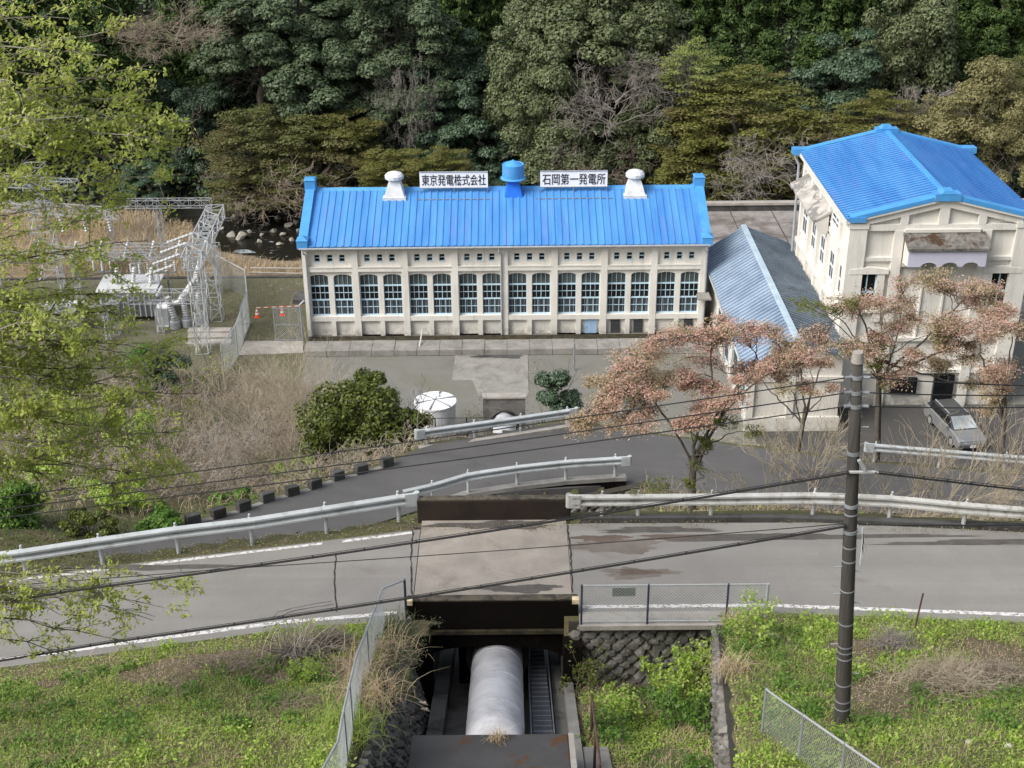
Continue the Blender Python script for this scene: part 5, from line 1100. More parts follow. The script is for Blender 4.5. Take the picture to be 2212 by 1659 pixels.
def thick(name, p0, px, py, y, sag, r, lab, far=1.7):
    pts = span(p0, px, py, y, sag, far); b = MB().tube(pts, r, 8)
    b.tube([p + (0, -.01, r + .03) for p in pts], .006, 5)
    for i in range(0, len(pts) - 1, 2): c = pts[i]; b.tube([c + (-.012, 0, .006), c + (.012, 0, .006)], r + .008, 8)
    tag(b.build(name, M['black']), lab, 'cable', 'cables on the utility pole')
thick('aerial_cable', fp(990) + (-.1, -.12, 0), 162, 1275, yb + .2, .22, .020, 'thick black cable descending left from the pale bracket across the bridge')
thick('aerial_cable', fp(1102) + (-.12, -.1, 0), 225, 1390, yb + .2, .18, .020, 'lower thick black cable descending left past the near parapet')
thick('aerial_cable', fp(990) + (.35, -.12, 0), 2212, 1059, yb + .2, .03, .017, 'thick black cable running right from the pale bracket', 4.0)
tag(MB().tube(span(fp(1098) + (.12, -.1, 0), 2212, 1134, yb + .2, .04), .012, 6).build('aerial_cable', M['black']), 'thin cable running right from the pole below the bracket', 'cable', 'cables on the utility pole')
tag(MB().tube(span(fp(1098) + (-.12, -.1, .02), 500, 1228, yb + .6, .10), .008, 6).build('aerial_cable', M['black']), 'thinnest cable running left above the bridge deck', 'cable', 'cables on the utility pole')

# ------------------------------------------------------------------ parked car (front towards the camera)
import bmesh
cx_, cy_ = 25.55, 67.55; ang = math.radians(-96)
car = thing('parked_car', (cx_, cy_, 0), 'dark grey estate car parked nose forward before the tall building', 'car')
fwd = np.array([.16, -1.0, 0]); fwd /= np.linalg.norm(fwd); rgt = np.array([-fwd[1], fwd[0], 0])
W = lambda l, s_, z: np.array([cx_, cy_, 0]) + fwd * l + rgt * s_ + np.array([0, 0, z])
def loft(prof, mat, name, parent, smooth=True, hw=lambda l, z: .86):
    b = MB(); n = len(prof); V_ = []
    cols = (-1, -.93, -.6, 0, .6, .93, 1)
    for c in cols:
        for l, z in prof:
            h_ = hw(l, z); V_.append(W(l - (.06 if abs(c) == 1 else 0) * np.sign(l), c * h_, z - (.05 if abs(c) == 1 and z > .5 else 0)))
    F = [(j * n + i, j * n + (i + 1) % n, (j + 1) * n + (i + 1) % n, (j + 1) * n + i) for j in range(len(cols) - 1) for i in range(n)] + [tuple(range(n)), tuple(range((len(cols) - 1) * n, len(cols) * n))[::-1]]
    return b.add(V_, F).build(name, mat, parent, smooth=False)
loft([(2.22, .30), (2.30, .55), (2.24, .74), (1.95, .86), (1.2, .98), (-2.1, 1.02), (-2.25, .9), (-2.28, .4), (-2.1, .28)], M['car_silver'], 'body', car)
hw2 = lambda l, z: .84 - .42 * max(0, z - .95)
loft([(1.28, .97), (.45, 1.42), (-.1, 1.48), (-1.6, 1.46), (-2.2, .98)], M['car_dark'], 'cabin', car, hw=hw2)
ws = MB(); a_, b_ = np.array([1.22, .0, 1.005]), np.array([.50, 0, 1.40])
ws.add([W(1.26, -.72, 1.0), W(1.26, .72, 1.0), W(.48, .60, 1.42), W(.48, -.60, 1.42)], [(0, 1, 2, 3)])
wso = ws.build('windscreen', M['windscreen'], car)
for v in wso.data.vertices: v.co += Vector((fwd * .012 + np.array([0, 0, .022])))
for s_ in (-1, 1):
    sw_ = MB(); q = lambda l, z: W(l, s_ * (hw2(l, z) + .012), z)
    for l0, l1 in ((.95, .2), (.12, -.75), (-.83, -1.65)): sw_.add([q(l0, 1.03), q(l1, 1.03), q(l1 + .03, 1.36), q(min(l0, .52) - .02 if l0 > .5 else l0, 1.36)], [(0, 1, 2, 3)])
    sw_.build('side_window', M['glass_dark'], car)
    hd = MB(); hd.add([W(2.27, s_ * .45, .60), W(2.22, s_ * .80, .62), W(2.05, s_ * .84, .78), W(2.16, s_ * .5, .76)], [(0, 1, 2, 3)]); ho = hd.build('headlight', M['chrome'], car)
    for v in ho.data.vertices: v.co += Vector(fwd * .03 + np.array([0, 0, .03]))
    MB().obox(W(.9, s_ * .98, 1.04), fwd * .06, rgt * .1, (0, 0, .07)).build('mirror', M['car_silver'], car)
    MB().bar(W(.2, s_ * .55, 1.49), W(-1.6, s_ * .55, 1.49), .04).build('roof_rail', M['chrome'], car)
    for l in (1.35, -1.35):
        wo_ = MB().tube([W(l, s_ * .66, .31), W(l, s_ * .87, .31)], .31, 20).build('wheel', M['tyre'], car); MB().tube([W(l, s_ * .866, .31), W(l, s_ * .882, .31)], .20, 14).build('rim', M['chrome'], wo_)
MB().obox(W(2.30, 0, .60), fwd * .015, rgt * .4, (0, 0, .07)).build('grille', M['chrome'], car); MB().obox(W(2.31, 0, .42), fwd * .01, rgt * .17, (0, 0, .08)).build('number_plate', M['white'], car)
q = aty(1990, 1330, 23.4); 

# ------------------------------------------------------------------ vegetation
LM = {}
LM['laurel'] = leaf_mat('grey_green_laurel_leaf', [(0.050, 0.078, 0.036), (0.078, 0.112, 0.054), (0.125, 0.160, 0.088), (0.094, 0.130, 0.064)], .15, .5)
LM['oak'] = leaf_mat('olive_grey_oak_leaf', [(0.067, 0.090, 0.038), (0.106, 0.131, 0.054), (0.168, 0.192, 0.096), (0.128, 0.152, 0.072)], .2, .55)
LM['bluish'] = leaf_mat('blue_green_leaf', [(0.036, 0.068, 0.036), (0.060, 0.099, 0.054), (0.098, 0.143, 0.084)], .1, .5)
LM['cedar'] = leaf_mat('dark_cedar_needles', [(0.029, 0.054, 0.014), (0.054, 0.096, 0.021), (0.104, 0.157, 0.038), (0.038, 0.070, 0.016)], .1, .7)
LM['maple'] = leaf_mat('yellow_olive_maple_leaf', [(.135, .15, .03), (.19, .20, .045), (.15, .15, .05), (.24, .25, .075)], .35, .6, (.17, .14, .06), .35)
LM['maple_brown'] = leaf_mat('brown_olive_maple_leaf', [(.135, .14, .050), (.10, .13, .030), (.18, .17, .075), (.12, .15, .040)], .3, .6, (.13, .10, .05), .3)
LM['lime'] = leaf_mat('pale_lime_leaf', [(0.240, 0.288, 0.080), (0.320, 0.352, 0.120), (0.192, 0.240, 0.064)], .3, .6)
LM['sage'] = leaf_mat('sage_olive_leaf', [(0.195, 0.188, 0.078), (0.270, 0.247, 0.120), (0.150, 0.143, 0.060), (0.225, 0.210, 0.090)], .25, .6)
LM['young'] = leaf_mat('young_yellow_green_leaf', [(.38, .47, .08), (.47, .54, .13), (.31, .41, .06), (.54, .58, .18), (.42, .42, .11)], .5, .5)
LM['cherry'] = leaf_mat('pink_brown_cherry_bud', [(.74, .46, .39), (.66, .40, .34), (.78, .54, .48), (.58, .43, .30), (.72, .50, .42)], .45, .7, (.52, .47, .27), .4)
LM['cherry_green'] = leaf_mat('fresh_green_cherry_leaf', [(.19, .22, .06), (.25, .27, .09), (.15, .18, .05)], .4, .6)
LM['bush'] = leaf_mat('glossy_olive_bush_leaf', [(.060, .082, .013), (.092, .118, .020), (.155, .180, .032), (.045, .062, .012)], .2, .45)
LM['grass'] = leaf_mat('fresh_grass_blade', [(0.233, 0.333, 0.059), (0.333, 0.451, 0.083), (0.167, 0.250, 0.049), (0.416, 0.451, 0.151)], .35, .6)
LM['weed'] = leaf_mat('bright_weed_leaf', [(0.267, 0.417, 0.052), (0.372, 0.520, 0.082), (0.194, 0.297, 0.045), (0.461, 0.550, 0.149)], .35, .55)
LM['deep'] = leaf_mat('deep_green_weed_leaf', [(0.105, 0.210, 0.033), (0.150, 0.270, 0.045), (0.075, 0.150, 0.030)], .3, .5)
LM['dry'] = leaf_mat('dry_grass_straw', [(0.476, 0.383, 0.238), (0.582, 0.476, 0.317), (0.356, 0.277, 0.171), (0.529, 0.397, 0.251)], .2, .8)
LM['litter'] = leaf_mat('brown_leaf_litter', [(0.240, 0.156, 0.102), (0.336, 0.228, 0.156), (0.156, 0.102, 0.066), (0.396, 0.300, 0.216)], .1, .85)
LM['moss'] = leaf_mat('brown_moss', [(.075, .06, .022), (.05, .038, .018), (.10, .085, .03)], .1, .9)

def leaf_quads(C, N, S, rng, asp=.55, fold=.0):
    C, N = np.asarray(C, float), np.asarray(N, float); m = len(C); S = np.broadcast_to(S, (m,))
    N = N / (np.linalg.norm(N, axis=1)[:, None] + 1e-9); R = rng.normal(size=(m, 3)); T = np.cross(N, R); T /= np.linalg.norm(T, axis=1)[:, None] + 1e-9; B = np.cross(N, T)
    s = S[:, None]; V_ = np.stack([C - T * s, C - B * s * asp + N * s * fold, C + T * s, C + B * s * asp + N * s * fold], 1)
    return V_.reshape(-1, 3)
def leaf_obj(name, C, N, S, mats, rng, parent=None, asp=.55, midx=None):
    return link(name, quads_mesh(name, leaf_quads(C, N, S, rng, asp), len(C), mats, midx=midx), parent)
def rdir(rng, n): d = rng.normal(size=(n, 3)); return d / np.linalg.norm(d, axis=1)[:, None]

# crown prototypes (metres, nominal radius 5), shared by the forest trees
def proto_broad(seed, leaf, mat, nc=62, per=430, flat=.62, bias=.5, drop=0):
    rng = np.random.default_rng(seed); C, N, S = [], [], []
    d = rdir(rng, nc * 3); d = d[d[:, 2] > -.65][:nc]; rad = rng.uniform(.55, 1.02, len(d)); lob = 1 + .30 * np.sin(d[:, 0] * 5 + seed) * np.cos(d[:, 1] * 4 + d[:, 2] * 5)
    cc = d * (rad * lob)[:, None] * 5.0; cr = rng.uniform(.75, 1.7, len(d))
    for c, r in zip(cc, cr):
        m = int(per * r * r / 1.6); q = rdir(rng, m); q[:, 2] = np.abs(q[:, 2]) * rng.choice([1, 1, 1, -.5], m); rr = r * rng.uniform(.55, 1.08, m) ** .6
        p = c + q * rr[:, None] * [1, 1, flat]; p[:, 2] -= drop * (1 - q[:, 2]) * r; C.append(p); N.append(q * .8 + [0, 0, bias] + rng.normal(size=(m, 3)) * .35); S.append(rng.uniform(.6, 1.2, m) * leaf)
    return quads_mesh('crown', leaf_quads(np.vstack(C), np.vstack(N), np.concatenate(S), rng, .6), sum(map(len, C)), mat)
def proto_cedar(seed, leaf, mat):
    rng = np.random.default_rng(seed); C, N, S = [], [], []
    for k in range(150):
        u = rng.uniform(0, 1) ** .8; R = 3.2 * (1 - u) ** .75 + .35; a = rng.uniform(0, 6.283); rr_ = R * rng.uniform(.55, 1.05); c = np.array([rr_ * math.cos(a), rr_ * math.sin(a), -6 + 12.5 * u]); r = rng.uniform(.5, .95) * (1.1 - .4 * u)
        m = int(190 * r * r / .5); q = rdir(rng, m); q[:, 2] = np.abs(q[:, 2]) * rng.choice([1, 1, -1], m)
        p = c + q * (r * rng.uniform(.5, 1.05, m) ** .6)[:, None] * [1, 1, .95]; C.append(p); N.append(q + rng.normal(size=(m, 3)) * .6); S.append(rng.uniform(.6, 1.2, m) * leaf)
    return quads_mesh('crown', leaf_quads(np.vstack(C), np.vstack(N), np.concatenate(S), rng, .4), sum(map(len, C)), mat)
def proto_layer(seed, leaf, mat, nc=130, per=120):
    nc = int(nc * 1.7)
    rng = np.random.default_rng(seed); C, N, S = [], [], []
    d = rdir(rng, nc * 2); d = d[d[:, 2] > -.7][:nc]; cc = d * (rng.uniform(.45, 1.0, len(d)) ** .6 * 5)[:, None] * [1, 1, .92]
    lob = 1 + .22 * np.sin(cc[:, 0] * 1.1 + seed) * np.cos(cc[:, 2] * 1.3 + cc[:, 1] * .9); cc = cc * lob[:, None]; cc = cc[np.sin(cc[:, 0] * .9 + 2 * seed) * np.sin(cc[:, 2] * 1.2 + cc[:, 1] * .8 + seed) < .55]
    for c in cc:
        r = rng.uniform(.4, 1.35); m = int(per * r); a = rng.uniform(0, 6.283, m); q = np.sqrt(rng.uniform(0, 1, m)) * r; out = c[:2] / (np.linalg.norm(c[:2]) + .01)
        p = np.stack([c[0] + q * np.cos(a) * (1 + .5 * abs(out[0])), c[1] + q * np.sin(a), c[2] - .16 * q ** 1.5 + rng.normal(size=m) * .09], 1)
        C.append(p); N.append(np.stack([.3 * np.cos(a), .3 * np.sin(a), np.ones(m)], 1) + rng.normal(size=(m, 3)) * .35); S.append(rng.uniform(.6, 1.2, m) * leaf)
    return quads_mesh('crown', leaf_quads(np.vstack(C), np.vstack(N), np.concatenate(S), rng, .6), sum(map(len, C)), mat)
def grow(rng, p, d, L, r, lvl, out, tips, steps=5, wander=.25, grav=0.0, kids=(5, 4, 4), ang=.7, lf=.55, rf=.55, rmin=.006):
    p = np.array(p, float); d = np.array(d, float) / np.linalg.norm(d); pts = [p.copy()]
    for i in range(steps):
        d = d + rng.normal(size=3) * wander / math.sqrt(steps); d[2] += grav / steps; d /= np.linalg.norm(d); q = p + d * L / steps
        r0, r1 = max(rmin, r * (1 - .75 * i / steps)), max(rmin * .8, r * (1 - .75 * (i + 1) / steps)); out.append((p, q, r0, r1, lvl)); p = q; pts.append(p.copy())
    tips.append((p, d, lvl))
    if lvl < len(kids):
        for k in range(kids[lvl]):
            f = rng.uniform(.3, 1.0); i = min(int(f * steps), steps - 1); b = pts[i] + (pts[i + 1] - pts[i]) * (f * steps - i); e = rdir(rng, 1)[0]; dd = pts[i + 1] - pts[i]; dd /= np.linalg.norm(dd)
            e = e - dd * (e @ dd); e /= np.linalg.norm(e) + 1e-9; nd = dd * math.cos(ang) + e * math.sin(ang)
            grow(rng, b, nd, L * lf * rng.uniform(.7, 1.2), max(rmin, r * rf * (1 - .5 * f)), lvl + 1, out, tips, max(3, steps - 1), wander, grav, kids, ang, lf, rf, rmin)
def seg_obj(name, out, mat, parent=None, n=4):
    return link(name, segs_mesh(name, [o[0] for o in out], [o[1] for o in out], [o[2] for o in out], [o[3] for o in out], mat, n), parent)
def proto_bare(seed, mat, up=.5, spread=1.0, n0=14, kids=(6, 5, 4), droop=0.0, r=.05):
    rng = np.random.default_rng(seed); out, tips = [], []
    for k in range(n0 + 4):
        a = rng.uniform(0, 6.283); grow(rng, (0, 0, -4.2 + rng.uniform(0, 3)), (math.cos(a) * spread, math.sin(a) * spread, rng.uniform(.2, 1) * up), rng.uniform(3.2, 5.4), r, 0, out, tips, 6, .5, droop, kids, .75, .5, .5, .012)
    return segs_mesh('branches', [o[0] for o in out], [o[1] for o in out], [o[2] for o in out], [o[3] for o in out], mat, 3), (out, tips)

PR_ = {'laurel': [proto_broad(1, .20, LM['laurel']), proto_broad(2, .20, LM['laurel'], 54, 430, .7)],
       'oak': [proto_broad(3, .17, LM['oak'], 80, 480, .75, .3), proto_broad(4, .17, LM['oak'], 70, 480, .8, .3, .1)],
       'bluish': [proto_broad(5, .19, LM['bluish'], 50, 480, .6)],
       'cedar': [proto_cedar(6, .21, LM['cedar']), proto_cedar(7, .21, LM['cedar'])],
       'maple': [proto_layer(8, .15, LM['maple']), proto_layer(9, .15, LM['maple'], 110)],
       'maple_brown': [proto_layer(10, .15, LM['maple_brown'], 120)],
       'lime': [proto_layer(11, .14, LM['lime'], 70, 110)],
       'sage': [proto_broad(12, .15, LM['sage'], 75, 380, .7, .3)]}
BARE = {'bare': [proto_bare(21, M['twig_grey'])[0], proto_bare(22, M['twig_brown'], .3, 1.1)[0]]}
LIMB = [proto_bare(31, M['bark_pale'], .6, .9, 9, (4, 3), 0, .09)[0], proto_bare(32, M['bark'], .6, .9, 9, (4, 3), 0, .09)[0]]
_mid = [330, 470, 800, 1050, 1130, 1480, 210, 730, 970, 1400]
def sorted_rank(k): return 'first second third fourth fifth sixth seventh eighth ninth tenth eleventh twelfth thirteenth'.split()[sorted(_mid).index(_mid[k])]
_rows = [  # kind, px, py, width, height (pixels of the 2212 picture), distance, label
 ('laurel', 560, 95, 230, 190, 127, 'grey green broadleaf tree above the brown maple, leftmost of the big evergreens'),
 ('laurel', 680, 190, 240, 190, 126, 'grey green broadleaf tree hanging over the top of the brown maple'),
 ('laurel', 640, 30, 260, 150, 131, 'grey green evergreen crown cut by the top edge left of the vine hung tree'),
 ('laurel', 860, 60, 230, 200, 129, 'blue grey evergreen hung with pale vines at the top'),
 ('laurel', 900, 200, 200, 170, 127, 'blue grey evergreen with vines below the top one, left of the cedar gap'),
 ('laurel', 790, 170, 150, 170, 128, 'narrow grey green evergreen between the two large evergreen masses'),
 ('oak', 1300, 95, 290, 240, 125, 'largest olive grey oak crown at the top centre'),
 ('oak', 1160, 220, 210, 210, 123, 'olive grey oak crown left of the bare vine branches'),
 ('oak', 1190, 70, 200, 190, 127, 'olive grey oak crown touching the dark cedar gap at the top'),
 ('oak', 1230, 330, 230, 170, 121, 'lower olive grey crown behind the right rooftop sign'),
 ('oak', 1380, 330, 170, 180, 122, 'dull olive crown under the bare vines behind the right roof vent'),
 ('cedar', 1000, 100, 130, 330, 137, 'dark cedar in the gap between the evergreens and the oak'),
 ('cedar', 1070, 60, 130, 330, 139, 'dark cedar just left of the top oak crown'),
 ('cedar', 1490, 60, 140, 300, 137, 'dark green cedar right of the largest oak crown'),
 ('cedar', 1590, 85, 150, 300, 136, 'dark green cedar above the left side of the yellow maple'),
 ('cedar', 1690, 55, 150, 330, 138, 'dark green cedar above the middle of the yellow maple'),
 ('cedar', 1790, 75, 150, 310, 137, 'dark green cedar above the round blue green tree'),
 ('cedar', 1540, 10, 140, 300, 142, 'dark cedar crown cut by the top edge above the lime tree'),
 ('cedar', 1745, 0, 140, 300, 143, 'dark cedar crown cut by the top edge above the maple'),
 ('cedar', 1860, 30, 130, 330, 140, 'dark cedar just left of the brown grey twiggy tree'),
 ('cedar', 2070, 50, 150, 300, 138, 'dark cedar right of the brown grey twiggy tree'),
 ('cedar', 2160, 60, 150, 310, 136, 'dark cedar near the top right corner'),
 ('cedar', 2220, 30, 140, 320, 139, 'dark cedar cut by the right edge at the top'),
 ('cedar', 390, 190, 150, 360, 134, 'dark cedar standing in the shade behind the leafy foreground tree'),
 ('cedar', 270, 150, 150, 380, 136, 'dark cedar mostly hidden by the foreground leaves, far left'),
 ('cedar', 470, 170, 120, 330, 138, 'dark cedar squeezed left of the grey green evergreens'),
 ('cedar', 130, 130, 170, 380, 137, 'dark cedar behind the upper left leaves'),
 ('oak', 1960, 110, 200, 250, 131, 'brown grey twiggy evergreen between the cedars at the upper right'),
 ('bluish', 1815, 195, 190, 190, 127, 'round blue green tree above the gap between the blue roofs'),
 ('bluish', 1480, 400, 170, 160, 122, 'dark blue green tree behind the right end of the powerhouse roof'),
 ('bluish', 1040, 330, 180, 180, 124, 'dark blue green tree behind the blue roof ventilator'),
 ('bluish', 950, 300, 170, 220, 126, 'dark evergreen in the shade above the left rooftop sign'),
 ('bluish', 1640, 430, 200, 120, 121, 'low dark evergreen at the foot of the yellow maple'),
 ('bluish', 430, 330, 120, 200, 125, 'dark shrub tree between the foreground leaves and the brown maple'),
 ('maple', 1590, 260, 300, 200, 119, 'yellow olive maple, upper crown left of the tall building'),
 ('maple', 1690, 330, 220, 210, 117.5, 'yellow olive maple nearest the tall building'),
 ('maple', 1530, 350, 220, 170, 118, 'yellow olive maple behind the right end of the long roof'),
 ('maple', 1610, 400, 240, 110, 117, 'lowest yellow olive maple above the apron wall'),
 ('maple_brown', 560, 320, 250, 170, 120, 'brown olive maple over the stream, left crown'),
 ('maple_brown', 680, 340, 240, 170, 119.5, 'brown olive maple over the stream, right crown'),
 ('maple_brown', 570, 410, 260, 90, 118.5, 'low spreading brown maple dipping towards the boulders'),
 ('maple', 740, 300, 160, 110, 121, 'small yellow green maple under the grey green evergreens'),
 ('lime', 1490, 150, 140, 130, 120, 'pale lime layered tree between the bare vines and the cedars'),
 ('maple', 850, 370, 160, 90, 116, 'fresh green maple behind the left roof vent'),
 ('maple', 960, 370, 140, 90, 117, 'small green maple behind the left rooftop sign'),
 ('sage', 2120, 250, 220, 190, 114, 'sage olive tree above the right end of the tall blue roof'),
 ('sage', 2190, 330, 170, 190, 112, 'sage olive tree cut by the right edge beside the blue roof'),
 ('sage', 2030, 300, 150, 130, 115, 'sage olive tree just above the right roof block'),
 ('maple', 1900, 270, 190, 120, 116, 'yellow olive maple above the left part of the tall blue roof'),
 ('maple_brown', 2190, 180, 130, 110, 120, 'brown olive maple near the right edge under the cedars'),
 ('bare', 1330, 190, 260, 230, 118.5, 'bare grey vine covered tree before the large oak'),
 ('bare', 1290, 330, 170, 170, 118, 'bare grey tangle below the vine tree behind the right sign'),
 ('bare', 1420, 130, 160, 140, 121, 'bare twiggy grey tree just left of the lime tree'),
 ('bare', 370, 40, 260, 130, 119, 'bare brown grey tree with flat spreading branches at the top left'),
 ('bare', 2010, 215, 200, 130, 117, 'bare pale grey tree between the twiggy evergreen and the sage trees'),
 ('bare', 1800, 290, 150, 140, 117, 'bare grey tree in front of the round blue green tree'),
 ('bare', 880, 180, 110, 260, 124, 'pale bare vines hanging in the blue grey evergreens'),
 ('bare', 590, 350, 330, 220, 117.0, 'bare brown twigs spread through the brown maple'),
 ('bare', 1620, 310, 330, 260, 115.5, 'bare grey twigs spread through the yellow maple'),
 ('bare', 420, 240, 140, 240, 128, 'bare trunk with dark twigs in the shade at the left'),
]
ROWS = [(k_, px, py, w_ * 1.22, h_ * 1.14, y_, l_) if k_ != 'bare' else (k_, px, py, w_, h_, y_, l_) for k_, px, py, w_, h_, y_, l_ in _rows]
FILL = 'leftmost second third fourth fifth sixth seventh eighth ninth tenth eleventh twelfth thirteenth fourteenth fifteenth sixteenth seventeenth eighteenth nineteenth'.split()
for k in range(17): ROWS.append(('cedar', 40 + 133 * k, 40 + 25 * (k % 3), 210, 330, 146 + 2 * (k % 2), 'dark cedar in the rearmost row along the top edge, %s from the left' % FILL[k] if k else 'dark cedar in the rearmost row along the top edge, leftmost'))
for k, (px, py) in enumerate(((330, 270), (470, 260), (800, 280), (1050, 230), (1130, 380), (1480, 280), (210, 300), (730, 240), (970, 200), (1400, 230))): ROWS.append(('bluish', px, py, 230, 210, 130, 'shaded dark evergreen of the middle row, %s from the left' % sorted_rank(k)))
for k, (px, py) in enumerate(((1560, 230), (1650, 200), (1740, 210), (1880, 200), (2040, 180), (2130, 190), (440, 210), (350, 220))): ROWS.append(('cedar', px, py, 190, 240, 133, 'dark second row cedar behind the maples, %s' % ('above the lime tree', 'above the tallest maple', 'left of the round tree', 'right of the round tree', 'left of the sage trees', 'above the sage trees', 'over the brown maple', 'behind the bare tree')[k]))
for k, (px, py) in enumerate(((850, 400), (1000, 405), (1130, 410), (1290, 405), (1430, 420), (760, 400), (320, 390))): ROWS.append(('bluish', px, py, 170, 90, 120, 'low dark undergrowth tree at the foot of the forest, %s from the left' % FILL[(1, 2, 3, 4, 5, 0, 6)[k]].replace('leftmost', 'second') if False else 'low dark undergrowth tree at the foot of the forest, %s' % ('behind the left roof vent', 'behind the left sign', 'behind the blue ventilator', 'behind the right sign', 'behind the right roof vent', 'behind the left roof corner', 'behind the foreground leaves')[k]))
for k, c in enumerate(((-62, 128), (-52, 133), (-44, 126), (-70, 121), (-57, 122), (-48, 123), (-78, 132), (-38, 125), (58, 126), (66, 133), (52, 138))):
    ROWS.append(('cedar', None, c, 9, 15, 0, 'dark cedar beyond the %s edge of the view, %s' % ('left' if c[0] < 0 else 'right', ords[k])))
def trunk_tube(base, top, r): 
    b = MB(); base, top = np.asarray(base, float), np.asarray(top, float); n = 7; pts = [base + (top - base) * i / (n - 1) + (np.array([math.sin(i * 1.7 + base[0]), math.cos(i * 2.1), 0]) * r * .9 if 0 < i else 0) for i in range(n)]
    return b.tube(pts, [r * (1.25 - .95 * i / (n - 1)) for i in range(n)], 8)
GRPNAME = {'laurel': 'grey green evergreens of the forest', 'oak': 'oaks of the forest', 'cedar': 'cedars of the forest', 'bluish': 'dark evergreens of the forest', 'maple': 'yellow maples by the river', 'maple_brown': 'brown maples by the river', 'lime': None, 'sage': 'sage trees on the right', 'bare': 'bare trees of the forest'}
fr = random.Random(5)
for i, (kind, px, py, w_, h_, yy, lab) in enumerate(ROWS):
    if px is None: c = np.array([py[0], py[1], float(H(py[0], py[1])) + 9.0]); rx, rz = w_ / 2, h_ / 2
    else:
        c = aty(px, py, yy); k = yy / math.cos(PITCH) * math.cos(0) / FPX * 1.0; k = (yy * math.cos(PITCH) + (CAM_Z - c[2]) * math.sin(PITCH)) / FPX; rx, rz = w_ * k / 2, h_ * k / 2 * 1.04
    gz = float(H(c[0], c[1])) - .1
    t_ = thing({'cedar': 'cedar_tree', 'maple': 'maple_tree', 'maple_brown': 'maple_tree', 'bare': 'bare_tree', 'oak': 'oak_tree', 'lime': 'young_tree'}.get(kind, 'evergreen_tree'), (c[0], c[1], gz), lab, 'tree', GRPNAME[kind])
    nom = (3.5, 6.6) if kind == 'cedar' else (4.6, 4.6) if kind == 'bare' else (5.9, 5.2)
    sx, sz = rx / nom[0], rz / nom[1]; sy = max(.55, min((sx + sz) / 2, 1.3 * sx)); rot = fr.uniform(0, 6.28)
    def put(nm, data):
        o = bpy.data.objects.new(nm, data); COL.objects.link(o); o.parent = t_; o.matrix_parent_inverse = Matrix.Translation((-c[0], -c[1], -gz))
        o.matrix_basis = Matrix.Translation(c) @ Matrix.Diagonal((sx, sy, sz, 1)) @ Matrix.Rotation(rot, 4, 'Z'); return o
    if kind == 'bare': put('branches', BARE['bare'][i % 2]); top_ = c + (0, 0, rz * .3)
    else:
        put('crown', PR_[kind][i % len(PR_[kind])]); top_ = c + (0, 0, rz * .4)
        if kind in ('oak', 'maple', 'laurel', 'sage', 'lime', 'maple_brown'): put('limbs', LIMB[0 if kind in ('oak', 'sage') else 1])
    if top_[2] - gz > .5 and not (kind == 'bare' and top_[2] - gz > 7.5): trunk_tube((c[0], c[1], gz), top_, (.10 if kind == 'bare' else max(.12, min(.4, rx * .07)))).build('trunk', M['bark'], t_, smooth=True)

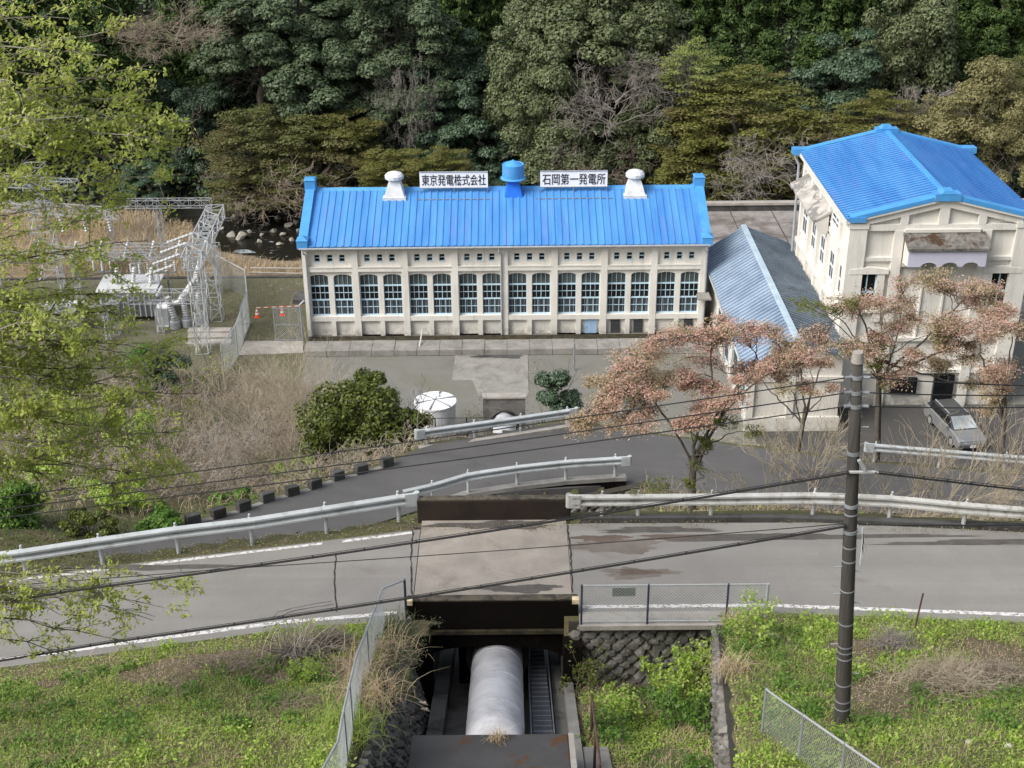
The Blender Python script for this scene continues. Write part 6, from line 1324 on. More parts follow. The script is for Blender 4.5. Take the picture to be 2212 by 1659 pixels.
# ---- branch-and-clump trees near the buildings
def bez(p0, p1, p2, n): t_ = np.linspace(0, 1, n)[:, None]; return (1 - t_) ** 2 * np.asarray(p0) + 2 * t_ * (1 - t_) * np.asarray(p1) + t_ ** 2 * np.asarray(p2)
def chain(out, pts, r0, r1, lvl=0):
    n = len(pts) - 1
    for i in range(n): out.append((pts[i], pts[i + 1], r0 + (r1 - r0) * i / n, r0 + (r1 - r0) * (i + 1) / n, lvl))
def clump_tree(rng, base, fork, centers, trunk_r, leaf, per, flat=.35, twigs=9, sub=3, limb_r=.07, arch=.35, jit=.06):
    out, C, N = [], [], []
    base, fork = np.asarray(base, float), np.asarray(fork, float); tp = bez(base, (base + fork) / 2 + rng.normal(size=3) * .15, fork, 8); chain(out, tp, trunk_r * 1.2, trunk_r * .75)
    P_ = np.array([c for c, r in centers], float); pick = [int(rng.integers(len(P_)))]
    while len(pick) < min(6, len(P_)): pick.append(int(np.argmax(np.min(np.linalg.norm(P_[:, None] - P_[pick][None], axis=2), axis=1))))
    bough = []
    for i in pick:
        c = P_[i]; st_ = tp[rng.integers(5, 8)]; D = c - st_; mid = st_ + D * [.55, .55, .75] + [0, 0, arch * np.linalg.norm(D[:2]) * rng.uniform(.0, .35)] + rng.normal(size=3) * .12 * np.linalg.norm(D)
        lp = bez(st_, mid, c, 14); lp[1:-1] += np.cumsum(rng.normal(size=(12, 3)) * jit * .8, 0) * np.sin(np.linspace(0, math.pi, 12))[:, None]; chain(out, lp, limb_r * rng.uniform(.75, 1.1), limb_r * .3); bough.append(lp[3:])
    BP = np.vstack(bough)
    for c, r in centers:
        c = np.asarray(c, float); st_ = BP[np.argmin(np.linalg.norm(BP - c, axis=1) + rng.uniform(0, .25, len(BP)) * r)]; D = c - st_
        mid = (st_ + c) / 2 + rng.normal(size=3) * .15 * np.linalg.norm(D) + [0, 0, .05]; lp = bez(st_, mid, c, 9); lp[1:-1] += rng.normal(size=(7, 3)) * jit * .6; chain(out, lp, limb_r * .38, limb_r * .16)
        for k in range(twigs):
            q = rdir(rng, 1)[0] * [1, 1, flat * 1.2] * r * rng.uniform(.4, 1.05); e = c + q; s0 = lp[rng.integers(4, 9)]; tw = bez(s0, (s0 + e) / 2 + rng.normal(size=3) * r * .15 + [0, 0, .1 * r], e, 5); chain(out, tw, limb_r * .25, limb_r * .08, 1)
            for j in range(sub):
                a = tw[rng.integers(2, 5)]; f = a + rdir(rng, 1)[0] * [1, 1, .5] * r * rng.uniform(.2, .45); st2 = bez(a, (a + f) / 2 + rng.normal(size=3) * .05, f, 4); chain(out, st2, limb_r * .1, limb_r * .05, 2)
                m = max(1, int(per / (twigs * sub))); ii = rng.integers(0, 4, m); C.append(st2[ii] + rng.normal(size=(m, 3)) * [1, 1, .5] * r * .17); N.append(rng.normal(size=(m, 3)) * .6 + [0, 0, .8])
    return out, np.vstack(C), np.vstack(N)
def img_centers(rng, n, px, py, w_, h_, yy, dy, r0, r1, pw=.5):
    res = []
    for _ in range(n):
        a = rng.uniform(0, 6.283); q = rng.uniform(0, 1) ** pw; p = aty(px + math.cos(a) * q * w_ / 2, py + math.sin(a) * q * h_ / 2, yy + rng.uniform(-dy, dy)); res.append((p, rng.uniform(r0, r1)))
    return res
def cherry(name, lab, seed, base, fork, cents, trunk_r, per, leaf, green_frac, gcents=()):
    rng = np.random.default_rng(seed); t_ = thing(name, base, lab, 'tree', 'cherry trees by the lower road')
    out, C, N = clump_tree(rng, base, fork, cents, trunk_r, leaf, per, .26, 13, 4, trunk_r * .42, .35)
    m = rng.uniform(size=len(C)) < green_frac; mi = m.astype(int)
    leaf_obj('crown', C, N, rng.uniform(.6, 1.25, len(C)) * leaf, [LM['cherry'], LM['cherry_green']], rng, t_, .5, mi)
    if gcents:
        o2, C2, N2 = clump_tree(rng, base, fork, gcents, trunk_r * .5, leaf, per * .45, .5, 8, 3, trunk_r * .25); out += o2; leaf_obj('green_shoots', C2, N2, rng.uniform(.6, 1.3, len(C2)) * leaf, LM['cherry_green'], rng, t_, .5)
    seg_obj('trunk', out, M['bark'], t_, 5); return t_
rng = np.random.default_rng(77)
b0 = np.array([5.5, 34.6, float(H(5.5, 34.6)) - .1])
c1 = img_centers(rng, 9, 1340, 850, 260, 190, 34.6, 1.2, .4, .75, .6) + img_centers(rng, 9, 1440, 860, 240, 150, 34.2, 1.0, .35, .6) + img_centers(rng, 7, 1600, 830, 250, 120, 34.6, 1.2, .35, .6) + img_centers(rng, 10, 1350, 830, 250, 130, 35.2, 1.2, .45, .8) + img_centers(rng, 8, 1480, 770, 260, 90, 35.6, 1.3, .45, .8) + img_centers(rng, 8, 1640, 755, 260, 110, 35.0, 1.2, .4, .75) + img_centers(rng, 4, 1290, 900, 170, 70, 34.6, .6, .35, .6) + img_centers(rng, 6, 1740, 780, 150, 120, 34.5, .8, .35, .6) + img_centers(rng, 5, 1560, 720, 220, 60, 35.4, .9, .35, .6)
g1 = img_centers(rng, 4, 1560, 890, 220, 130, 34.4, .8, .3, .5) + img_centers(rng, 3, 1500, 1010, 120, 110, 34.2, .4, .25, .4) + img_centers(rng, 2, 1530, 930, 60, 80, 34.3, .3, .25, .4)
cherry('cherry_tree', 'wide pink brown cherry tree between the two roads, in front of the annex', 101, b0, aty(1500, 985, 34.6), c1, .13, 950, .036, .14, g1)
b0b = np.array([6.2, 34.0, float(H(6.2, 34.0)) - .1])
b1 = np.array([17.0, 53.5, float(H(17.0, 53.5)) - .1])
c2 = img_centers(rng, 8, 1950, 760, 330, 110, 53.2, 1.8, .6, 1.0) + img_centers(rng, 9, 1900, 660, 230, 110, 54, 1.8, .7, 1.2) + img_centers(rng, 8, 2060, 670, 220, 130, 54, 1.8, .7, 1.2) + img_centers(rng, 6, 1830, 740, 180, 100, 53, 1.5, .6, 1.0) + img_centers(rng, 7, 2120, 690, 190, 130, 53.5, 1.8, .7, 1.2) + img_centers(rng, 5, 2040, 800, 260, 100, 53, 1.5, .6, 1.0) + img_centers(rng, 5, 2000, 610, 140, 50, 54.5, 1, .6, 1.0)
g2 = img_centers(rng, 3, 2030, 700, 60, 60, 53.5, .6, .5, .8) + img_centers(rng, 3, 1905, 790, 60, 80, 53.2, .5, .4, .8) + img_centers(rng, 4, 1790, 660, 130, 60, 53, .8, .4, .7)
cherry('cherry_tree', 'pink brown cherry tree with green tufts in front of the tall building', 102, b1, aty(1900, 780, 53.6), c2, .16, 1000, .048, .22, g2)
b2 = np.array([21.5, 51.0, float(H(21.5, 51.0)) - .1])
c3 = img_centers(rng, 10, 2170, 730, 160, 180, 51.5, 1.5, .5, 1.0) + img_centers(rng, 5, 2180, 850, 120, 120, 51, 1.0, .4, .8)
cherry('cherry_tree', 'pink brown cherry tree at the right edge with long dark reddish branches', 103, b2, aty(2170, 860, 51.2), c3, .13, 900, .046, .18)
c4 = img_centers(rng, 9, 1740, 800, 260, 150, 50, 1.3, .5, .9); b4 = np.array([12.2, 50.0, float(H(12.2, 50)) - .1])
cherry('cherry_tree', 'thin cherry tree with dark bare limbs left of the utility pole top', 104, b4, aty(1740, 880, 50), c4, .11, 600, .045, .3)

# ---- evergreen bushes
def bush(name, lab, seed, px, py, w_, h_, yy, mat, leaf=.11, nc=26, per=330, group=None, dy=None):
    rng = np.random.default_rng(seed); c = aty(px, py, yy); k = (yy * math.cos(PITCH) + (CAM_Z - c[2]) * math.sin(PITCH)) / FPX; rx, rz = w_ * k / 2, h_ * k / 2; gz = float(H(c[0], c[1]))
    t_ = thing(name, (c[0], c[1], gz), lab, 'shrub', group); C, N = [], []
    d = rdir(rng, nc * 2); d = d[d[:, 2] > -.75][:nc]
    for q in d:
        cc = c + q * rng.uniform(.5, .92) * [rx, rx * .8 if dy is None else dy, rz]; r = rng.uniform(.22, .42) * min(rx, rz) * 1.1; m = per; e = rdir(rng, m); C.append(cc + e * (r * rng.uniform(.3, 1.1, m) ** .6)[:, None] * [1.1, 1.1, .75]); N.append(e + [0, 0, .5] + rng.normal(size=(m, 3)) * .5)
    leaf_obj('foliage', np.vstack(C), np.vstack(N), rng.uniform(.6, 1.25, nc * per if len(d) == nc else len(np.vstack(C))) * leaf, LM[mat] if isinstance(mat, str) else mat, rng, t_, .5)
    out, tips = [], []
    for j in range(5): grow(rng, (c[0] + rng.normal() * .15, c[1], gz - .1), (rng.normal() * .5, rng.normal() * .4, 1), max(.3, c[2] + rz * .5 - gz), .05, 0, out, tips, 5, .3, 0, (4, 3), .6, .45)
    seg_obj('stem', out, M['bark'], t_, 4); return t_
bush('evergreen_bush', 'large glossy olive green bush left of the white tank', 201, 760, 930, 250, 200, 49.5, 'bush', .10, 42, 420)
bush('evergreen_bush', 'upper twin top of the glossy bush, pale green tips, behind the large one', 202, 800, 850, 130, 90, 51.5, 'bush', .09, 16, 300)
bush('evergreen_bush', 'right flank of the glossy bush reaching under the tank', 203, 880, 920, 110, 80, 49.5, 'bush', .09, 14, 300)
bush('evergreen_bush', 'dark rounded shrub behind the guardrail end, beside the pink cherry', 204, 1205, 848, 95, 105, 62, 'bluish', .10, 13, 420)
bush('evergreen_bush', 'dark green shrub at the left edge above the guardrail', 205, 30, 1090, 130, 150, 36, 'deep', .07, 22, 320)
bush('evergreen_bush', 'olive shrub low on the slope behind the left guardrail', 206, 190, 1130, 160, 70, 36, 'bush', .06, 18, 300)
bush('evergreen_bush', 'dark ivy shrub half way up the left slope behind the leaves', 207, 360, 800, 120, 110, 70, 'bluish', .10, 18, 280)

for k, (px, py, w_, h_, yy, mt, lab) in enumerate(((260, 1060, 140, 90, 40, 'weed', 'bright green shrub above the dark shrub at the left'), (350, 1120, 120, 60, 37, 'deep', 'low green shrub hugging the left guardrail'), (120, 1040, 150, 110, 42, 'weed', 'fresh green shrub under the drooping branches at the far left'),
    (500, 1080, 110, 60, 41, 'deep', 'green shrub behind the second kerb block'), (640, 1020, 120, 70, 46, 'weed', 'small green shrub behind the fifth kerb block'), (280, 930, 150, 120, 52, 'weed', 'yellow green shrub half way up the left slope'), (150, 900, 170, 130, 54, 'weed', 'green shrub high on the left slope behind the leaves'), (330, 780, 140, 80, 72, 'deep', 'dark green shrub before the substation frames'))):
    bush('green_bush', lab, 230 + k, px, py, w_, h_, yy, mt, .06, 18, 260)
# ---- bare shrubs and thickets
def bare_bush(lab, seed, px, py, yy, height, lean, n, mat, kids=(7, 5), r=.022, spread=.6, name='bare_shrub', group='bare shrubs on the slopes', ang=.4, leafmat=None, leaf=.04, nl=0):
    rng = np.random.default_rng(seed); c = aty(px, py, yy); gz = float(H(c[0], c[1])); out, tips = [], []; t_ = thing(name, (c[0], c[1], gz), lab, 'shrub', group)
    for k in range(n): grow(rng, (c[0] + rng.normal() * .3, c[1] + rng.normal() * .3, gz - .1), (lean + rng.normal() * spread, rng.normal() * spread, 1.0), height * rng.uniform(.6, 1.1), r, 0, out, tips, 6, .3, .1, kids, ang, .45, .5, .006)
    seg_obj('branches', out, mat, t_, 3)
    if leafmat:
        P = np.array([q[0] for q in tips]); i = rng.integers(0, len(P), nl); leaf_obj('leaves', P[i] + rng.normal(size=(nl, 3)) * .08, rng.normal(size=(nl, 3)) + [0, 0, .6], rng.uniform(.6, 1.2, nl) * leaf, LM[leafmat], rng, t_)
    return t_
bare_bush('fan of pale tan bare stems left of the glossy bush, in front of the drain', 301, 640, 930, 58, 4.6, .15, 34, M['twig_tan'], (8, 5), .02, .38)
bare_bush('pale tan bare shrub with fine stems below the substation fence', 302, 560, 900, 60, 3.6, -.1, 22, M['twig_tan'], (7, 5), .02, .45)
bare_bush('brown grey tangled shrub above the row of kerb blocks', 303, 600, 1030, 46, 2.6, 0, 20, M['twig_brown'], (7, 5), .018, .8)
bare_bush('grey tangled shrub on the slope left of the kerb blocks', 304, 470, 1010, 48, 2.8, .1, 22, M['twig_grey'], (7, 5), .018, .8)
bare_bush('brown tangled shrub under the drooping green branches', 305, 370, 1060, 43, 2.6, .2, 20, M['twig_brown'], (7, 5), .018, .8)
bare_bush('thin dark sapling with sparse green leaves in front of the substation', 306, 450, 860, 66, 3.8, .05, 5, M['bark'], (8, 5), .035, .2, 'sapling', None, .5, 'young', .06, 420)
bare_bush('brown bushy thicket before the substation steps', 307, 420, 900, 62, 2.4, 0, 20, M['twig_brown'], (7, 5), .018, .8)
bare_bush('tan bare shrub between the utility pole and the thin cherry', 308, 1760, 1010, 44, 3.2, -.2, 14, M['twig_tan'], (6, 5), .02, .55, leafmat='cherry_green', leaf=.04, nl=300)
bare_bush('bare grey brown shrub right of the utility pole behind the stained guardrail', 309, 1930, 1090, 38, 3.6, .1, 12, M['twig_tan'], (6, 5), .030, .6)
bare_bush('bare shrub with pale arching twigs in front of the parked car', 310, 2050, 1090, 38, 3.4, .1, 12, M['twig_tan'], (6, 5), .030, .6)
bare_bush('bare shrub with yellow green buds at the right edge', 311, 2170, 1080, 39, 3.6, -.1, 12, M['twig_tan'], (6, 5), .030, .6, leafmat='cherry_green', leaf=.03, nl=500)
bare_bush('tall dark red bare stems at the right edge over the parked car', 312, 2150, 980, 42, 5.0, .15, 8, M['twig_brown'], (5, 4), .03, .35)
bare_bush('pale bare shrub just left of the pole foot behind the guardrail', 313, 1680, 1080, 38, 2.6, .1, 12, M['twig_tan'], (5, 4), .02, .6, leafmat='cherry_green', leaf=.035, nl=300)
bare_bush('small green leaved shrub beside the cherry trunk', 314, 1440, 1070, 36.5, 1.3, .1, 10, M['twig_tan'], (5, 4), .015, .6, leafmat='cherry_green', leaf=.045, nl=900)
bare_bush('grey bare shrub hanging over the dry reeds by the stream', 315, 300, 640, 100, 3.0, .1, 16, M['twig_grey'], (6, 5), .03, .6)

def scatter(rng, n, x0, x1, y0, y1, mask=None, hf=None):
    x, y = rng.uniform(x0, x1, n), rng.uniform(y0, y1, n)
    if mask is not None: k = mask(x, y); x, y = x[k], y[k]
    return np.stack([x, y, (hf or H)(x, y)], 1)
def blades(name, P, hgt, wid, mat, rng, lean=.35, lab=None, cat='grass', parent=None):
    m = len(P); a = rng.uniform(0, 6.283, m); h_ = rng.uniform(.5, 1.2, m) * hgt; w_ = wid * rng.uniform(.6, 1.2, m); d = np.stack([np.cos(a), np.sin(a), np.zeros(m)], 1); e = np.stack([-np.sin(a), np.cos(a), np.zeros(m)], 1)
    ln = d * (h_ * rng.uniform(0, 1, m) * lean * 2)[:, None]; mid = P + ln * .4 + np.stack([0 * h_, 0 * h_, h_ * .65], 1); tip = P + ln * 1.2 + np.stack([0 * h_, 0 * h_, h_ * rng.uniform(.6, 1.0, m)], 1)
    V_ = np.stack([P - e * w_[:, None], P + e * w_[:, None], mid + e * w_[:, None] * .7, tip], 1).reshape(-1, 3); V2 = np.stack([P - e * w_[:, None], mid + e * w_[:, None] * .7, tip, mid - e * w_[:, None] * .7], 1).reshape(-1, 3)
    o = link(name, quads_mesh(name, V2, m, mat), parent)
    return stuff(o, lab, cat) if lab else o
rng = np.random.default_rng(900)
def arcs(rng, P, L, up, r):                                   # tangled bent twigs for thickets
    m = len(P); d = rdir(rng, m); d[:, 2] = np.abs(d[:, 2]) * up; d /= np.linalg.norm(d, axis=1)[:, None]; l = L * rng.uniform(.4, 1.2, m)[:, None]; a = P; b = a + d * l * .5; e = d + rdir(rng, m) * .6; e[:, 2] -= .25; c = b + e / np.linalg.norm(e, axis=1)[:, None] * l * .5
    return np.vstack([a, b]), np.vstack([b, c]), np.full(2 * m, r), np.concatenate([np.full(m, r * .8), np.full(m, r * .4)])
lb = lambda x, y: (y > LF(x) + .6) & (y < YB(x) + 1.0) & ((x < -3.2) | (wob(x, y, .8) > .2))
for nm, mk, cnt, L_, lab in (('thicket', 'twig_brown', 9000, 1.1, 'brown tangled twigs covering the left slope'), ('thicket', 'twig_grey', 7000, 1.0, 'grey tangled twigs covering the left slope'), ('thicket', 'twig_tan', 6000, .9, 'tan dead stems covering the left slope')):
    P = scatter(rng, cnt, -24, 1, 38, 76, lambda x, y: lb(x, y) & (wob(x, y, .55) > {'twig_brown': -.4, 'twig_grey': -.3, 'twig_tan': -.1}[mk] - .1)); P[:, 2] += rng.uniform(-.05, .9, len(P)) ** 2
    a, b, r0, r1 = arcs(rng, P, L_, .9, .012); stuff(link(nm, segs_mesh(nm, a, b, r0, r1, M[mk], 3)), lab, 'thicket')
P = scatter(rng, 22000, -24, 3, 37, 76, lambda x, y: lb(x, y) & (wob(x, y, .8) + .35 * wob(x, y, 2.3) > .1)); P[:, 2] += rng.uniform(0, .5, len(P)) ** 1.5
stuff(leaf_obj('undergrowth', P, rng.normal(size=P.shape) * .5 + [0, 0, .8], rng.uniform(.04, .085, len(P)), LM['bush'], rng), 'low green undergrowth on the left slope', 'undergrowth')
P = scatter(rng, 16000, -24, 3, 37, 76, lambda x, y: lb(x, y) & (wob(x, y, .7) < .15)); blades('dry_grass', P, .55, .012, LM['dry'], rng, .6, 'dry straw grass between the shrubs of the left slope')
P = scatter(rng, 26000, -24, -3, 27, 40, lambda x, y: (y > FL(x) + .85) & (y < np.where(x < -12.5, LF(x) + 3, LN(x) - .15)) & (wob(x, y, 1.1) > -.8)); P[:, 2] += rng.uniform(0, .3, len(P)) ** 1.4
stuff(leaf_obj('undergrowth', P, rng.normal(size=P.shape) * .5 + [0, 0, .8], rng.uniform(.025, .06, len(P)), [LM['bush'], LM['deep'], LM['moss']], rng, midx=rng.integers(0, 3, len(P))), 'green and brown undergrowth below the left guardrail', 'undergrowth')
# bank right of centre (between the roads and below the yard)
rbm = lambda x, y: ((y > FL(x) + .8) & (y < LN(x) - .2) & (x > 4.5)) | ((y > LF(x) + .7) & (y < YB(x)) & (x > 3))
P = scatter(rng, 26000, 3, 30, 30, 64, lambda x, y: rbm(x, y) & (wob(x, y, .9) > -.5)); P[:, 2] += rng.uniform(0, .15, len(P))
stuff(leaf_obj('undergrowth', P, rng.normal(size=P.shape) * .5 + [0, 0, .8], rng.uniform(.025, .06, len(P)), [LM['weed'], LM['litter'], LM['bush']], rng, midx=rng.integers(0, 3, len(P))), 'low weeds and litter on the bank behind the right guardrail', 'undergrowth')
P = scatter(rng, 12000, 3, 30, 30, 62, rbm); blades('dry_grass', P, .4, .008, LM['dry'], rng, .6, 'dry straw grass on the bank behind the right guardrail')
P = scatter(rng, 3500, 3, 30, 30, 62, rbm); P[:, 2] += .1; a, b, r0, r1 = arcs(rng, P, .8, .9, .008); stuff(link('thicket', segs_mesh('thicket', a, b, r0, r1, M['twig_tan'], 3)), 'loose bare twigs on the bank behind the right guardrail', 'thicket')
P = scatter(rng, 9000, 1.6, 6.5, 30.8, 34, lambda x, y: (y < 30.6 + 2.6) & (x > 1.7)); P[:, 2] = np.maximum(P[:, 2], -99) + rng.uniform(0, .12, len(P))
stuff(leaf_obj('undergrowth', P, rng.normal(size=P.shape) * .5 + [0, 0, .8], rng.uniform(.03, .05, len(P)), LM['weed'], rng), 'bright weeds behind the left end of the stained guardrail', 'undergrowth')
# dry reeds along the river, yard grass
rivm = lambda x, y: (y < RIV0(x) - np.where(x > -27, 2.6, 0)) & (y > 93.4)
P = scatter(rng, 30000, -48, -13.9, 93.4, 116, lambda x, y: rivm(x, y) & (wob(x, y, .5) + .5 * wob(x, y, 1.4) > -.55)); blades('dry_reeds', P, 1.0, .022, LM['dry'], rng, .55, 'dry tan reeds and grass along the stream bank', 'reeds')
P = scatter(rng, 4000, -38, -27.5, 104, 112, lambda x, y: wob(x, y, .9) > .1); blades('dry_reeds', P, 2.1, .025, LM['dry'], rng, .2, 'taller dry reeds standing by the bend of the stream', 'reeds')
hm = lambda x, y: wob(x, y, .4) > -.9
P = scatter(rng, 70000, -56, 58, 119.6, 152, hm); P[:, 2] += rng.uniform(0, 1.0, len(P)) ** 2
stuff(leaf_obj('forest_undergrowth', P, rng.normal(size=P.shape) * .5 + [0, -.5, .7], rng.uniform(.16, .34, len(P)), [LM['bluish'], LM['cedar'], LM['oak']], rng, midx=rng.integers(0, 3, len(P))), 'dark undergrowth between the forest trees', 'undergrowth')
P = scatter(rng, 9000, -45, -13.9, 76, 92.6, lambda x, y: (y > YB(x)) & (wob(x, y, .5) > -.1)); stuff(leaf_obj('yard_grass', P + [0, 0, .03], rng.normal(size=P.shape) * .4 + [0, 0, 1], rng.uniform(.03, .075, len(P)), [LM['grass'], LM['moss'], LM['litter']], rng, midx=rng.integers(0, 3, len(P))), 'short patchy grass in the yard beside the powerhouse', 'grass')
P = scatter(rng, 7000, -13.5, 12, 64, 78.5, lambda x, y: (y > YB(x)) & (wob(x, y, .45) + .4 * wob(x, y, 1.7) > .25)); stuff(leaf_obj('yard_weeds', P + [0, 0, .02], rng.normal(size=P.shape) * .3 + [0, 0, 1], rng.uniform(.03, .07, len(P)), [LM['grass'], LM['moss'], LM['dry']], rng, midx=rng.integers(0, 3, len(P))), 'thin weeds on the gravel yard', 'grass')
# near slopes: grass, weeds, litter
def nearmask(x, y):
    ok = (y < NL(x) - .32 + .1 * wob(x, y, 4)) & ~((x > -2.9) & (x < 1.45)); return ok
out_hollow = lambda x, y: ~((x > 1.3) & (x < WALLX(y) + .05) & (y < 25.9))
dens = lambda x, y: .55 * wob(x, y, .9) + .4 * wob(x, y, 2.6)
P = scatter(rng, 230000, -13, 14, 13.8, 26.2, lambda x, y: nearmask(x, y) & out_hollow(x, y) & (dens(x, y) > -.12 - .10 * (x < 0) - .35 * (y > NL(x) - 1.6)) & (rng.uniform(size=len(x)) < .35 + .9 * np.clip(.5 + wob(x, y, 3.1), 0, 1))); P[:, 2] += rng.uniform(0, .07, len(P)); mi = (wob(P[:, 0], P[:, 1], 1.3) > .25).astype(int)
stuff(leaf_obj('weeds', P, rng.normal(size=P.shape) * .5 + [0, 0, .9], rng.uniform(.012, .036, len(P)) * (1 + .5 * np.clip(wob(P[:, 0], P[:, 1], 1.9), -.5, 1)), [LM['weed'], LM['grass']], rng, midx=mi), 'bright green weeds covering the near slopes', 'weeds')
P = scatter(rng, 70000, -13, 14, 13.8, 26.2, lambda x, y: nearmask(x, y) & out_hollow(x, y) & (dens(x, y) > -.22)); blades('grass', P, .19, .008, LM['grass'], rng, .5, 'fresh grass blades on the near slopes')
P = scatter(rng, 90000, -13, 14, 13.8, 26.2, lambda x, y: nearmask(x, y) & out_hollow(x, y) & (dens(x, y) < .2)); P[:, 2] += .015
P_d = scatter(rng, 30000, -13, 14, 13.8, 26.2, lambda x, y: nearmask(x, y) & out_hollow(x, y) & (wob(x, y, 1.7) > .05)); blades('dry_grass', P_d, .13, .006, LM['dry'], rng, .9, 'fine dry straw among the grass of the near slopes')
stuff(leaf_obj('leaf_litter', P, rng.normal(size=P.shape) * .35 + [0, 0, 1], rng.uniform(.012, .032, len(P)), [LM['litter'], LM['dry']], rng, asp=.4, midx=(rng.uniform(size=len(P)) < .3).astype(int)), 'brown leaf litter on the near slopes', 'litter')
# tufts of taller plants
P0_ = scatter(rng, 620, -12, 14, 15, 25.6, lambda x, y: nearmask(x, y) & out_hollow(x, y) & (dens(x, y) > -.25)); Q_ = []
for p in P0_: m = rng.integers(25, 120); w_ = rng.uniform(.07, .2); q = p + rng.normal(size=(m, 3)) * [w_, w_, .0]; q[:, 2] += rng.uniform(0, .10 + .5 * w_, m); Q_.append(q)
P = np.vstack(Q_); stuff(leaf_obj('weed_tufts', P, rng.normal(size=P.shape) * .7 + [0, 0, .7], rng.uniform(.025, .055, len(P)), [LM['weed'], LM['deep']], rng, midx=(wob(P[:, 0], P[:, 1], .8) > .1).astype(int)), 'taller leafy weed tufts on the near slopes', 'weeds')
# hollow right of the cut
P = scatter(rng, 26000, 1.5, 4.8, 15.5, 25.3, lambda x, y: (x < WALLX(y) - .1) & (x > 1.5) & (dens(x * 1.3, y) > -.45) & ~((x < 2.0) & (y < 21.6))); P[:, 2] += rng.uniform(0, .12, len(P))
stuff(leaf_obj('weeds', P, rng.normal(size=P.shape) * .5 + [0, 0, .9], rng.uniform(.018, .04, len(P)), [LM['weed'], LM['deep']], rng, midx=(wob(P[:, 0], P[:, 1], 1.1) > 0).astype(int)), 'green weeds filling the hollow beside the penstock cut', 'weeds')
P = scatter(rng, 9000, 1.5, 4.8, 15.5, 25.3, lambda x, y: (x < WALLX(y) - .1) & (dens(x * 1.3, y) < .2) & ~((x < 2.0) & (y < 21.6))); blades('dry_grass', P, .22, .006, LM['dry'], rng, .9, 'flattened straw in the hollow beside the penstock cut')
# verge between the edge line and the left guardrail
P = scatter(rng, 14000, -14, -2.6, 27, 31, lambda x, y: (y > FL(x) + .1) & (y < FL(x) + .75 + .1 * wob(x, y, 3)) & (wob(x, y, 2.2) > -.7)); P[:, 2] = 17.99 + rng.uniform(0, .05, len(P))
stuff(leaf_obj('verge_moss', P, rng.normal(size=P.shape) * .4 + [0, 0, 1], rng.uniform(.012, .03, len(P)), [LM['moss'], LM['litter'], LM['grass']], rng, midx=rng.choice([0, 0, 1, 2], len(P))), 'moss, litter and weeds on the verge under the left guardrail', 'verge')
P = scatter(rng, 7000, -2.5, 14, 29.2, 30.4, lambda x, y: (y > FL(x) + .02 - .25 * (wob(x, y, 2.2) > .25)) & (y < FL(x) + .28) & (wob(x, y, 1.6) > -.2)); P[:, 2] = 18.01 + rng.uniform(0, .04, len(P))
stuff(leaf_obj('verge_moss', P, rng.normal(size=P.shape) * .4 + [0, 0, 1], rng.uniform(.01, .024, len(P)), [LM['moss'], LM['litter'], LM['grass']], rng, midx=rng.choice([0, 1, 1, 2], len(P))), 'dead leaves and weeds along the far parapet and right kerb', 'verge')

# tufts, saplings, piles
def tuft(lab, seed, c, n, hgt, mat, lean=.7, wid=.008, name='grass_tuft', sp=.18):
    rng = np.random.default_rng(seed); c = np.asarray(c, float); t_ = thing(name, c, lab, 'grass tuft', None); P = c + rng.normal(size=(n, 3)) * [sp, sp, 0.0]; m = n; segs = []
    a = rng.uniform(0, 6.283, m); h_ = hgt * rng.uniform(.5, 1.15, m); l = lean * rng.uniform(.2, 1, m) * h_; k = 5; V_ = []
    for i in range(m):
        d = np.array([math.cos(a[i]), math.sin(a[i]), 0]); e = np.array([-math.sin(a[i]), math.cos(a[i]), 0]) * wid; pts = [P[i] + d * l[i] * f ** 1.8 * 1.2 + np.array([0, 0, h_[i] * (f * 1.3 - .65 * f * f * (1 + lean * .4))]) for f in np.linspace(0, 1, k)]
        for j in range(k - 1): w0, w1 = 1 - j / k, 1 - (j + 1) / k; V_ += [pts[j] - e * w0, pts[j] + e * w0, pts[j + 1] + e * w1, pts[j + 1] - e * w1]
    link('blades', quads_mesh('blades', np.array(V_), len(V_) // 4, LM[mat] if isinstance(mat, str) else mat), t_); return t_
hz = lambda x, y: float(H(x, y))
for k, (lab, x, y, n, hg, mt, ln) in enumerate((
    ('dry pampas tuft leaning over the left wall of the penstock cut', -2.75, 20.9, 170, .95, 'dry', .9), ('straw coloured tuft at the foot of the sagging fence', -3.0, 22.6, 130, .75, 'dry', .8),
    ('green and straw tuft low by the sagging fence at the bottom', -2.9, 19.2, 220, .85, 'grass', .8), ('dark weedy tuft at the bridge end of the left wall', -2.6, 24.9, 130, .7, 'oak', .9), ('thin straw tuft half way along the left wall', -2.65, 23.6, 120, .8, 'dry', .9),
    ('grass tuft bending over the edge of the stone wall bottom centre right', 4.1, 20.6, 190, .8, 'dry', .9), ('second straw tuft on the dark stone wall beside the leaning fence', 4.5, 21.8, 150, .7, 'dry', .9), ('straw tuft by the right end of the mesh fence panel', 5.1, 25.0, 110, .6, 'dry', .7),
    ('green tuft on the dark stone wall near the bottom edge', 4.0, 19.2, 160, .6, 'grass', .8), ('green tuft in front of the utility pole', 8.0, 20.9, 120, .35, 'deep', .6))):
    x = x - .22 if x < 0 else x; tuft(lab, 600 + k, (x, y, (float(near_slope(x, y)) - .12 if x < 0 else hz(x, y) - .03)), int(n * (1.8 if x < 0 else 1)), hg, mt, ln, sp=.3 if x < 0 else .18)
c = np.array([PIPE_X + .05, 20.3, 19.08]); tuft('dry straw tuft growing on the edge of the concrete block before the penstock', 620, c, 60, .5, 'dry', .8, .006, sp=.09)
pl_ = thing('pampas_stems', (-2.6, 20.9, hz(-2.6, 20.9)), 'two long pale pampas stems leaning over the penstock cut', 'plant')
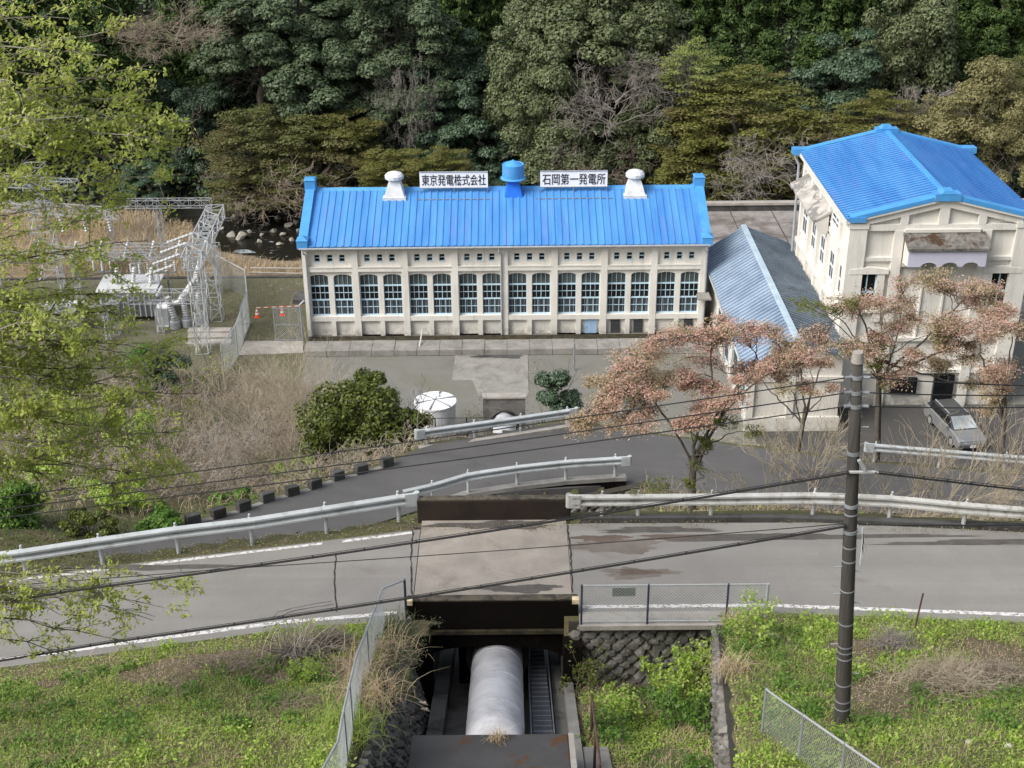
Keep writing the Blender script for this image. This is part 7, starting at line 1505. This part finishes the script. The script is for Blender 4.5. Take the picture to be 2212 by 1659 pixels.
for k, (px, py) in enumerate(((918, 1518), (922, 1532))):
    e = aty(px, py, 21.2); s0 = np.array([-2.8, 21.0 - .1 * k, float(near_slope(-2.8, 21.0)) - .1]); q = bez(s0, s0 + (e - s0) * .5 + [0, 0, .35], e, 10); MB().tube(q, .009, 5).build('stem', M['twig_tan'], pl_); MB().tube([q[-1] + (-.12, 0, .02), q[-1], q[-1] + (.05, 0, -.06)], [.012, .035, .01], 8).build('plume', M['twig_tan'], pl_)
def leafy(lab, seed, c, hgt, n, mat, leaf, nl, spread=.5, name='green_shrub', r=.012, group='green shrubs near the penstock'):
    rng = np.random.default_rng(seed); c = np.asarray(c, float); t_ = thing(name, c, lab, 'shrub', group); out, tips = [], []
    for k in range(n): grow(rng, c + rng.normal(size=3) * [.2, .2, 0], (rng.normal() * spread, rng.normal() * spread, 1), hgt * rng.uniform(.6, 1.1), r, 0, out, tips, 5, .35, .05, (5, 3), .6, .45, .5, .004)
    seg_obj('stem', out, M['twig_brown'], t_, 3); P = np.array([q[0] for q in tips]); i = rng.integers(0, len(P), nl); leaf_obj('leaves', P[i] + rng.normal(size=(nl, 3)) * .05, rng.normal(size=(nl, 3)) * .6 + [0, -.2, .8], rng.uniform(.6, 1.25, nl) * leaf, LM[mat], rng, t_); return t_
leafy('yellow green sapling at the right end of the mesh fence panel', 701, (4.7, 24.6, hz(4.5, 24.5)), 1.25, 10, 'weed', .045, 1600, .5)
leafy('yellow green sapling beside the galvanised fence post', 702, (5.2, 23.9, hz(5.2, 23.9)), .8, 9, 'weed', .042, 1000, .55)
leafy('deep green shrub in the hollow against the stone wall', 703, (4.0, 24.4, hz(4.0, 24.4)), .95, 14, 'weed', .05, 2200, .7)
leafy('dense green shrub in the middle of the hollow', 704, (3.9, 22.8, hz(3.9, 22.8)), .75, 14, 'deep', .05, 2000, .8)
leafy('green shrub beside the rusty handrail', 705, (2.2, 23.3, hz(2.2, 23.3)), .65, 12, 'weed', .042, 1500, .8)
leafy('low green shrub between the path and the cut', 706, (2.0, 22.2, hz(2.0, 22.2)), .5, 12, 'deep', .045, 1200, .8)
leafy('low green shrub at the bottom of the hollow', 707, (3.5, 20.4, hz(3.5, 20.4)), .5, 12, 'deep', .042, 1300, .8)
leafy('dark climbing shrub on the stone wall by the bridge', 708, (1.75, 25.15, hz(1.8, 25.1)), 1.3, 8, 'bush', .045, 600, .35)
leafy('sparse dark shrub growing out of the left wall of the cut', 709, (-2.6, 23.2, float(near_slope(-2.6, 23.2)) - .5), .7, 14, 'oak', .022, 1500, .8)
leafy('sparse dark shrub under the left end of the near parapet', 710, (-2.6, 24.9, float(near_slope(-2.6, 24.9)) - .5), .8, 14, 'oak', .022, 1500, .8)
leafy('dark leafed shrub low on the left wall of the cut', 711, (-2.6, 21.6, float(near_slope(-2.6, 21.6)) - .6), .6, 14, 'bush', .025, 1300, .8)
leafy('bright green clump in the left grass', 712, aty(775, 1500, 22.2) * [1, 1, 0] + [-1.0, 0, 20.0 - .9], .35, 14, 'weed', .03, 1300, .8, group='leafy clumps in the near grass')
def pile(lab, seed, px, py, n, L_, sp, hgt, mat, r=.008, up=.35, name='brush_pile'):
    rng = np.random.default_rng(seed); p = None
    for y in np.arange(16, 26, .02):
        q = aty(px, py, y)
        if q[2] < float(near_slope(q[0], y)): p = q; break
    t_ = thing(name, p, lab, 'brush pile', None); P = p + rng.normal(size=(n, 3)) * [sp, sp * .6, 0]; P[:, 2] = near_slope(P[:, 0], P[:, 1]) + np.abs(rng.normal(size=n)) * hgt * np.exp(-((P[:, 0] - p[0]) / (1.3 * sp)) ** 2)
    a, b, r0, r1 = arcs(rng, P, L_, up, r); link('twigs', segs_mesh('twigs', a, b, r0, r1, mat, 3), t_); return t_, p, rng
pile('long low pile of dead stalks on the right grass', 801, 2060, 1475, 1500, .55, .62, .16, M['twig_tan'], .006)
pile('small brown heap of dead stalks right of the long pile', 802, 2150, 1470, 900, .4, .35, .2, M['twig_brown'], .006)
pile('little heap of cut twigs below the iron stake', 803, 1925, 1400, 350, .5, .2, .2, M['twig_grey'], .006, .9)
pile('flat brown patch of dead stalks in the left grass', 804, 520, 1440, 1300, .4, .5, .07, M['twig_brown'], .005)
pile('dead bracken heap beside the upright cut stems', 805, 715, 1400, 700, .45, .22, .2, M['twig_brown'], .006)
pile('scattered dead stalks low in the left grass', 806, 640, 1530, 500, .4, .4, .05, M['twig_brown'], .005)
t_, p, rg = pile('pile of pale cut branches standing in the grass by the road edge', 807, 650, 1420, 260, .8, .3, .12, M['twig_grey'], .010, .7)
o_ = []
for k in range(22): q = p + rg.normal(size=3) * [.32, .15, 0]; chain(o_, bez(q, q + [rg.normal() * .15, .1, .5], q + [rg.normal() * .35, .25, rg.uniform(.5, 1.1)], 6), .017, .008)
seg_obj('cut_stems', o_, mat_var('pale_peeled_stems', (.42, .37, .30), .25, 4, .9), t_, 6)
q = aty(1972, 1375, 24.6); q[2] = hz(q[0], q[1]); e = aty(1994, 1282, 24.6); tag(MB().tube([q - (0, 0, .2), e], .022, 6).build('iron_stake', M['rust']), 'dark leaning iron stake in the right grass', 'stake')
q = aty(1662, 1411, 24.0); o = rock_mesh('rock', .17, 5, mat_var('pale_rock', (.45, .42, .37), .2, 4, .9), .75, None, (q[0], q[1], hz(q[0], q[1]) + .05)); tag(o, 'pale rock in the grass right of the galvanised fence post', 'rock')
for k, (px, py, r, lab) in enumerate(((2095, 1605, .11, 'half buried grey rock in the lower right grass'), (2180, 1615, .12, 'pale rock at the lower right edge'), (150, 1557, .05, 'small white stone in the lower left grass'))):
    for y in np.arange(16, 26, .02):
        q = aty(px, py, y)
        if q[2] < float(near_slope(q[0], y)): break
    tag(rock_mesh('rock', r, 60 + k, mat_var('pale_rock', (.5, .48, .43), .2, 5, .9), .6, None, (q[0], q[1], q[2] + r * .2)), lab, 'rock')

# ---- foreground tree reaching in from the left
rng = np.random.default_rng(2024)
tb = np.array([-13.6, 19.0, hz(-13.6, 19.0) - .2]); ft = thing('leafy_tree', tb, 'tall tree with young yellow green leaves reaching in from the left', 'tree')
out, LC, LN_, tw_tips = [], [], [], []
axis = bez(tb, tb + [.5, .3, 6], tb + [1.0, .6, 16.5], 20); chain(out, axis, .30, .10)
TIPS = [(330, 140, 21), (300, 60, 22), (415, 262, 20.5), (405, 375, 21), (330, 200, 21.5), (345, 310, 20), (290, 430, 20.5), (395, 300, 21.5), (320, 520, 21), (230, 120, 20), (150, 40, 21), (70, 60, 20), (180, 250, 19.5), (240, 350, 20), (120, 380, 19.5), (200, 470, 20), (90, 200, 20.5), (60, 320, 19), (300, 590, 20.5), (350, 640, 21.5),
        (250, 560, 20), (150, 560, 19.5), (290, 690, 21), (400, 760, 21), (350, 800, 20.5), (250, 760, 20), (180, 700, 19.5), (80, 660, 19.5), (430, 850, 21.5), (410, 930, 21), (340, 900, 20.5), (280, 850, 20), (440, 1010, 21), (380, 1040, 21), (330, 980, 20), (230, 930, 20), (150, 880, 19.5), (300, 1060, 20.5), (420, 1090, 21.5), (250, 1110, 20.5), (60, 800, 19), (110, 960, 19.5), (60, 500, 19), (360, 720, 20), (390, 880, 20), (300, 930, 21), (220, 1010, 20),
        (30, 90, 20), (20, 420, 20), (30, 560, 20), (40, 720, 20), (110, 760, 20), (120, 640, 20.5), (190, 620, 21), (220, 830, 21), (160, 790, 21), (280, 270, 21), (210, 300, 21)]
TIPS = [t_ for t_ in TIPS if t_[1] < 1075]
TIPS2 = [(440, 1270, 20.5), (410, 1320, 20), (350, 1250, 20.5), (330, 1340, 20), (250, 1290, 20), (180, 1330, 19.5), (100, 1260, 19.5), (60, 1330, 19.5), (150, 1420, 19.5), (280, 1390, 20)]
def limb(tip, low, leaves):
    px, py, yy = tip; e = aty(px, py, yy); ax = axis[int(np.clip((e[2] + (1.2 if not low else 2.4) - tb[2]) / 16.5 * 19 + rng.uniform(-2, 2), 3, 19))]
    if low: ax = axis[5]
    mid = (ax + e) / 2 + np.array([0, rng.normal() * .3, rng.uniform(.1, .9) if py < 600 else rng.uniform(.4, 1.3)]); lp = bez(ax, mid, e, 16); lp[1:-1] += rng.normal(size=(14, 3)) * .035; chain(out, lp, rng.uniform(.022, .04), .006)
    L = np.linalg.norm(e - ax); n = int(L * 4.0)
    for k in range(n):
        f = rng.uniform(.42, 1.0); i = min(int(f * 15), 14); s0 = lp[i]; d = lp[i + 1] - lp[i]; d /= np.linalg.norm(d); sd_ = rdir(rng, 1)[0]; sd_[2] = sd_[2] * .6 - .05; dd = d * .7 + sd_ * .8; dd /= np.linalg.norm(dd); l = rng.uniform(.35, .85) * (1.25 - .5 * f)
        t2 = bez(s0, s0 + dd * l * .5 + [0, 0, .05], s0 + dd * l + [0, 0, -.06 * l], 6); chain(out, t2, .008, .004)
        for q in (t2[1], t2[2], t2[3], t2[3], t2[4], t2[4], t2[5], t2[5]):
            if rng.uniform() > leaves: continue
            m = rng.integers(4, 9); LC.append(q + rng.normal(size=(m, 3)) * [.058, .058, .045] + [0, 0, -.02]); LN_.append(rng.normal(size=(m, 3)) * .5 + [-.35, -.35, .8])
TIPS += [(px + rng.normal() * 25 - 22, py + rng.normal() * 25, yy + rng.normal() * .5) for px, py, yy in TIPS if px > 150 and (py < 330 or 600 < py < 1000)][:16]
for tp_ in TIPS: limb(tp_, False, .58 if tp_[0] > 80 or tp_[1] < 450 else .42)
for tp_ in TIPS2: limb(tp_, True, .42)
for y0_, y1_ in ((985, 940), (760, 1050)): pass
seg_obj('trunk', out, mat_var('pale_lichen_bark', (.30, .275, .23), .35, 5, .95, dark=(.07, .06, .05), dark_scale=1.3, dark_lo=.45, dark_hi=.6), ft, 5)
C = np.vstack(LC); N = np.vstack(LN_); _q = (C - [0, 0, CAM_Z]) @ CM; _k = 1106 + FPX * _q[:, 0] / -_q[:, 2] > -120; C, N = C[_k], N[_k]; leaf_obj('crown', C, N, rng.uniform(.028, .054, len(C)), LM['young'], rng, ft, .5)
print('foreground leaves', len(C))
